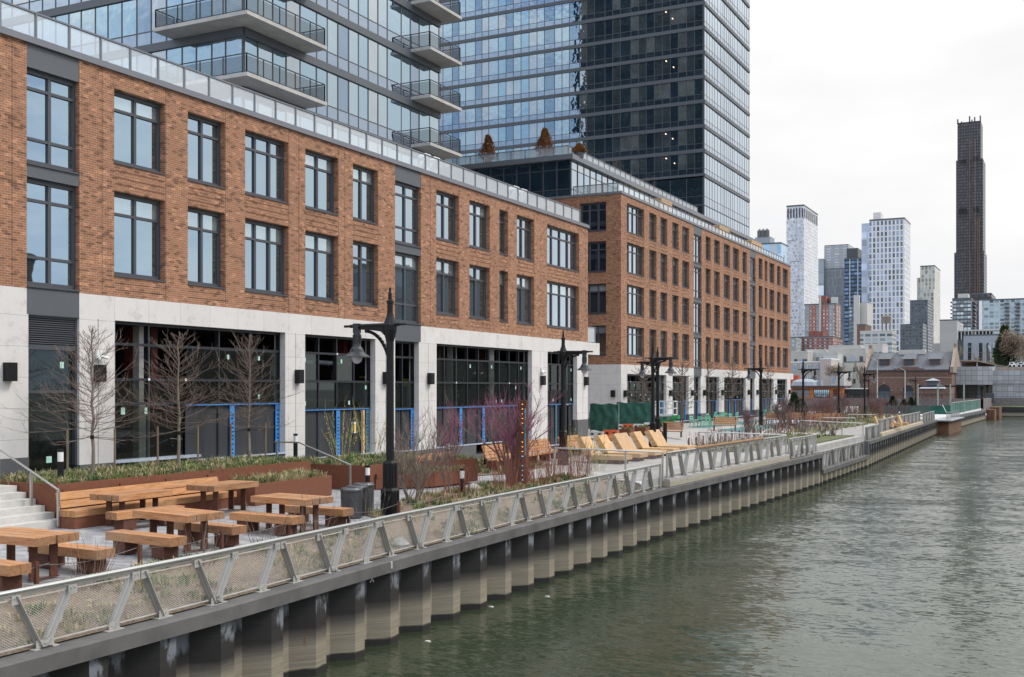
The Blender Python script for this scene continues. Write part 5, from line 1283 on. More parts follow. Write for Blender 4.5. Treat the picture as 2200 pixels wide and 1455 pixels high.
def slat_bench(x0, y0, x1, y1, label, z=.62, back=True, H=.95, seatz=.45):
    L = math.dist((x0,y0),(x1,y1)); a = math.atan2(y1-y0, x1-x0); root = thing('slatted_bench', label, 'bench', (x0,y0,z), a)
    mb = MB()
    for i in range(4): mb.box(0, L, -.05+i*.13, .07+i*.13, seatz-.07, seatz)
    mb.obj('seat_slats', WX, root)
    if back:
        mb = MB()
        for k in range(4): mb.extrude([(0,.50+.05*k,seatz+.05+k*.15),(0,.56+.05*k,seatz+.05+k*.15),(0,.60+.05*k,seatz+.18+k*.15),(0,.54+.05*k,seatz+.18+k*.15)], (L,0,0))
        mb.obj('back_slats', WX, root)
    n = max(2, int(L/1.6)+1)
    for i in range(n): m_ = MB(); q = .1+(L-.2)*i/(n-1); m_.box(q-.04,q+.04,-.03,.5,0,seatz-.07); m_.beam((q,.5,.2),(q,.68,seatz+.62),.06,.05,0,(1,0,0)); m_.obj('leg', CORTEN_D, root)
    return root
a = at(925,1040,.65); b = at(1003,1024,.65); slat_bench(a[0], a[1], b[0], b[1], 'tilted slatted timber bench on rusty steel between the two grey shrubs', z=.62)
mb = MB(); mb.beam((a[0]-.3,a[1]+.9,.95),(b[0]-.3,b[1]+.9,.95),.06,.6); tag(mb.obj('steel_screen', CORTEN), 'rusty steel edging behind the tilted slatted bench', 'edging')
slat_bench(-23.6, 45.0, -24.2, 53.5, 'long slatted timber bench seen through the red stems behind the light column', z=.6)
slat_bench(-24.4, 55.2, -24.6, 58.5, 'slatted timber bench end seen left of the first lounger', z=.6)
for i, (px, py, w_, lb) in enumerate(((1531,935,40,'small slatted bench in front of the mint green chairs'),(1420,948,38,'small slatted bench just right of the thick black post'),(1644,920,66,'wide slatted bench seen from behind, right of the dense purple shrub'),(1713,916,40,'slatted bench between the staked post and the lamp right of the block'),(1752,912,36,'slatted bench half hidden by the purple shrub right of the far block'))):
    z = .6; a = at(px, py, z); b = at(px+w_, py-1, z); L = min(3.6, math.dist(a, b)); slat_bench(a[0], a[1], a[0]+L*.96, a[1]+L*.2, lb, z=zg(*a)+.01)
# green screen fence, barriers, planters at the gap between the blocks
def screen(px0, px1, pt, pb_, Y, label, seed):
    rng = random.Random(seed); x0, x1 = onY(px0, Y), onY(px1, Y); zt, zb = zY((px0+px1)/2, pt, Y), zY((px0+px1)/2, pb_, Y)
    root = thing('screen_fence', label, 'fence', (x0, Y, zb), world=True); n = int((x1-x0)/.09); m = 14; mb = MB(); g = []
    for i in range(n+1):
        col = []
        for j in range(m+1):
            u = x0+(x1-x0)*i/n; z = zb+(zt-zb)*j/m; d = .05*math.sin(i*.9+math.sin(j*.5+seed)*1.4)+.04*math.sin(i*.37+j*.6)+rng.uniform(-.02,.02)
            col.append((u, Y+d, z+(.04*math.sin(i*.5) if j in (0,m) else 0)))
        g.append(col)
    for i in range(n):
        for j in range(m): mb.face([g[i][j], g[i+1][j], g[i+1][j+1], g[i][j+1]])
    mb.obj('green_fabric', GREENF, root, smooth=True)
    for k in range(int((x1-x0)/2.4)+2):
        xx = min(x1, x0+2.4*k); m_ = MB(); m_.cyl((xx,Y+.12,zb-.6),(xx,Y+.12,zt+.03),.03,n=6); m_.obj('post', STEEL, root)
screen(1267, 1328, 868, 926, 70.2, 'left, nearer panel of green construction fabric beside the near block corner', 1)
screen(1324, 1399, 865, 912, 80.5, 'right, farther panel of green construction fabric between the two brick blocks', 2)
def barrier(px0, px1, pt, Y, m, label):
    x0, x1 = onY(px0, Y), onY(px1, Y); zt = zY((px0+px1)/2, pt, Y); z0 = zg((x0+x1)/2, Y); root_m = MB(); h = zt-z0
    root_m.extrude([(x0,Y-.3,z0),(x0,Y+.3,z0),(x0,Y+.3,z0+h*.28),(x0,Y+.12,z0+h*.5),(x0,Y+.09,zt),(x0,Y-.09,zt),(x0,Y-.12,z0+h*.5),(x0,Y-.3,z0+h*.28)], (x1-x0-.03,0,0))
    for k in (.25,.75):
        xx = x0+(x1-x0)*k; root_m.box(xx-.12,xx+.12,Y-.31,Y-.2,z0+.02,z0+h*.22,1); root_m.box(xx-.1,xx+.1,Y-.13,Y-.1,z0+h*.6,z0+h*.8,1)
    root_m.obj('traffic_barrier', [m, DARKIN]); o = COL.objects[-1]; tag(o, label, 'traffic barrier', 'plastic traffic barriers below the green fabric')
for a in ((1266,1297,927,69.6,WHITEP,'dirty white plastic barrier at the foot of the nearer green fabric'),(1298,1328,924,69.4,ORANGE,'orange plastic barrier directly behind the timber loungers'),(1323,1338,912,79.8,WHITEP,'white plastic barrier left of the small orange one'),(1339,1361,911,79.8,ORANGE,'orange plastic barrier with a white mark below the farther green fabric'),(1362,1383,911,79.8,WHITEP,'grey white plastic barrier right of the small orange one'),(1385,1399,908,79.2,WHITEP,'tall white plastic barrier beside the pair of lamps')): barrier(*a)
for i, (px0, px1, pt) in enumerate(((1327,1354,921),(1362,1387,917))):
    Y = 74.5+i; x0, x1 = onY(px0, Y), onY(px1, Y); zt = zY(px0, pt, Y); z0 = zg(x0, Y); t = thing('planter_box', ('left','right')[i]+' rusty steel planter box standing behind the timber loungers', 'planter', (x0,Y,z0), 0, 'rusty planter boxes behind the loungers', world=True)
    mb = MB(); mb.box(x0,x1,Y,Y+1.1,z0,zt-.04); mb.obj('steel_box', CORTEN, t)
    mb = MB(); rng = random.Random(i); [tuft(mb, rng.uniform(x0+.1,x1-.1), rng.uniform(Y+.1,Y+1), zt-.05, .22, 12, rng, 0) for _ in range(14)]; mb.obj('grass_tufts', GR1, t)
# scissor lift and trolley
def lift(px0, px1, pt, pm, pb_, Y, label, closed=True):
    x0, x1 = onY(px0, Y), onY(px1, Y); zt, zm = zY(px0, pt, Y), zY(px0, pm, Y); z0 = zg(x0, Y); t = thing('scissor_lift', label, 'scissor lift', ((x0+x1)/2,Y,z0), world=True)
    mb = MB(); h = zt-zm
    for xx in (x0, (x0+x1)/2, x1):
        for yy in (Y, Y+1.0): mb.box(xx-.04,xx+.04,yy-.04,yy+.04,zm,zt)
    for z in (zm+h*.5, zt): 
        for yy in (Y, Y+1.0): mb.box(x0,x1,yy-.035,yy+.035,z-.05,z+.03)
        mb.box(x0-.03,x0+.03,Y,Y+1,z-.05,z+.03); mb.box(x1-.03,x1+.03,Y,Y+1,z-.05,z+.03)
    mb.box(x0,x1,Y,Y+1,zm-.1,zm+.08); mb.obj('platform_cage', WHITE, t)
    mb = MB(); k = (x1-x0)
    for q in range(2): mb.beam((x0+.2,Y+.2,z0+.6+q*.25),(x1-.2,Y+.2,z0+.8+q*.25),.06,.06); mb.beam((x1-.2,Y+.2,z0+.6+q*.25),(x0+.2,Y+.2,z0+.8+q*.25),.06,.06)
    mb.box(x0+.3,x1-.1,Y+.15,Y+.85,z0+.85,max(z0+.9,zm-.1)); mb.obj('scissor_arms', LIFTG, t)
    mb = MB(); mb.box(x0+.1,x1-.05,Y+.1,Y+.9,z0+.18,z0+.62); mb.obj('chassis', LIFTG, t)
    for xx in (x0+.3,x1-.3):
        for yy in (Y+.08,Y+.92): m_ = MB(); m_.cyl((xx,yy-.06,z0+.18),(xx,yy+.06,z0+.18),.18,n=12); m_.obj('wheel', BLACK, t)
lift(1408,1446,862,892,915,89,'white caged scissor lift with green chassis beside the pair of lamps')
lift(1656,1673,871,887,900,125,'small white caged lift before the right end of the far block')
Y = 88; x0, x1 = onY(1441,Y), onY(1462,Y); z0 = zg(x0,Y); t = thing('trolley', 'dark platform trolley with a green crate right of the scissor lift', 'trolley', (x0,Y,z0), world=True)
mb = MB(); mb.box(x0,x1,Y,Y+.7,z0+.2,z0+.26); [mb.box(a-.02,a+.02,b-.02,b+.02,z0,z0+.75) for a in (x0,x1) for b in (Y,Y+.7)]; mb.box(x0,x1,Y,Y+.7,z0+.68,z0+.72); mb.obj('frame', BLACK, t)
mb = MB(); mb.box(x0+.05,x0+.6,Y+.1,Y+.6,z0+.73,z0+1.05); tag(mb.obj('crate', LIFTG), 'bright green crate lying on the dark trolley', 'crate')
bed('play_surface', [(-29,90),(-25.6,88),(-24.0,92),(-24.2,108),(-26,118),(-29.2,118)], TEAL, .02)
bed('planting_bed', [(-22.3,66.3),(-17.8,66.6),(-17.6,92),(-21.4,92),(-22,80)], mat('dry_grass_soil', (.16,.15,.08), .95, var=.4, vs=5), .03)
ground_cover('bed_grass', 'low grass in the bed inland of the lowered railing', fill([(-22.3,66.3),(-17.8,66.6),(-17.6,92),(-21.4,92)], 5), lambda x, y: zg(x,y)+.03, 17, (.15,.4), (6,5,2), n=10, spread=.25, wd=.03)
bed('grass_bank', [(-20.2,77.5),(-16.2,77.0),(-16.0,94.6),(-20.2,94.6)], mat('grass_bank_soil', (.10,.11,.04), .95, var=.4, vs=3), .05)
for i in range(16):                                       # row of short rusty posts along the bed
    x, y = at(1480+i*15.5, 958-i*2.5, .55); z = zg(x,y)
    if i == 0:
        rp2 = thing('edge_post', '', 'post', (x,y,z), 0, 'short rusty posts along the bed by the path'); mb = MB(); mb.box(-.04,.04,-.04,.04,0,.62); mb.obj('post', CORTEN_D, rp2); o = rp2
    else: o = dup(rp2, (x,y,z))
    o['label'] = 'short rusty edge post, %s from the left in the row behind the timber arm rest' % ORD[i]
# mint chairs and tables
mc = thing('mint_chair', '', 'chair', (0,0,0), 0, 'mint green chairs')
mb = MB(); mb.box(-.23,.23,-.23,.23,.43,.47); mb.obj('seat', MINT, mc)
mb = MB(); mb.beam((-.2,.23,.45),(-.2,.29,.88),.05,.04,0,(0,1,0)); mb.beam((.2,.23,.45),(.2,.29,.88),.05,.04,0,(0,1,0)); mb.box(-.22,.22,.27,.30,.80,.90); mb.box(-.22,.22,.25,.28,.62,.70); mb.obj('backrest', MINT, mc)
for sx in (-1,1):
    for sy in (-1,1): m_ = MB(); m_.beam((sx*.25,sy*.26,0),(sx*.2,sy*.2,.44),.045,.045,0,(0,1,0)); m_.obj('leg', MINT, mc)
mt = thing('mint_table', '', 'table', (0,0,0), 0, 'mint green tables')
mb = MB(); mb.box(-.4,.4,-.4,.4,.70,.74); mb.obj('tabletop', MINT, mt)
for sx in (-1,1):
    for sy in (-1,1): m_ = MB(); m_.beam((sx*.42,sy*.42,0),(sx*.33,sy*.33,.72),.045,.045,0,(0,1,0)); m_.obj('leg', MINT, mt)
TP = [(1512,919),(1545,912),(1561,907),(1650,898),(1675,897)]; k = 0
TW = ['nearest to the trolley','before the second bare tree','right of the bare tree','before the far lamp post','before the small white lift']
for i, (px, py) in enumerate(TP):
    x, y = at(px, py, .98); z = zg(x,y)
    o = mt if i == 0 else dup(mt, (x,y,z)); o.location = (x,y,z); o['label'] = 'mint green square table, the one '+TW[i]
    for j, (dx_, dy_, a) in enumerate(((-.85,-.1,90),(.8,.1,-90),(.05,-.85,180),(.0,.85,0))[:4 if i < 2 else 3]):
        o = mc if k == 0 else dup(mc, (0,0,0)); k += 1; o.location = (x+dx_, y+dy_, z); o.rotation_euler = (0,0,R(a+random.uniform(-20,20)))
        o['label'] = 'mint green chair, %s side of the mint table %s' % (('left','right','canal facing','building facing')[j], TW[i])
# far part of the quay
gf = thing('slatted_fence', 'green slatted fence panels standing on the old quay wall near the end of the canal', 'fence', (-17.3,190,0), world=True)
GFM = mat('green_slat', (.03,.16,.13), .6, var=.2, vs=2)
mb = MB(); y = 190.
while y < 250: mb.box(-17.42,-17.34,y,y+.75,.25,2.1+.0); y += .95
mb.obj('slats', GFM, gf); mb = MB(); mb.box(-17.3,-17.22,189.8,250.5,2.05,2.15); mb.box(-17.3,-17.22,189.8,250.5,.2,.28)
for i in range(16): mb.box(-17.32,-17.2,189.8+i*4,189.92+i*4,.1,2.2)
mb.obj('rail_frame', mat('pale_fence_rail', (.4,.45,.36), .6), gf)
GALV = mat('galvanised_plate', (.30,.31,.33), .5, .2, var=.15)
dk = thing('dock', 'grey metal dock platform with galvanised railings at the foot of the last railing', 'dock', (-16,177,0), world=True)
mb = MB(); mb.box(-18,-15.2,166.5,187.5,-.25,-.10); mb.obj('platform', GALV, dk); mb = MB(); mb.box(-17.4,-15.6,167,187,-3,-.26); mb.obj('rusty_sheet_piles', RUSTPILE, dk)
mb = MB()
for i in range(15): mb.box(-15.9,-15.84,167+i*1.4,167.06+i*1.4,-.1,1.0)
mb.box(-15.9,-15.84,167,187,.95,1.02); mb.box(-15.9,-15.84,167,187,.4,.46); mb.beam((-15.9,167,1.0),(-17.5,178,1.9),.08,.08); mb.obj('railing', STEEL, dk)
mf = thing('mesh_fence', 'long dark green mesh covered fence crossing the far promenade', 'fence', (-30,178,1), world=True)
GMESH = mat('dusty_green_mesh', (.085,.115,.10), .9, var=.4, vs=.6)
Y = 182; mb = MB(); px = 1690
while px < 2040:
    x0, x1 = onY(px, Y), onY(px+22, Y); mb.face([(x0,Y,.4),(x1,Y,.4),(x1,Y,zY(px+22,871,Y)),(x0,Y,zY(px,872,Y))], 1 if px in (1734,1756,1778,1998,2020) or (px-1690)//22 in (6,7,8,15) else 0); px += 22
mb.obj('mesh_fabric', [GMESH, mat('green_fence_fabric', (.02,.12,.085), .85, var=.3, vs=1)], mf)
for px in range(1690, 2060, 22): x = onY(px, Y); m_ = MB(); m_.cyl((x,Y+.1,.4),(x,Y+.1,zY(px,870,Y)),.05,n=6); m_.obj('post', STEEL, mf)
wb = thing('low_wall', 'brown grey low wall running behind the mesh fence along the street', 'wall', (-30,256,1), world=True)
mb = MB(); x0, x1 = onY(1685, 256), onY(2112, 256); mb.box(x0, x1, 256, 256.4, .2, zY(1900,856,256)); mb.obj('wall', mat('dusty_brown_wall', (.17,.135,.13), .9, var=.3, vs=1.2), wb)
mb = MB(); zz = zY(1900,856,256)
for i in range(int((x1-x0)/2)): mb.box(x0+i*2, x0+i*2+.08, 256.1, 256.18, zz, zz+1.0)
mb.box(x0, x1, 256.1, 256.16, zz+.9, zz+.97); mb.obj('top_fence', BLACK, wb)
for i, px in enumerate((1895,1913,1931,1945)):
    Y = 112+i*2.2; x = onY(px-3, Y); t = thing('timber_lounger', '%s of the four small distant timber seats above the far guard railing' % ORD[i], 'lounger', (x,Y,.5), 0, 'distant timber seats'); mb = MB(); mb.box(-.4,.4,-.5,.5,.1,.4); mb.obj('seat', WL, t); mb = MB(); mb.extrude([(-.4,-.5,.3),(-.2,-.5,.4),(-.5,-.5,1.15),(-.68,-.5,1.05)], (0,1,0)); mb.obj('backrest', WL, t)
mb = MB(); Y = 150; x0, x1 = onY(1813,Y), onY(1839,Y); [mb.box(x0+(x1-x0)*i/8, x0+(x1-x0)*(i+.9)/8, Y, Y+2, .5, 2.0) for i in range(8)]; tag(mb.obj('storage_box', WHITEP), 'weathered pale boarded box left of the lamp before the pump house', 'storage box')

# ---------------------------------------------------------------- the city beyond
def facade_mat(name, wall, glass, pu, pz, fu, fz, ou=0., oz=0., rowshift=0., rnd=.5, gl_rough=.12, accent=None, band=None):
    """wall with a regular grid of window openings, each pane its own brightness"""
    m, t, b = base_mat(name); u, z, _ = planevec(t)
    zr = math_(t, 'DIVIDE', math_(t, 'ADD', z, oz), pz); row = math_(t, 'FLOOR', zr)
    ur = math_(t, 'ADD', math_(t, 'DIVIDE', math_(t, 'ADD', u, ou), pu), math_(t, 'MULTIPLY', row, rowshift)); col = math_(t, 'FLOOR', ur)
    fu_, fz_ = math_(t, 'FRACT', ur), math_(t, 'FRACT', zr)
    inu = math_(t, 'LESS_THAN', math_(t, 'ABSOLUTE', math_(t, 'SUBTRACT', fu_, .5)), fu/2)
    inz = math_(t, 'LESS_THAN', math_(t, 'ABSOLUTE', math_(t, 'SUBTRACT', fz_, .5)), fz/2)
    g = nn(t, 'NewGeometry'); sn = nn(t, 'SeparateXYZ'); t.links.new(g.outputs['Normal'], sn.inputs[0])
    side = math_(t, 'LESS_THAN', math_(t, 'ABSOLUTE', sn.outputs[2]), .5)
    w_ = math_(t, 'MULTIPLY', math_(t, 'MULTIPLY', inu, inz), side)
    c = nn(t, 'CombineXYZ'); t.links.new(row, c.inputs[0]); t.links.new(col, c.inputs[1]); wn = nn(t, 'TexWhiteNoise'); t.links.new(c.outputs[0], wn.inputs['Vector'])
    gc = ramp(t, wn.outputs['Value'], [(0., tuple(x*(1-rnd) for x in glass)), (.7, tuple(x*(1+rnd) for x in glass)), (1., tuple(min(1,x*(1+rnd*2.5)+.03) for x in glass))])
    wc = ramp(t, noise(t, wpos(t), .05, 5), [(.3, tuple(x*.9 for x in wall)), (.7, tuple(min(1,x*1.08) for x in wall))])
    if accent:                                            # (colour, period, fraction) of upright stripes
        a = math_(t, 'LESS_THAN', math_(t, 'FRACT', math_(t, 'DIVIDE', u, accent[1])), accent[2]); wc = mixc(t, a, wc, accent[0])
    if band: a = math_(t, 'LESS_THAN', math_(t, 'FRACT', math_(t, 'DIVIDE', math_(t, 'ADD', z, oz), band[1])), band[2]); wc = mixc(t, a, wc, band[0])
    t.links.new(mixc(t, w_, wc, gc), b.inputs['Base Color'])
    t.links.new(ramp(t, w_, [(0., .85), (1., gl_rough)]), b.inputs['Roughness'])
    bump(t, b, math_(t, 'SUBTRACT', 1., w_), .6, .25); return m
def bld(name, label, px0, px1, pt, Y, m, D=None, cat='building', zb=0., group=None, roof=None, extra=None, px2=None, open_=False):
    """box building: front face at depth Y between two photo columns; px2 = where its canal side ends"""
    x0, x1 = onY(px0, Y), onY(px1, Y); zt = zY((px0+px1)/2, pt, Y)
    if px2: D = onX(px2, x1)-Y
    D = D or (x1-x0)
    root = thing(name, label, cat, ((x0+x1)/2, Y, zb), 0, group, world=True)
    mb = MB(); mb.box(x0, x1, Y, Y+D, zb, zt); mb.obj('walls', m, root)
    mb = MB(); e = .012*(zt-zb)**.5; mb.box(x0-e, x1+e, Y-e, Y+D+e, zt, zt+.02*(zt-zb)**.8+.15); mb.obj('roof', roof or PANEL, root)
    return root, x0, x1, zt, D
def rooftop(root, x0, x1, y0, y1, z, h, m, name='roof_structure'):
    mb = MB(); mb.box(x0, x1, y0, y1, z-.1, z+h); mb.obj(name, m, root)
W1 = facade_mat('white_checker_tower', (.60,.60,.60), (.40,.43,.50), 3.0, 2.75, .48, .56, rowshift=.33, rnd=.35)
r, x0, x1, zt, D = bld('white_tower', 'pale checkered tower at the far left of the skyline, dark slots along its top', 1690, 1727, 444, 900, W1, px2=1757)
mb = MB(); n = 6
for i in range(n): a = x0+(x1-x0)*(i+.28)/n; mb.box(a, a+(x1-x0)/n*.5, 899.7, 900, zt-9, zt-1.5)
for i in range(7): a = 900+D*(i+.2)/7; mb.box(x1, x1+.3, a, a+D/7*.45, zt-9, zt-1.5)
mb.obj('crown_opening', FRAME, r)
for k in range(7): mb = MB(); z = zt*(.16+.11*k); a = x0+(x1-x0)*(.1*(k%3)); mb.box(a, a+(x1-x0)*.55, 899.2, 900, z, z+20*.8); mb.obj('shifted_facade_block', W1, r)
W2 = facade_mat('grey_textured_tower', (.27,.285,.30), (.20,.21,.225), 1.0, 5.7, .45, .80, rowshift=.37, rnd=.2)
r, x0, x1, zt, D = bld('grey_tower', 'plain grey slab tower with a paler patterned top band', 1772, 1822, 529, 830, W2, D=40)
rooftop(r, x0-.3, x1+.3, 829.6, 868, zt-16, 16.4, facade_mat('pale_grey_screen', (.36,.37,.38), (.48,.49,.5), 5.8, 2.0, .55, .5, rnd=.1), 'screened_top')
rooftop(r, onY(1758,826), x0, 826, 860, 0, zY(1765,556,826), facade_mat('grey_side_tower', (.33,.35,.38), (.55,.58,.62), 9, 9, .7, .8), 'lower_wing')
W3 = facade_mat('blue_banded_glass', (.035,.05,.07), (.09,.14,.22), 2.1, 2.7, .95, .62, rnd=.5)
r, x0, x1, zt, D = bld('blue_glass_tower', 'dark blue banded glass tower between the grey slab and the white gridded tower', 1814, 1852, 557, 800, W3, D=30); rooftop(r, onY(1819,802), onY(1843,802), 802, 820, zt, 8, FRAME)
mb = MB()
for k in (.30,.75): mb.box(x0+(x1-x0)*k, x0+(x1-x0)*k+.4, 799.6, 800, 0, zt)
mb.obj('pale_fin', WHITE, r)
W4 = facade_mat('white_grid_tower', (.66,.655,.64), (.15,.175,.24), 2.45, 3.6, .56, .78, rowshift=.0, rnd=.6)
r, x0, x1, zt, D = bld('white_gridded_tower', 'white tower with a bold grid of tall dark windows, small box on its roof', 1868, 1943, 473, 760, W4, D=30)
rooftop(r, onY(1851,764), x0, 764, 790, 0, zY(1860,480,764), facade_mat('pale_glass_side', (.52,.54,.58), (.38,.43,.52), 6, 5.2, .9, .8, rnd=.3), 'glass_wing'); rooftop(r, onY(1876,770), onY(1892,770), 770, 780, zt, 7, STONE)
W5 = facade_mat('beige_ribbed_tower', (.55,.50,.40), (.22,.26,.28), 2.9, 3.4, .60, .80, rnd=.35)
r, x0, x1, zt, D = bld('beige_tower', 'slim beige ribbed tower right of the white gridded one', 1977, 2008, 573, 1000, W5, px2=2020); rooftop(r, onY(1970,1003), x0, 1003, 1020, 0, zY(1973,597,1003), W5, 'lower_wing'); rooftop(r, onY(1976,985), onY(2006,985), 985, 999.8, 0, zY(1990,622,985), W5, 'front_wing')
W6 = facade_mat('slate_perforated', (.115,.13,.145), (.05,.06,.075), 1.7, 1.65, .55, .42, rnd=.8)
r, x0, x1, zt, D = bld('slate_tower', 'dark slate building with small square windows, stepping down toward its left', 1955, 1993, 647, 640, W6, px2=2003); rooftop(r, onY(1934,622), onY(1983,622), 622, 639.8, 0, zY(1960,696,622), W6, 'lower_wing')
# supertall
W7 = facade_mat('bronze_black_tower', (.040,.038,.041), (.058,.060,.068), 1.9, 3.8, .60, .70, rnd=.18, accent=((.085,.05,.035), 10.5, .08))
st_ = thing('supertall_tower', 'very tall slender dark bronze tower with a ragged crown, right side of the skyline', 'skyscraper', (-60,1500,0), world=True)
for a, b, pt, Y, dp in ((2049,2118,640,1486,60),(2050,2114,542,1490,52),(2054,2112,343,1494,44),(2053.5,2113,540,1492,46),(2057,2107,262,1500,36)):
    mb = MB(); mb.box(onY(a,Y), onY(b,Y), Y, Y+dp, 0, zY(2080,pt,Y)); mb.obj('tower_tier', W7, st_)
for i, px in enumerate((2057.5,2066,2072,2083,2088,2094,2101,2106)):
    mb = MB(); Y = 1500; mb.box(onY(px,Y)-.8, onY(px,Y)+.8, Y, Y+1.5, zY(2080,264,Y), zY(2080,(254,260,262,250,258,253,262,251)[i],Y)); mb.obj('crown_fin', FRAME, st_)
BRZ = mat('bronze_fin', (.16,.08,.04), .5)
for a, b, pt, py in ((2061,2077,344,350),(2090,2104,340,346),(2060,2078,449,458),(2091,2104,447,456)):
    mb = MB(); Y = 1485.5; n = 5
    for i in range(n): xa = onY(a+(b-a)*i/n, Y); mb.box(xa, xa+(onY(b,Y)-onY(a,Y))/n*.7, Y, Y+1, zY(2080,py,Y), zY(2080,pt-2,Y))
    mb.obj('dark_opening', BLACK, st_)
for px in (2083,2095,2100,2104): mb = MB(); Y = 1485; mb.box(onY(px,Y)-.35, onY(px,Y)+.35, Y, Y+1, 0, zY(2080,(470,300,560,350)[(px*7)%4],Y)); mb.obj('bronze_fin', BRZ, st_)
W8 = facade_mat('balcony_glass_block', (.10,.105,.11), (.33,.38,.40), 1.4, 1.6, .86, .60, rnd=.45, accent=((.16,.07,.06), 2.3, .12))
r, x0, x1, zt, D = bld('apartment_block', 'glass apartment block with brick red piers and side balconies, below the supertall', 2046, 2086, 643, 500, W8, px2=2098); rooftop(r, onY(2058,504), onY(2080,504), 504, 512, zt, 2.6, STEPC)
for k in range(22): z = zt-1.2-k*1.6; mb = MB(); mb.box(x0-.9, x0, 500.5, 506, z, z+.3); mb.box(x1, x1+1.0, 506, 520, z, z+.35); mb.obj('balcony', FRAME, r)
r, x0, x1, zt, D = bld('dark_block', 'flat dark block behind the glass apartment block, at the foot of the supertall', 2080, 2130, 633, 540, facade_mat('dark_ribbed_block', (.06,.057,.06), (.10,.10,.11), 2.5, 3, .5, .5, rnd=.3), D=30)
W10 = facade_mat('teal_glass_slab', (.50,.53,.52), (.17,.23,.27), 1.9, 1.45, .74, .66, rnd=.6)
r, x0, x1, zt, D = bld('apartment_block', 'long white framed blue glass slab cut by the right edge of the photo', 2107, 2260, 644, 470, W10, D=25)
mb = MB(); mb.box(x0-.6, x0+.6, 469.3, 470, 0, zt); mb.obj('white_edge', WHITE, r)
for k in range(14):
    for q in range(4): mb = MB(); a = x0+8.5+q*3.6; z = zt-1.6-k*1.45; mb.box(a, a+1.8, 469.2, 470, z-.1, z+.05); mb.box(a, a+1.8, 469.2, 469.3, z+.05, z+.45); mb.obj('balcony', W6, r)
WB = facade_mat('blank_beige_panels', (.42,.40,.37), (.40,.385,.36), 6, 3.5, .98, .97, rnd=.03)
r, x0, x1, zt, D = bld('blank_block', 'nearly windowless beige block left of the long grey building', 2019, 2056, 689, 420, WB, D=25); rooftop(r, onY(2005,424), x0, 424, 440, 0, zY(2015,768-30,424), WB, 'lower_wing')
W11 = facade_mat('strip_window_building', (.46,.44,.40), (.06,.09,.10), 2.9, 50, .86, .0)
r, x0, x1, zt, D = bld('strip_window_building', 'low building with one strip of windows under a pale roof line', 2057, 2152, 711, 370, mat('dark_window_wall', (.06,.065,.07), .5), D=20, roof=STEPC)
for i in range(13): mb = MB(); a = x0+(x1-x0)*i/12.4; mb.box(a, a+.25, 369.8, 370, zt-2.6, zt-.1); mb.obj('pale_pier', STEPC, r)
for i in range(12): mb = MB(); a = x0+(x1-x0)*i/12.4; mb.box(a+.3, a+(x1-x0)/12.4-.05, 369.88, 369.95, zt-2.5, zt-.3); mb.obj('window', GL, r)
GREYR = mat('pale_grey_render', (.30,.32,.35), .8, var=.06, vs=.15)
r, x0, x1, zt, D = bld('grey_rendered_building', 'pale grey rendered building with four upright teal windows', 2070, 2172, 721, 345, GREYR, D=15)
for px in (2079,2103,2119,2135):
    for a, b in ((737,757),(758,778) if px != 2079 else (758,779)):
        mb = MB(); Y = 344.9; xx0, xx1 = onY(px-.3,Y), onY(px+8.5,Y); mb.box(xx0, xx1, Y-.05, Y, zY(px,b,Y), zY(px,a,Y)); o = mb.obj('window', GSP, r); mb = MB(); mb.box(xx0-.15, xx0, Y-.1, Y, zY(px,b,Y), zY(px,a,Y)); mb.box(xx1, xx1+.15, Y-.1, Y, zY(px,b,Y), zY(px,a,Y)); mb.obj('window_frame', STEPC, o)
W13 = facade_mat('red_striped_block', (.34,.105,.065), (.30,.35,.37), 1.5, 1.65, .5, .45, rnd=.4, accent=((.27,.30,.31), 5.6, .40), band=((.42,.40,.38), 1.65, .08))
r, x0, x1, zt, D = bld('red_striped_block', 'tall red brick and grey striped apartment block with a pale vent pipe', 1728, 1796, 655, 520, W13, px2=1806); rooftop(r, onY(1759,525), onY(1774,525), 525, 532, zt, 4.5, BRICK_RED); mb = MB(); x = onY(1762,519.5); mb.cyl((x,519.3,0),(x,519.3,zt+4),.45,n=8); mb.obj('vent_pipe', STEPC, r); mb = MB(); mb.cyl((onY(1790,530),530,zt+1),(onY(1790,530),530,zt+4),2.2,n=12); mb.obj('roof_tank', STEEL, r)
W14 = facade_mat('red_low_block', (.20,.075,.06), (.28,.32,.35), 1.9, 1.3, .45, .5, rnd=.4, accent=((.33,.11,.07), 6.5, .25), band=((.38,.36,.34), 1.3, .1))
r, x0, x1, zt, D = bld('red_brick_block', 'lower red brick apartment block with pale floor lines in front of the striped one', 1711, 1790, 725, 450, W14, D=20); rooftop(r, onY(1737,455), onY(1768,455), 455, 462, zt, 2.6, BRICK_RED)
r, x0, x1, zt, D = bld('grey_low_block', 'pale grey block squeezed between the far brick block and the red brick block', 1697, 1711, 726, 440, facade_mat('pale_grey_flats', (.32,.33,.32), (.22,.30,.33), 1.6, 1.5, .45, .55), D=20)
r, x0, x1, zt, D = bld('balcony_tower', 'blue grey balcony tower with a blank cream side wall', 1824, 1842, 660, 600, facade_mat('blue_balcony_side', (.13,.16,.18), (.20,.27,.30), 1.5, 2.0, .7, .5, rnd=.6), D=20); rooftop(r, onY(1842,601), onY(1863,601), 601, 620, 0, zY(1850,651,601), STEPC, 'blank_wing'); rooftop(r, onY(1834,598), onY(1846,598), 598, 600, 0, zY(1840,634,598), STEPC)
r, x0, x1, zt, D = bld('brown_block', 'narrow dark brown brick block left of the white loft building', 1841, 1859, 699, 460, BRICK_OLD, D=15)
W16 = facade_mat('white_loft', (.50,.49,.46), (.14,.17,.19), 2.55, 1.65, .76, .58, rnd=.6)
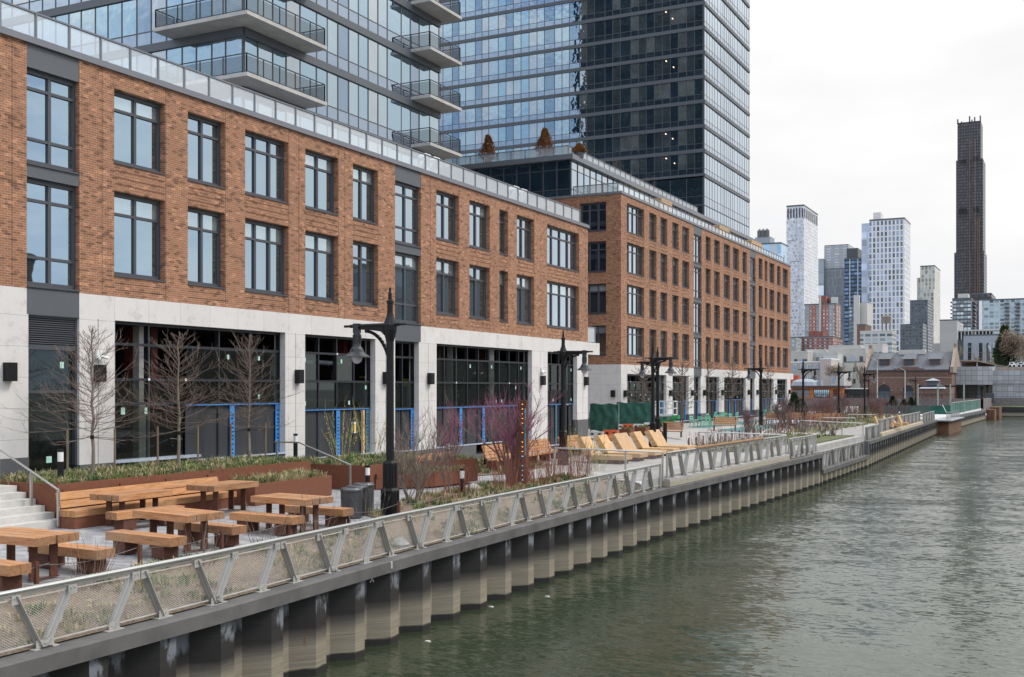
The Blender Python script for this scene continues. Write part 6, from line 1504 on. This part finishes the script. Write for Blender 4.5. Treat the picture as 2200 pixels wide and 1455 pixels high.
r, x0, x1, zt, D = bld('white_loft_building', 'white loft building with rows of wide windows and two water tanks on top', 1848, 1916, 713, 420, W16, px2=1926, roof=STEPC)
mb = MB(); mb.box(x0-.3, x1+.3, 419.5, 420, zt-9.6, zt-9.1); mb.box(x0-.3, x1+.3, 419.4, 420, zt-16, zt-15.6); mb.obj('cornice', STEPC, r)
for px in (1900,1908):
    x = onY(px,424); mb = MB(); mb.cyl((x,424,zt+3.2),(x,424,zt+5.6),1.1,n=12); mb.cyl((x,424,zt+5.6),(x,424,zt+6.3),1.2,.1,n=12); [mb.beam((x+a,424+b,zt),(x+a,424+b,zt+3.2),.18,.18,0,(0,1,0)) for a in (-.7,.7) for b in (-.7,.7)]; mb.obj('water_tank', mat('weathered_cedar', (.20,.17,.15), .9), r)
r, x0, x1, zt, D = bld('blue_white_block', 'pale blue and white block peeking over the roof of the far brick block', 1625, 1678, 525, 700, facade_mat('blue_white_panels', (.50,.56,.60), (.30,.48,.62), 9, 9, .5, .95, rnd=.2), D=20); rooftop(r, onY(1622,701), onY(1655,701), 701, 712, zt, 5, GREYR); 
for px in (1632,1640,1648): x = onY(px,702); mb = MB(); mb.cyl((x,702,zt+5),(x,702,zt+9),1.5,n=10); mb.cyl((x,702,zt+9),(x,702,zt+10.5),1.6,.1,n=10); mb.obj('water_tank', GRANITE, r)
# white low houses on the slope
WH = mat('white_wash', (.50,.49,.46), .85, var=.12, vs=.2); CR = mat('cream_wash', (.44,.42,.38), .85, var=.14, vs=.15)
HS = [(1733,1774,753,400,WH,'white low house left of centre below the red brick blocks'),(1780,1849,744,395,WH,'broad white low house below the dark blue tower'),(1700,1735,757,390,CR,'cream house with white roof tanks right beside the far brick block'),(1859,1896,741,385,WH,'white house in front of the white loft building'),(1768,1800,762,360,WH,'small white house with one blue window'),(1800,1860,750,370,CR,'tall cream house wall behind the bare tree')]
for a, b, pt, Y, m, lb in HS:
    r, x0, x1, zt, D = bld('low_house', lb, a, b, pt, Y, m, D=12, roof=STEPC)
    for i in range(3):
        mb = MB(); xx = x0+(x1-x0)*(.18+.3*i); mb.box(xx, xx+1.1, Y-.06, Y, zt-4.2, zt-2.4); mb.obj('window', GSP if i % 2 else FRAME, r)
ROW = mat('grey_rendered_row_house', (.36,.33,.30), .85, var=.06, vs=.3); PINK = mat('pinkish_end_wall', (.43,.375,.35), .85, var=.05, vs=.3)
r, x0, x1, zt, D = bld('row_house', 'grey rendered row house with two rows of white framed windows', 1699, 1762, 779, 320, ROW, D=9, roof=WHITE)
for px in (1705.5,1721,1735.5,1751):
    for a, b in ((783.5,797),(808.5,822)):
        mb = MB(); Y = 319.9; mb.box(onY(px,Y), onY(px+4.6,Y), Y-.06, Y, zY(px,b,Y), zY(px,a,Y)); o = mb.obj('window', GT[2], r); mb = MB(); mb.box(onY(px-.8,Y), onY(px+5.4,Y), Y-.03, Y+.05, zY(px,b+.8,Y), zY(px,a-.8,Y)); mb.obj('window_frame', WHITE, o)
r2_, a0, a1, zt2, D2_ = bld('row_house', 'blank pinkish end wall of the row house terrace', 1762, 1785.5, 772, 318, PINK, D=12, roof=WHITE)
r, x0, x1, zt, D = bld('row_house', 'smaller cream row house with one white framed window, right of the blank wall', 1785.5, 1813, 805, 316, CR, D=12, roof=WHITE)
mb = MB(); Y = 315.9; mb.box(onY(1788,Y), onY(1792.5,Y), Y-.06, Y, zY(1790,822,Y), zY(1790,812,Y)); mb.obj('window', GT[2], r)
r, x0, x1, zt, D = bld('low_house', 'cream back house behind the bare tree, left of the pump house', 1813, 1858, 779, 330, CR, D=10)
for px in (1833,1851):
    for pt in (789,814): mb = MB(); Y = 329.9; mb.box(onY(px,Y), onY(px+5,Y), Y-.06, Y, zY(px,pt+10,Y), zY(px,pt,Y)); mb.obj('window', FRAME, r)
# orange shop
OR = mat('orange_painted_wall', (.50,.17,.05), .8, var=.1, vs=.5); Y = 268
r, x0, x1, zt, D = bld('orange_shop', 'low orange painted shop with a grey roller shutter and gridded windows', 1700, 1812.5, 832, Y, OR, D=9, zb=.2)
def fp(px0, px1, pt, pb_, Y, m, name, root, d=.1):
    mb = MB(); mb.box(onY(px0,Y), onY(px1,Y), Y-d, Y-.005, zY(px0,pb_,Y), zY(px0,pt,Y)); return mb.obj(name, m, root)
SH = facade_mat('roller_shutter', (.20,.21,.22), (.14,.145,.15), .9, 50, .5, .0)
fp(1704,1738.5,838,852.5,Y,SH,'roller_shutter',r); fp(1703,1739.5,836.8,838,Y,BLACK,'shutter_box',r,.2); o = fp(1749,1782.5,837.5,854,Y,GL,'window',r)
mb = MB()
for i in range(9): xx = onY(1749+4.15*i,Y); mb.box(xx-.05,xx+.05,Y-.16,Y-.1,zY(1750,854,Y),zY(1750,837.5,Y))
for k in range(4): z = zY(1765,837.5+5.4*k,Y); mb.box(onY(1749,Y),onY(1782.5,Y),Y-.16,Y-.1,z-.05,z+.05)
mb.obj('window_bars', BLACK, o); fp(1790,1799,837,855,Y,CORTEN_D,'door',r)
mb = MB(); mb.box(x0-.3,x1+.3,Y-.7,Y+9,zt-.05,zt+.35); mb.obj('parapet', FRAME, r)
mb = MB(); mb.lathe((onY(1731,Y+3),Y+3,zt+.3), [(3.4,0),(3.1,1.0),(2.2,1.5),(0,1.7)], 12); mb.box(onY(1745,Y+2),onY(1752,Y+2),Y+2,Y+4,zt,zt+1.1); mb.box(onY(1757,Y+2),onY(1764,Y+2),Y+2,Y+4,zt,zt+1.7); mb.obj('rooftop_units', GREYR, r)
fp(1693,1720,807,831,Y+14,mat('red_painted_gable', (.45,.10,.05), .8),'red_gable',r,3)
r = thing('shop_sign', 'small black sign board with pale lettering beside the orange shop', 'sign', (onY(1795,Y-.6),Y-.6,2), world=True)
fp(1788,1806,851,856.5,Y-.6,BLACK,'board',r)
mb = MB()
for i, (a, w_) in enumerate(((1789,.9),(1790.6,1.6),(1793.2,1.3),(1795.4,1.5),(1798,1.2),(1800,1.6),(1802.4,.9))):
    Ys = Y-.72; mb.box(onY(a,Ys), onY(a+w_,Ys), Ys, Ys+.02, zY(1795,855,Ys), zY(1795,852.6,Ys))
mb.obj('pale_lettering', WHITE, r)
r, x0, x1, zt, D = bld('black_shed', 'black fronted shed with a thin white roof edge beside the orange shop', 1813, 1857, 836, 269, mat('black_shed_wall', (.02,.021,.022), .8), D=7, zb=.2, roof=WHITE)
# pump house
Y = 275; BO = BRICK_OLD; SAND = mat('sandstone_trim', (.27,.21,.165), .85, var=.15, vs=1)
BOARD2 = None
ph = thing('pump_house', 'old brown brick pump house with arched doors, slate roof and three dormers', 'building', (onY(1950,Y),Y,.5), world=True)
X0, X1 = onY(1858,Y), onY(2045,Y); ze = zY(1950,794,Y); zr = zY(1950,757,Y+9); YB = Y+18
arches = [(1886.5,1912.5),(1940,1962)]
mb = MB(); fac = Fac('y', Y, 1); zs_ = zY(1900,838,Y)
fac.wall(mb, X0, X1, .3, ze, [(onY(a,Y), onY(b,Y), .3, zs_) for a, b in arches], .5)
for a, b in arches:
    xa, xb = onY(a,Y), onY(b,Y); c = (xa+xb)/2; r_ = (xb-xa)/2
    A1p = []
    for k in range(13): t = math.pi*k/12; A1p.append((c+r_*math.cos(t), zs_+r_*.95*math.sin(t)))
    M = MB(); M.face([(x, Y-.04, z) for x, z in A1p][::-1]); M.face([(xa,Y+.3,.3),(xb,Y+.3,.3),(xb,Y+.3,zs_),(xa,Y+.3,zs_)], 1)
    M.obj('arched_door', [BOARD, mat('grey_blue_door', (.10,.13,.15), .6)], ph)
    M = MB()
    for k in range(12):
        t0, t1_ = math.pi*k/12, math.pi*(k+1)/12
        M.face([(c+r_*1.28*math.cos(t0),Y-.10,zs_+r_*1.24*math.sin(t0)),(c+r_*math.cos(t0),Y-.10,zs_+r_*.95*math.sin(t0)),(c+r_*math.cos(t1_),Y-.10,zs_+r_*.95*math.sin(t1_)),(c+r_*1.28*math.cos(t1_),Y-.10,zs_+r_*1.24*math.sin(t1_))])
    M.box(c-.2,c+.2,Y-.2,Y,zs_+r_*1.0,zs_+r_*1.45,1); M.box(xa-r_*.45,xa,Y-.15,Y,zs_-.3,zs_,1); M.box(xb,xb+r_*.45,Y-.15,Y,zs_-.3,zs_,1); M.obj('arch_surround', [BO, SAND], ph)
mb.face([(X1,Y,.3),(X1,YB,.3),(X1,YB,ze),(X1,(Y+YB)/2,zr+1.2),(X1,Y,ze)]); mb.face([(X0,Y,.3),(X0,Y,ze),(X0,(Y+YB)/2,zr+1.2),(X0,YB,ze),(X0,YB,.3)])
mb.box(onY(1920,Y),onY(1986,Y),Y-.25,Y+.1,ze-.3,ze+.25); mb.box(onY(1930,Y),onY(1975,Y),Y-.27,Y+.1,ze+.25,ze+.6)
for z in (ze-1.1,): 
    i = X0
    while i < X1: mb.box(i,i+.3,Y-.14,Y,z-.25,z+.2); i += .62
mb.obj('brick_walls', BO, ph)
mb = MB(); mb.box(X0-.3,X1+.3,Y-.35,Y+.05,ze-.35,ze-.05,1); mb.box(X0,X1,Y-.1,Y+.02,zY(1950,813,Y),zY(1950,811,Y),0); mb.obj('stone_bands', [SAND, FRAME], ph)
SLATE = mat('grey_slate', (.105,.11,.12), .8, var=.25, vs=2.5); ym = (Y+YB)/2
mb = MB(); mb.face([(X0+.6,Y-.3,ze-.05),(X1-.6,Y-.3,ze-.05),(X1-.6,ym,zr),(X0+.6,ym,zr)]); mb.face([(X0+.6,ym,zr),(X1-.6,ym,zr),(X1-.6,YB,ze),(X0+.6,YB,ze)]); mb.obj('slate_roof', SLATE, ph)
for px in (1901,1953.5,2009):
    x = onY(px,Y+2.5); zd = zY(px,784,Y+3); mb = MB(); mb.box(x-1.25,x+1.25,Y+2,Y+5.5,zd,zd+1.35); mb.face([(x-1.6,Y+1.6,zd+1.35),(x+1.6,Y+1.6,zd+1.35),(x+1.4,Y+6.5,zd+2.7),(x-1.4,Y+6.5,zd+2.7)],1); mb.box(x-1.0,x+1.0,Y+1.93,Y+2,zd+.2,zd+1.1,2); mb.obj('dormer', [BO, SLATE, FRAME], ph)
mb = MB(); mb.box(onY(1932,ym),onY(1989,ym),ym-1.6,ym+1,zr-.6,zr+.55); mb.obj('ridge_skylight', STEPC, ph)
for X_ in (X0, X1): mb = MB(); mb.extrude([(X_-.35,Y-.5,ze-.8),(X_-.35,Y-.5,ze+.6),(X_-.35,Y+1.0,ze+.9),(X_-.35,ym-1,zr+1.0),(X_-.35,ym-1,zr+1.9),(X_-.35,ym+1,zr+1.9),(X_-.35,ym+1,zr+1.0),(X_-.35,YB,ze+.6),(X_-.35,YB,ze-.8)], (.7,0,0)); mb.obj('gable_parapet', SAND, ph)
# kiosk in front
Y = 263; kk = thing('kiosk', 'small brick pavilion with a tiered roof before the right half of the pump house', 'pavilion', (onY(2000,Y),Y,.5), world=True)
x0, x1 = onY(1962,Y), onY(2042,Y); z1 = zY(2000,835,Y); mb = MB(); mb.box(x0,x1,Y,Y+8,.3,z1); mb.obj('brick_walls', BO, kk)
mb = MB()
for px in (1973,1985,1992,1999,2006,2020,2037): mb.box(onY(px,Y),onY(px+4,Y),Y-.04,Y,zY(px,851,Y),zY(px,846.5,Y))
mb.obj('window', FRAME, kk)
mb = MB(); c = onY(2001,Y); mb.extrude([(onY(1974,Y),Y-.3,z1),(onY(2028,Y),Y-.3,z1),(onY(2018,Y),Y+2,z1+.75),(onY(1984,Y),Y+2,z1+.75)], (0,6,0)); mb.extrude([(onY(1986,Y),Y+1,zY(2000,818,Y)),(onY(2017,Y),Y+1,zY(2000,818,Y)),(c,Y+2.5,zY(2000,812.5,Y))], (0,3,0)); mb.obj('roof', GREYR, kk)
mb = MB(); mb.box(onY(1988,Y),onY(2015,Y),Y+1.5,Y+4.5,z1+.5,zY(2000,818,Y)); mb.obj('lantern', SLATE, kk)
gt = thing('steel_gantry', 'bare steel portal frame standing over the mesh fence in front of the pavilion', 'gantry', (onY(2010,200),200,0), world=True)
mb = MB(); Yg = 205
for px in (1972,2015,2042,2071): x = onY(px,Yg); m_ = MB(); m_.box(x-.12,x+.12,Yg-.12,Yg+.12,.3,zY(px,825,Yg)); m_.obj('post', mat('pale_green_post', (.33,.37,.30), .6), gt)
mb.box(onY(1971,Yg),onY(2072,Yg),Yg-.1,Yg+.1,zY(2000,831.5,Yg),zY(2000,828.5,Yg)); mb.obj('crossbeam', BLACK, gt)
# grey panelled building at the canal end
GP = facade_mat('grey_square_panels', (.22,.22,.225), (.335,.34,.35), 1.25, 1.25, .93, .93, rnd=.06, gl_rough=.5)
Y = 296; gp = thing('panelled_building', 'grey square panelled building with loading doors at the end of the canal', 'building', (onY(2120,Y),Y,.5), world=True)
fp(2060,2139,790,827,Y,GP,'upper_panels',gp,12); fp(2139,2215,797.5,825,Y+2,GP,'upper_panels',gp,12); fp(2139,2215,825.2,858,Y+2.2,GP,'lower_panels',gp,12)
fp(2060,2140,827.2,858,Y+6,mat('beige_recess', (.30,.27,.22), .9),'recess_wall',gp,6); fp(2100,2107,827,858,Y,GREYR,'column',gp,1.2); fp(2133,2141,827,858,Y,GREYR,'column',gp,1.2); fp(2060,2098,828,856,Y-3,mat('brown_grey_shed', (.12,.115,.105), .9, var=.3, vs=.6),'low_annex',gp,3)  # recess wall in plain beige behind the columns
fp(2153,2171,829,857,Y+.2,STEPC,'loading_door',gp,2.2); fp(2175,2184,837,854,Y+.2,GRANITE,'service_door',gp,2.2)
mb = MB(); Yc = Y-1
mb.extrude([(onY(2060,Yc),Yc,zY(2060,775.5,Yc)),(onY(2100,Yc),Yc,zY(2100,777,Yc)),(onY(2139,Yc),Yc,zY(2139,785,Yc)),(onY(2170,Yc),Yc,zY(2170,790,Yc)),(onY(2170,Yc),Yc,zY(2170,789,Yc)),(onY(2139,Yc),Yc,zY(2139,783,Yc)),(onY(2100,Yc),Yc,zY(2100,774.5,Yc)),(onY(2060,Yc),Yc,zY(2060,773,Yc))], (0,14,0)); mb.obj('sloping_canopy', SAND, gp)
fp(2061,2066,776,790,Y,GREYR,'canopy_post',gp,.5); fp(2098,2101,778,790,Y,GREYR,'canopy_post',gp,.5); fp(2066,2136,779,790,Y+8,mat('brown_store', (.16,.12,.08), .9, var=.4, vs=.8),'upper_recess',gp,2); fp(2142,2215,789,797.5,Y+1,mat('brick_parapet_far', (.30,.24,.20), .9, var=.2, vs=.8),'roof_parapet',gp,2)
fp(2144,2149,804,857,Y-.6,GREYR,'duct',gp,.8)
# things around the canal end
def post_lamp(px, pt, pb_, Y, label, double=False):
    x = onY(px, Y); zt, zb = zY(px, pt, Y), zY(px, pb_, Y); t = thing('post_lamp', label, 'street lamp', (x,Y,zb), world=True)
    mb = MB(); mb.cyl((x,Y,zb),(x,Y,zt-.8),.11,n=8); mb.lathe((x,Y,zb), [(.28,0),(.2,.8),(.11,1)], 8); 
    if double: mb.box(x-1.0,x+1.0,Y-.05,Y+.05,zt-1.0,zt-.85)
    mb.obj('post', BLACK, t)
    for d in ((-1.0,1.0) if double else (0,)): mb = MB(); mb.lathe((x+d,Y,zt-.9), [(.12,0),(.3,.55),(.42,.6),(.40,.72),(.1,.9),(0,.95)], 10); mb.obj('lantern', BLACK, t)
post_lamp(2171,825,864,287.5,'twin headed black lamp on the wall before the grey panelled building',True)
post_lamp(2110,829,862,284,'left of two single black lamps between the pump house and the dark sign'); post_lamp(2121,826.5,860,290,'right of two single black lamps, just above the dark sign')
for px, pt, Y, lb in ((1885,776,262,'tall pale street light mast before the left arched door of the pump house'),(1944.5,797,262,'shorter pale street light mast before the right arched door of the pump house')):
    x = onY(px,Y); z = zY(px,pt,Y); t = thing('light_mast', lb, 'street lamp', (x,Y,.5), world=True); mb = MB(); mb.cyl((x,Y,.3),(x,Y,z),.14,.09,n=8); mb.cyl((x,Y,z),(x-1.4,Y,z+.9),.05,n=6); mb.obj('mast', STEPC, t); mb = MB(); mb.box(x-2.2,x-1.3,Y-.15,Y+.15,z+.8,z+1.0); mb.obj('lamp_head', GREYR, t)
Y = 281; mb = MB(); mb.box(onY(2118.5,Y),onY(2135.5,Y),Y,Y+.8,zY(2127,866,Y),zY(2127,845,Y)); mb.box(onY(2120,Y),onY(2134,Y),Y-.05,Y,zY(2127,849,Y),zY(2127,848,Y)); tag(mb.obj('sign_board', FRAME), 'dark slate sign box standing on the corner of the canal wall', 'sign')
rl = thing('canal_fence', 'thin black railing along the street at the end of the canal', 'railing', (-5,286,2), world=True); mb = MB(); mb.box(-12,26,286.2,286.28,3.5,3.58); 
for i in range(40): mb.box(-12+i*.95,-12+i*.95+.05,286.2,286.26,2.2,3.5)
mb.obj('railing', BLACK, rl)
for px, m, lb, w_, h_ in ((2174.5,WHITE,'white van parked on the raised deck at the right edge of the photo',13.5,9),(2194,mat('silver_car_paint', (.62,.64,.67), .25, .4),'silver car parked behind the white van at the right edge',15,8)):
    Y = 305; zb = zY(px,789.5,Y); x0, x1 = onY(px-w_/2,Y), onY(px+w_/2,Y); L = x1-x0; t = thing('parked_car', lb, 'car', ((x0+x1)/2,Y,zb), 0, world=True); h = (h_+1)*305/2380/.95
    mb = MB(); mb.extrude([(x0,Y,zb+.3),(x1,Y,zb+.3),(x1,Y,zb+h*.55),(x1-L*.12,Y,zb+h*.62),(x1-L*.28,Y,zb+h),(x0+L*.1,Y,zb+h),(x0,Y,zb+h*.6)], (0,1.8,0)); mb.obj('body', m, t)
    mb = MB(); mb.box(x0+L*.14,x1-L*.3,Y-.02,Y,zb+h*.62,zb+h*.9); mb.obj('side_window', FRAME, t)
    for k in (.2,.8): mb = MB(); mb.cyl((x0+L*k,Y-.05,zb+.32),(x0+L*k,Y+.2,zb+.32),.32,n=12); mb.obj('wheel', BLACK, t)
mb = MB(); mb.box(onY(2150,304),onY(2260,304),302,320,.2,zY(2180,790,302)); tag(mb.obj('street_deck', PATH), kind='structure')
# far trees
def crown_tree(name, label, px, pt, pb_, Y, W, seed, m, n=2600, leaf=.5, trunkm=None, group=None):
    rng = random.Random(seed); x = onY(px, Y); zt, zb = zY(px, pt, Y), zY(px, pb_, Y); H = zt-zb; root = thing(name, label, 'tree', (x,Y,zb), 0, group)
    mb = MB(); mb.cyl((0,0,0),(0,0,H*.6),H*.03,H*.015,n=7)
    cl = []
    for i in range(16):
        a = rng.uniform(0,6.283); r = W*rng.uniform(.2,.8); c = Vector((r*math.cos(a), r*math.sin(a)*.8, H*rng.uniform(.35,.85))); cl.append((c, W*rng.uniform(.25,.45))); mb.cyl((0,0,H*rng.uniform(.25,.5)), c, H*.012, .03, n=5)
    mb.obj('trunk', trunkm or BARK, root); mb = MB()
    for _ in range(n):
        c, R_ = rng.choice(cl); d = Vector((rng.gauss(0,1), rng.gauss(0,1), rng.gauss(0,1))).normalized(); p = c+d*R_*rng.random()**.4; e = Vector((rng.uniform(-1,1), rng.uniform(-1,1), rng.uniform(-.6,.9))).normalized()*leaf; f = e.orthogonal().normalized()*leaf*.28
        mb.face([p-f, p+f, p+e])
    mb.obj('crown', m, root); return root
BUD = mat('budding_brown_crown', (.17,.125,.085), .95, var=.3, vs=.6)
crown_tree('budding_tree', 'big rounded brown budding tree at the right edge of the photo', 2190, 706, 798, 318, 5.2, 201, BUD, 5200, .42)
crown_tree('budding_tree', 'low pale green tree left of the tall dark pine', 2142, 762, 795, 325, 2.6, 202, mat('pale_green_bud', (.17,.17,.07), .95, var=.3), 900, .4)
conifer('pine_tree', 'tall dark pine left of the big brown tree', onY(2158,322), 322, zY(2158,795,322), zY(2158,703,322)-zY(2158,795,322), 3.6, 203, EVER, None, 2600, .7)
crown_tree('budding_tree', 'brown leafless clump right of the blank pinkish wall', 1795, 785, 815, 300, 2.8, 204, BUD, 1600, .30)
for i, (px, pt, pb_, Y, sp, lb) in enumerate(((1852,752,840,300,5.0,'large bare tree between the cream houses and the pump house'),(2050,726,790,335,3.4,'bare tree in front of the blank beige block'),(2100,755,792,330,3.0,'small bare tree below the teal windows'))):
    x = onY(px,Y); zb = zY(px,pb_,Y); vase('bare_tree', lb, x, Y, zb, (zY(px,pt,Y)-zb)*1.0, .85, 210+i, 3, (BARK, mat('pale_twig_haze_%d' % i, (.26,.22,.16), .9)), dens=3, cat='tree', lean=.35, rmul=6)
# opposite bank, seen only mirrored in the windows
for i, (x0, x1, y0, y1, h, lb) in enumerate(((24,36,60,66,15.5,'dark brick warehouse on the opposite bank, mirrored in the lower windows'),(26,33,126,170,21,'long concrete block on the opposite bank, mirrored in the lower windows'),(24,34,84,100,8,'low shed on the opposite bank between the two taller blocks'))):
    r = thing('warehouse', lb, 'building', (x0,y0,0), world=True); mb = MB(); mb.box(x0,x1,y0,y1,0,h); mb.obj('walls', (facade_mat('warehouse_brick', (.12,.085,.07), (.05,.06,.07), 3.4, 3.6, .4, .5) if i != 1 else facade_mat('warehouse_concrete', (.20,.20,.19), (.08,.09,.1), 3.6, 3.5, .5, .5)), r); mb = MB(); mb.box(x0-.2,x1+.2,y0-.2,y1+.2,h,h+.4); mb.obj('roof', GRANITE, r)
for o in bpy.data.objects:
    if '_w' in o: del o['_w']
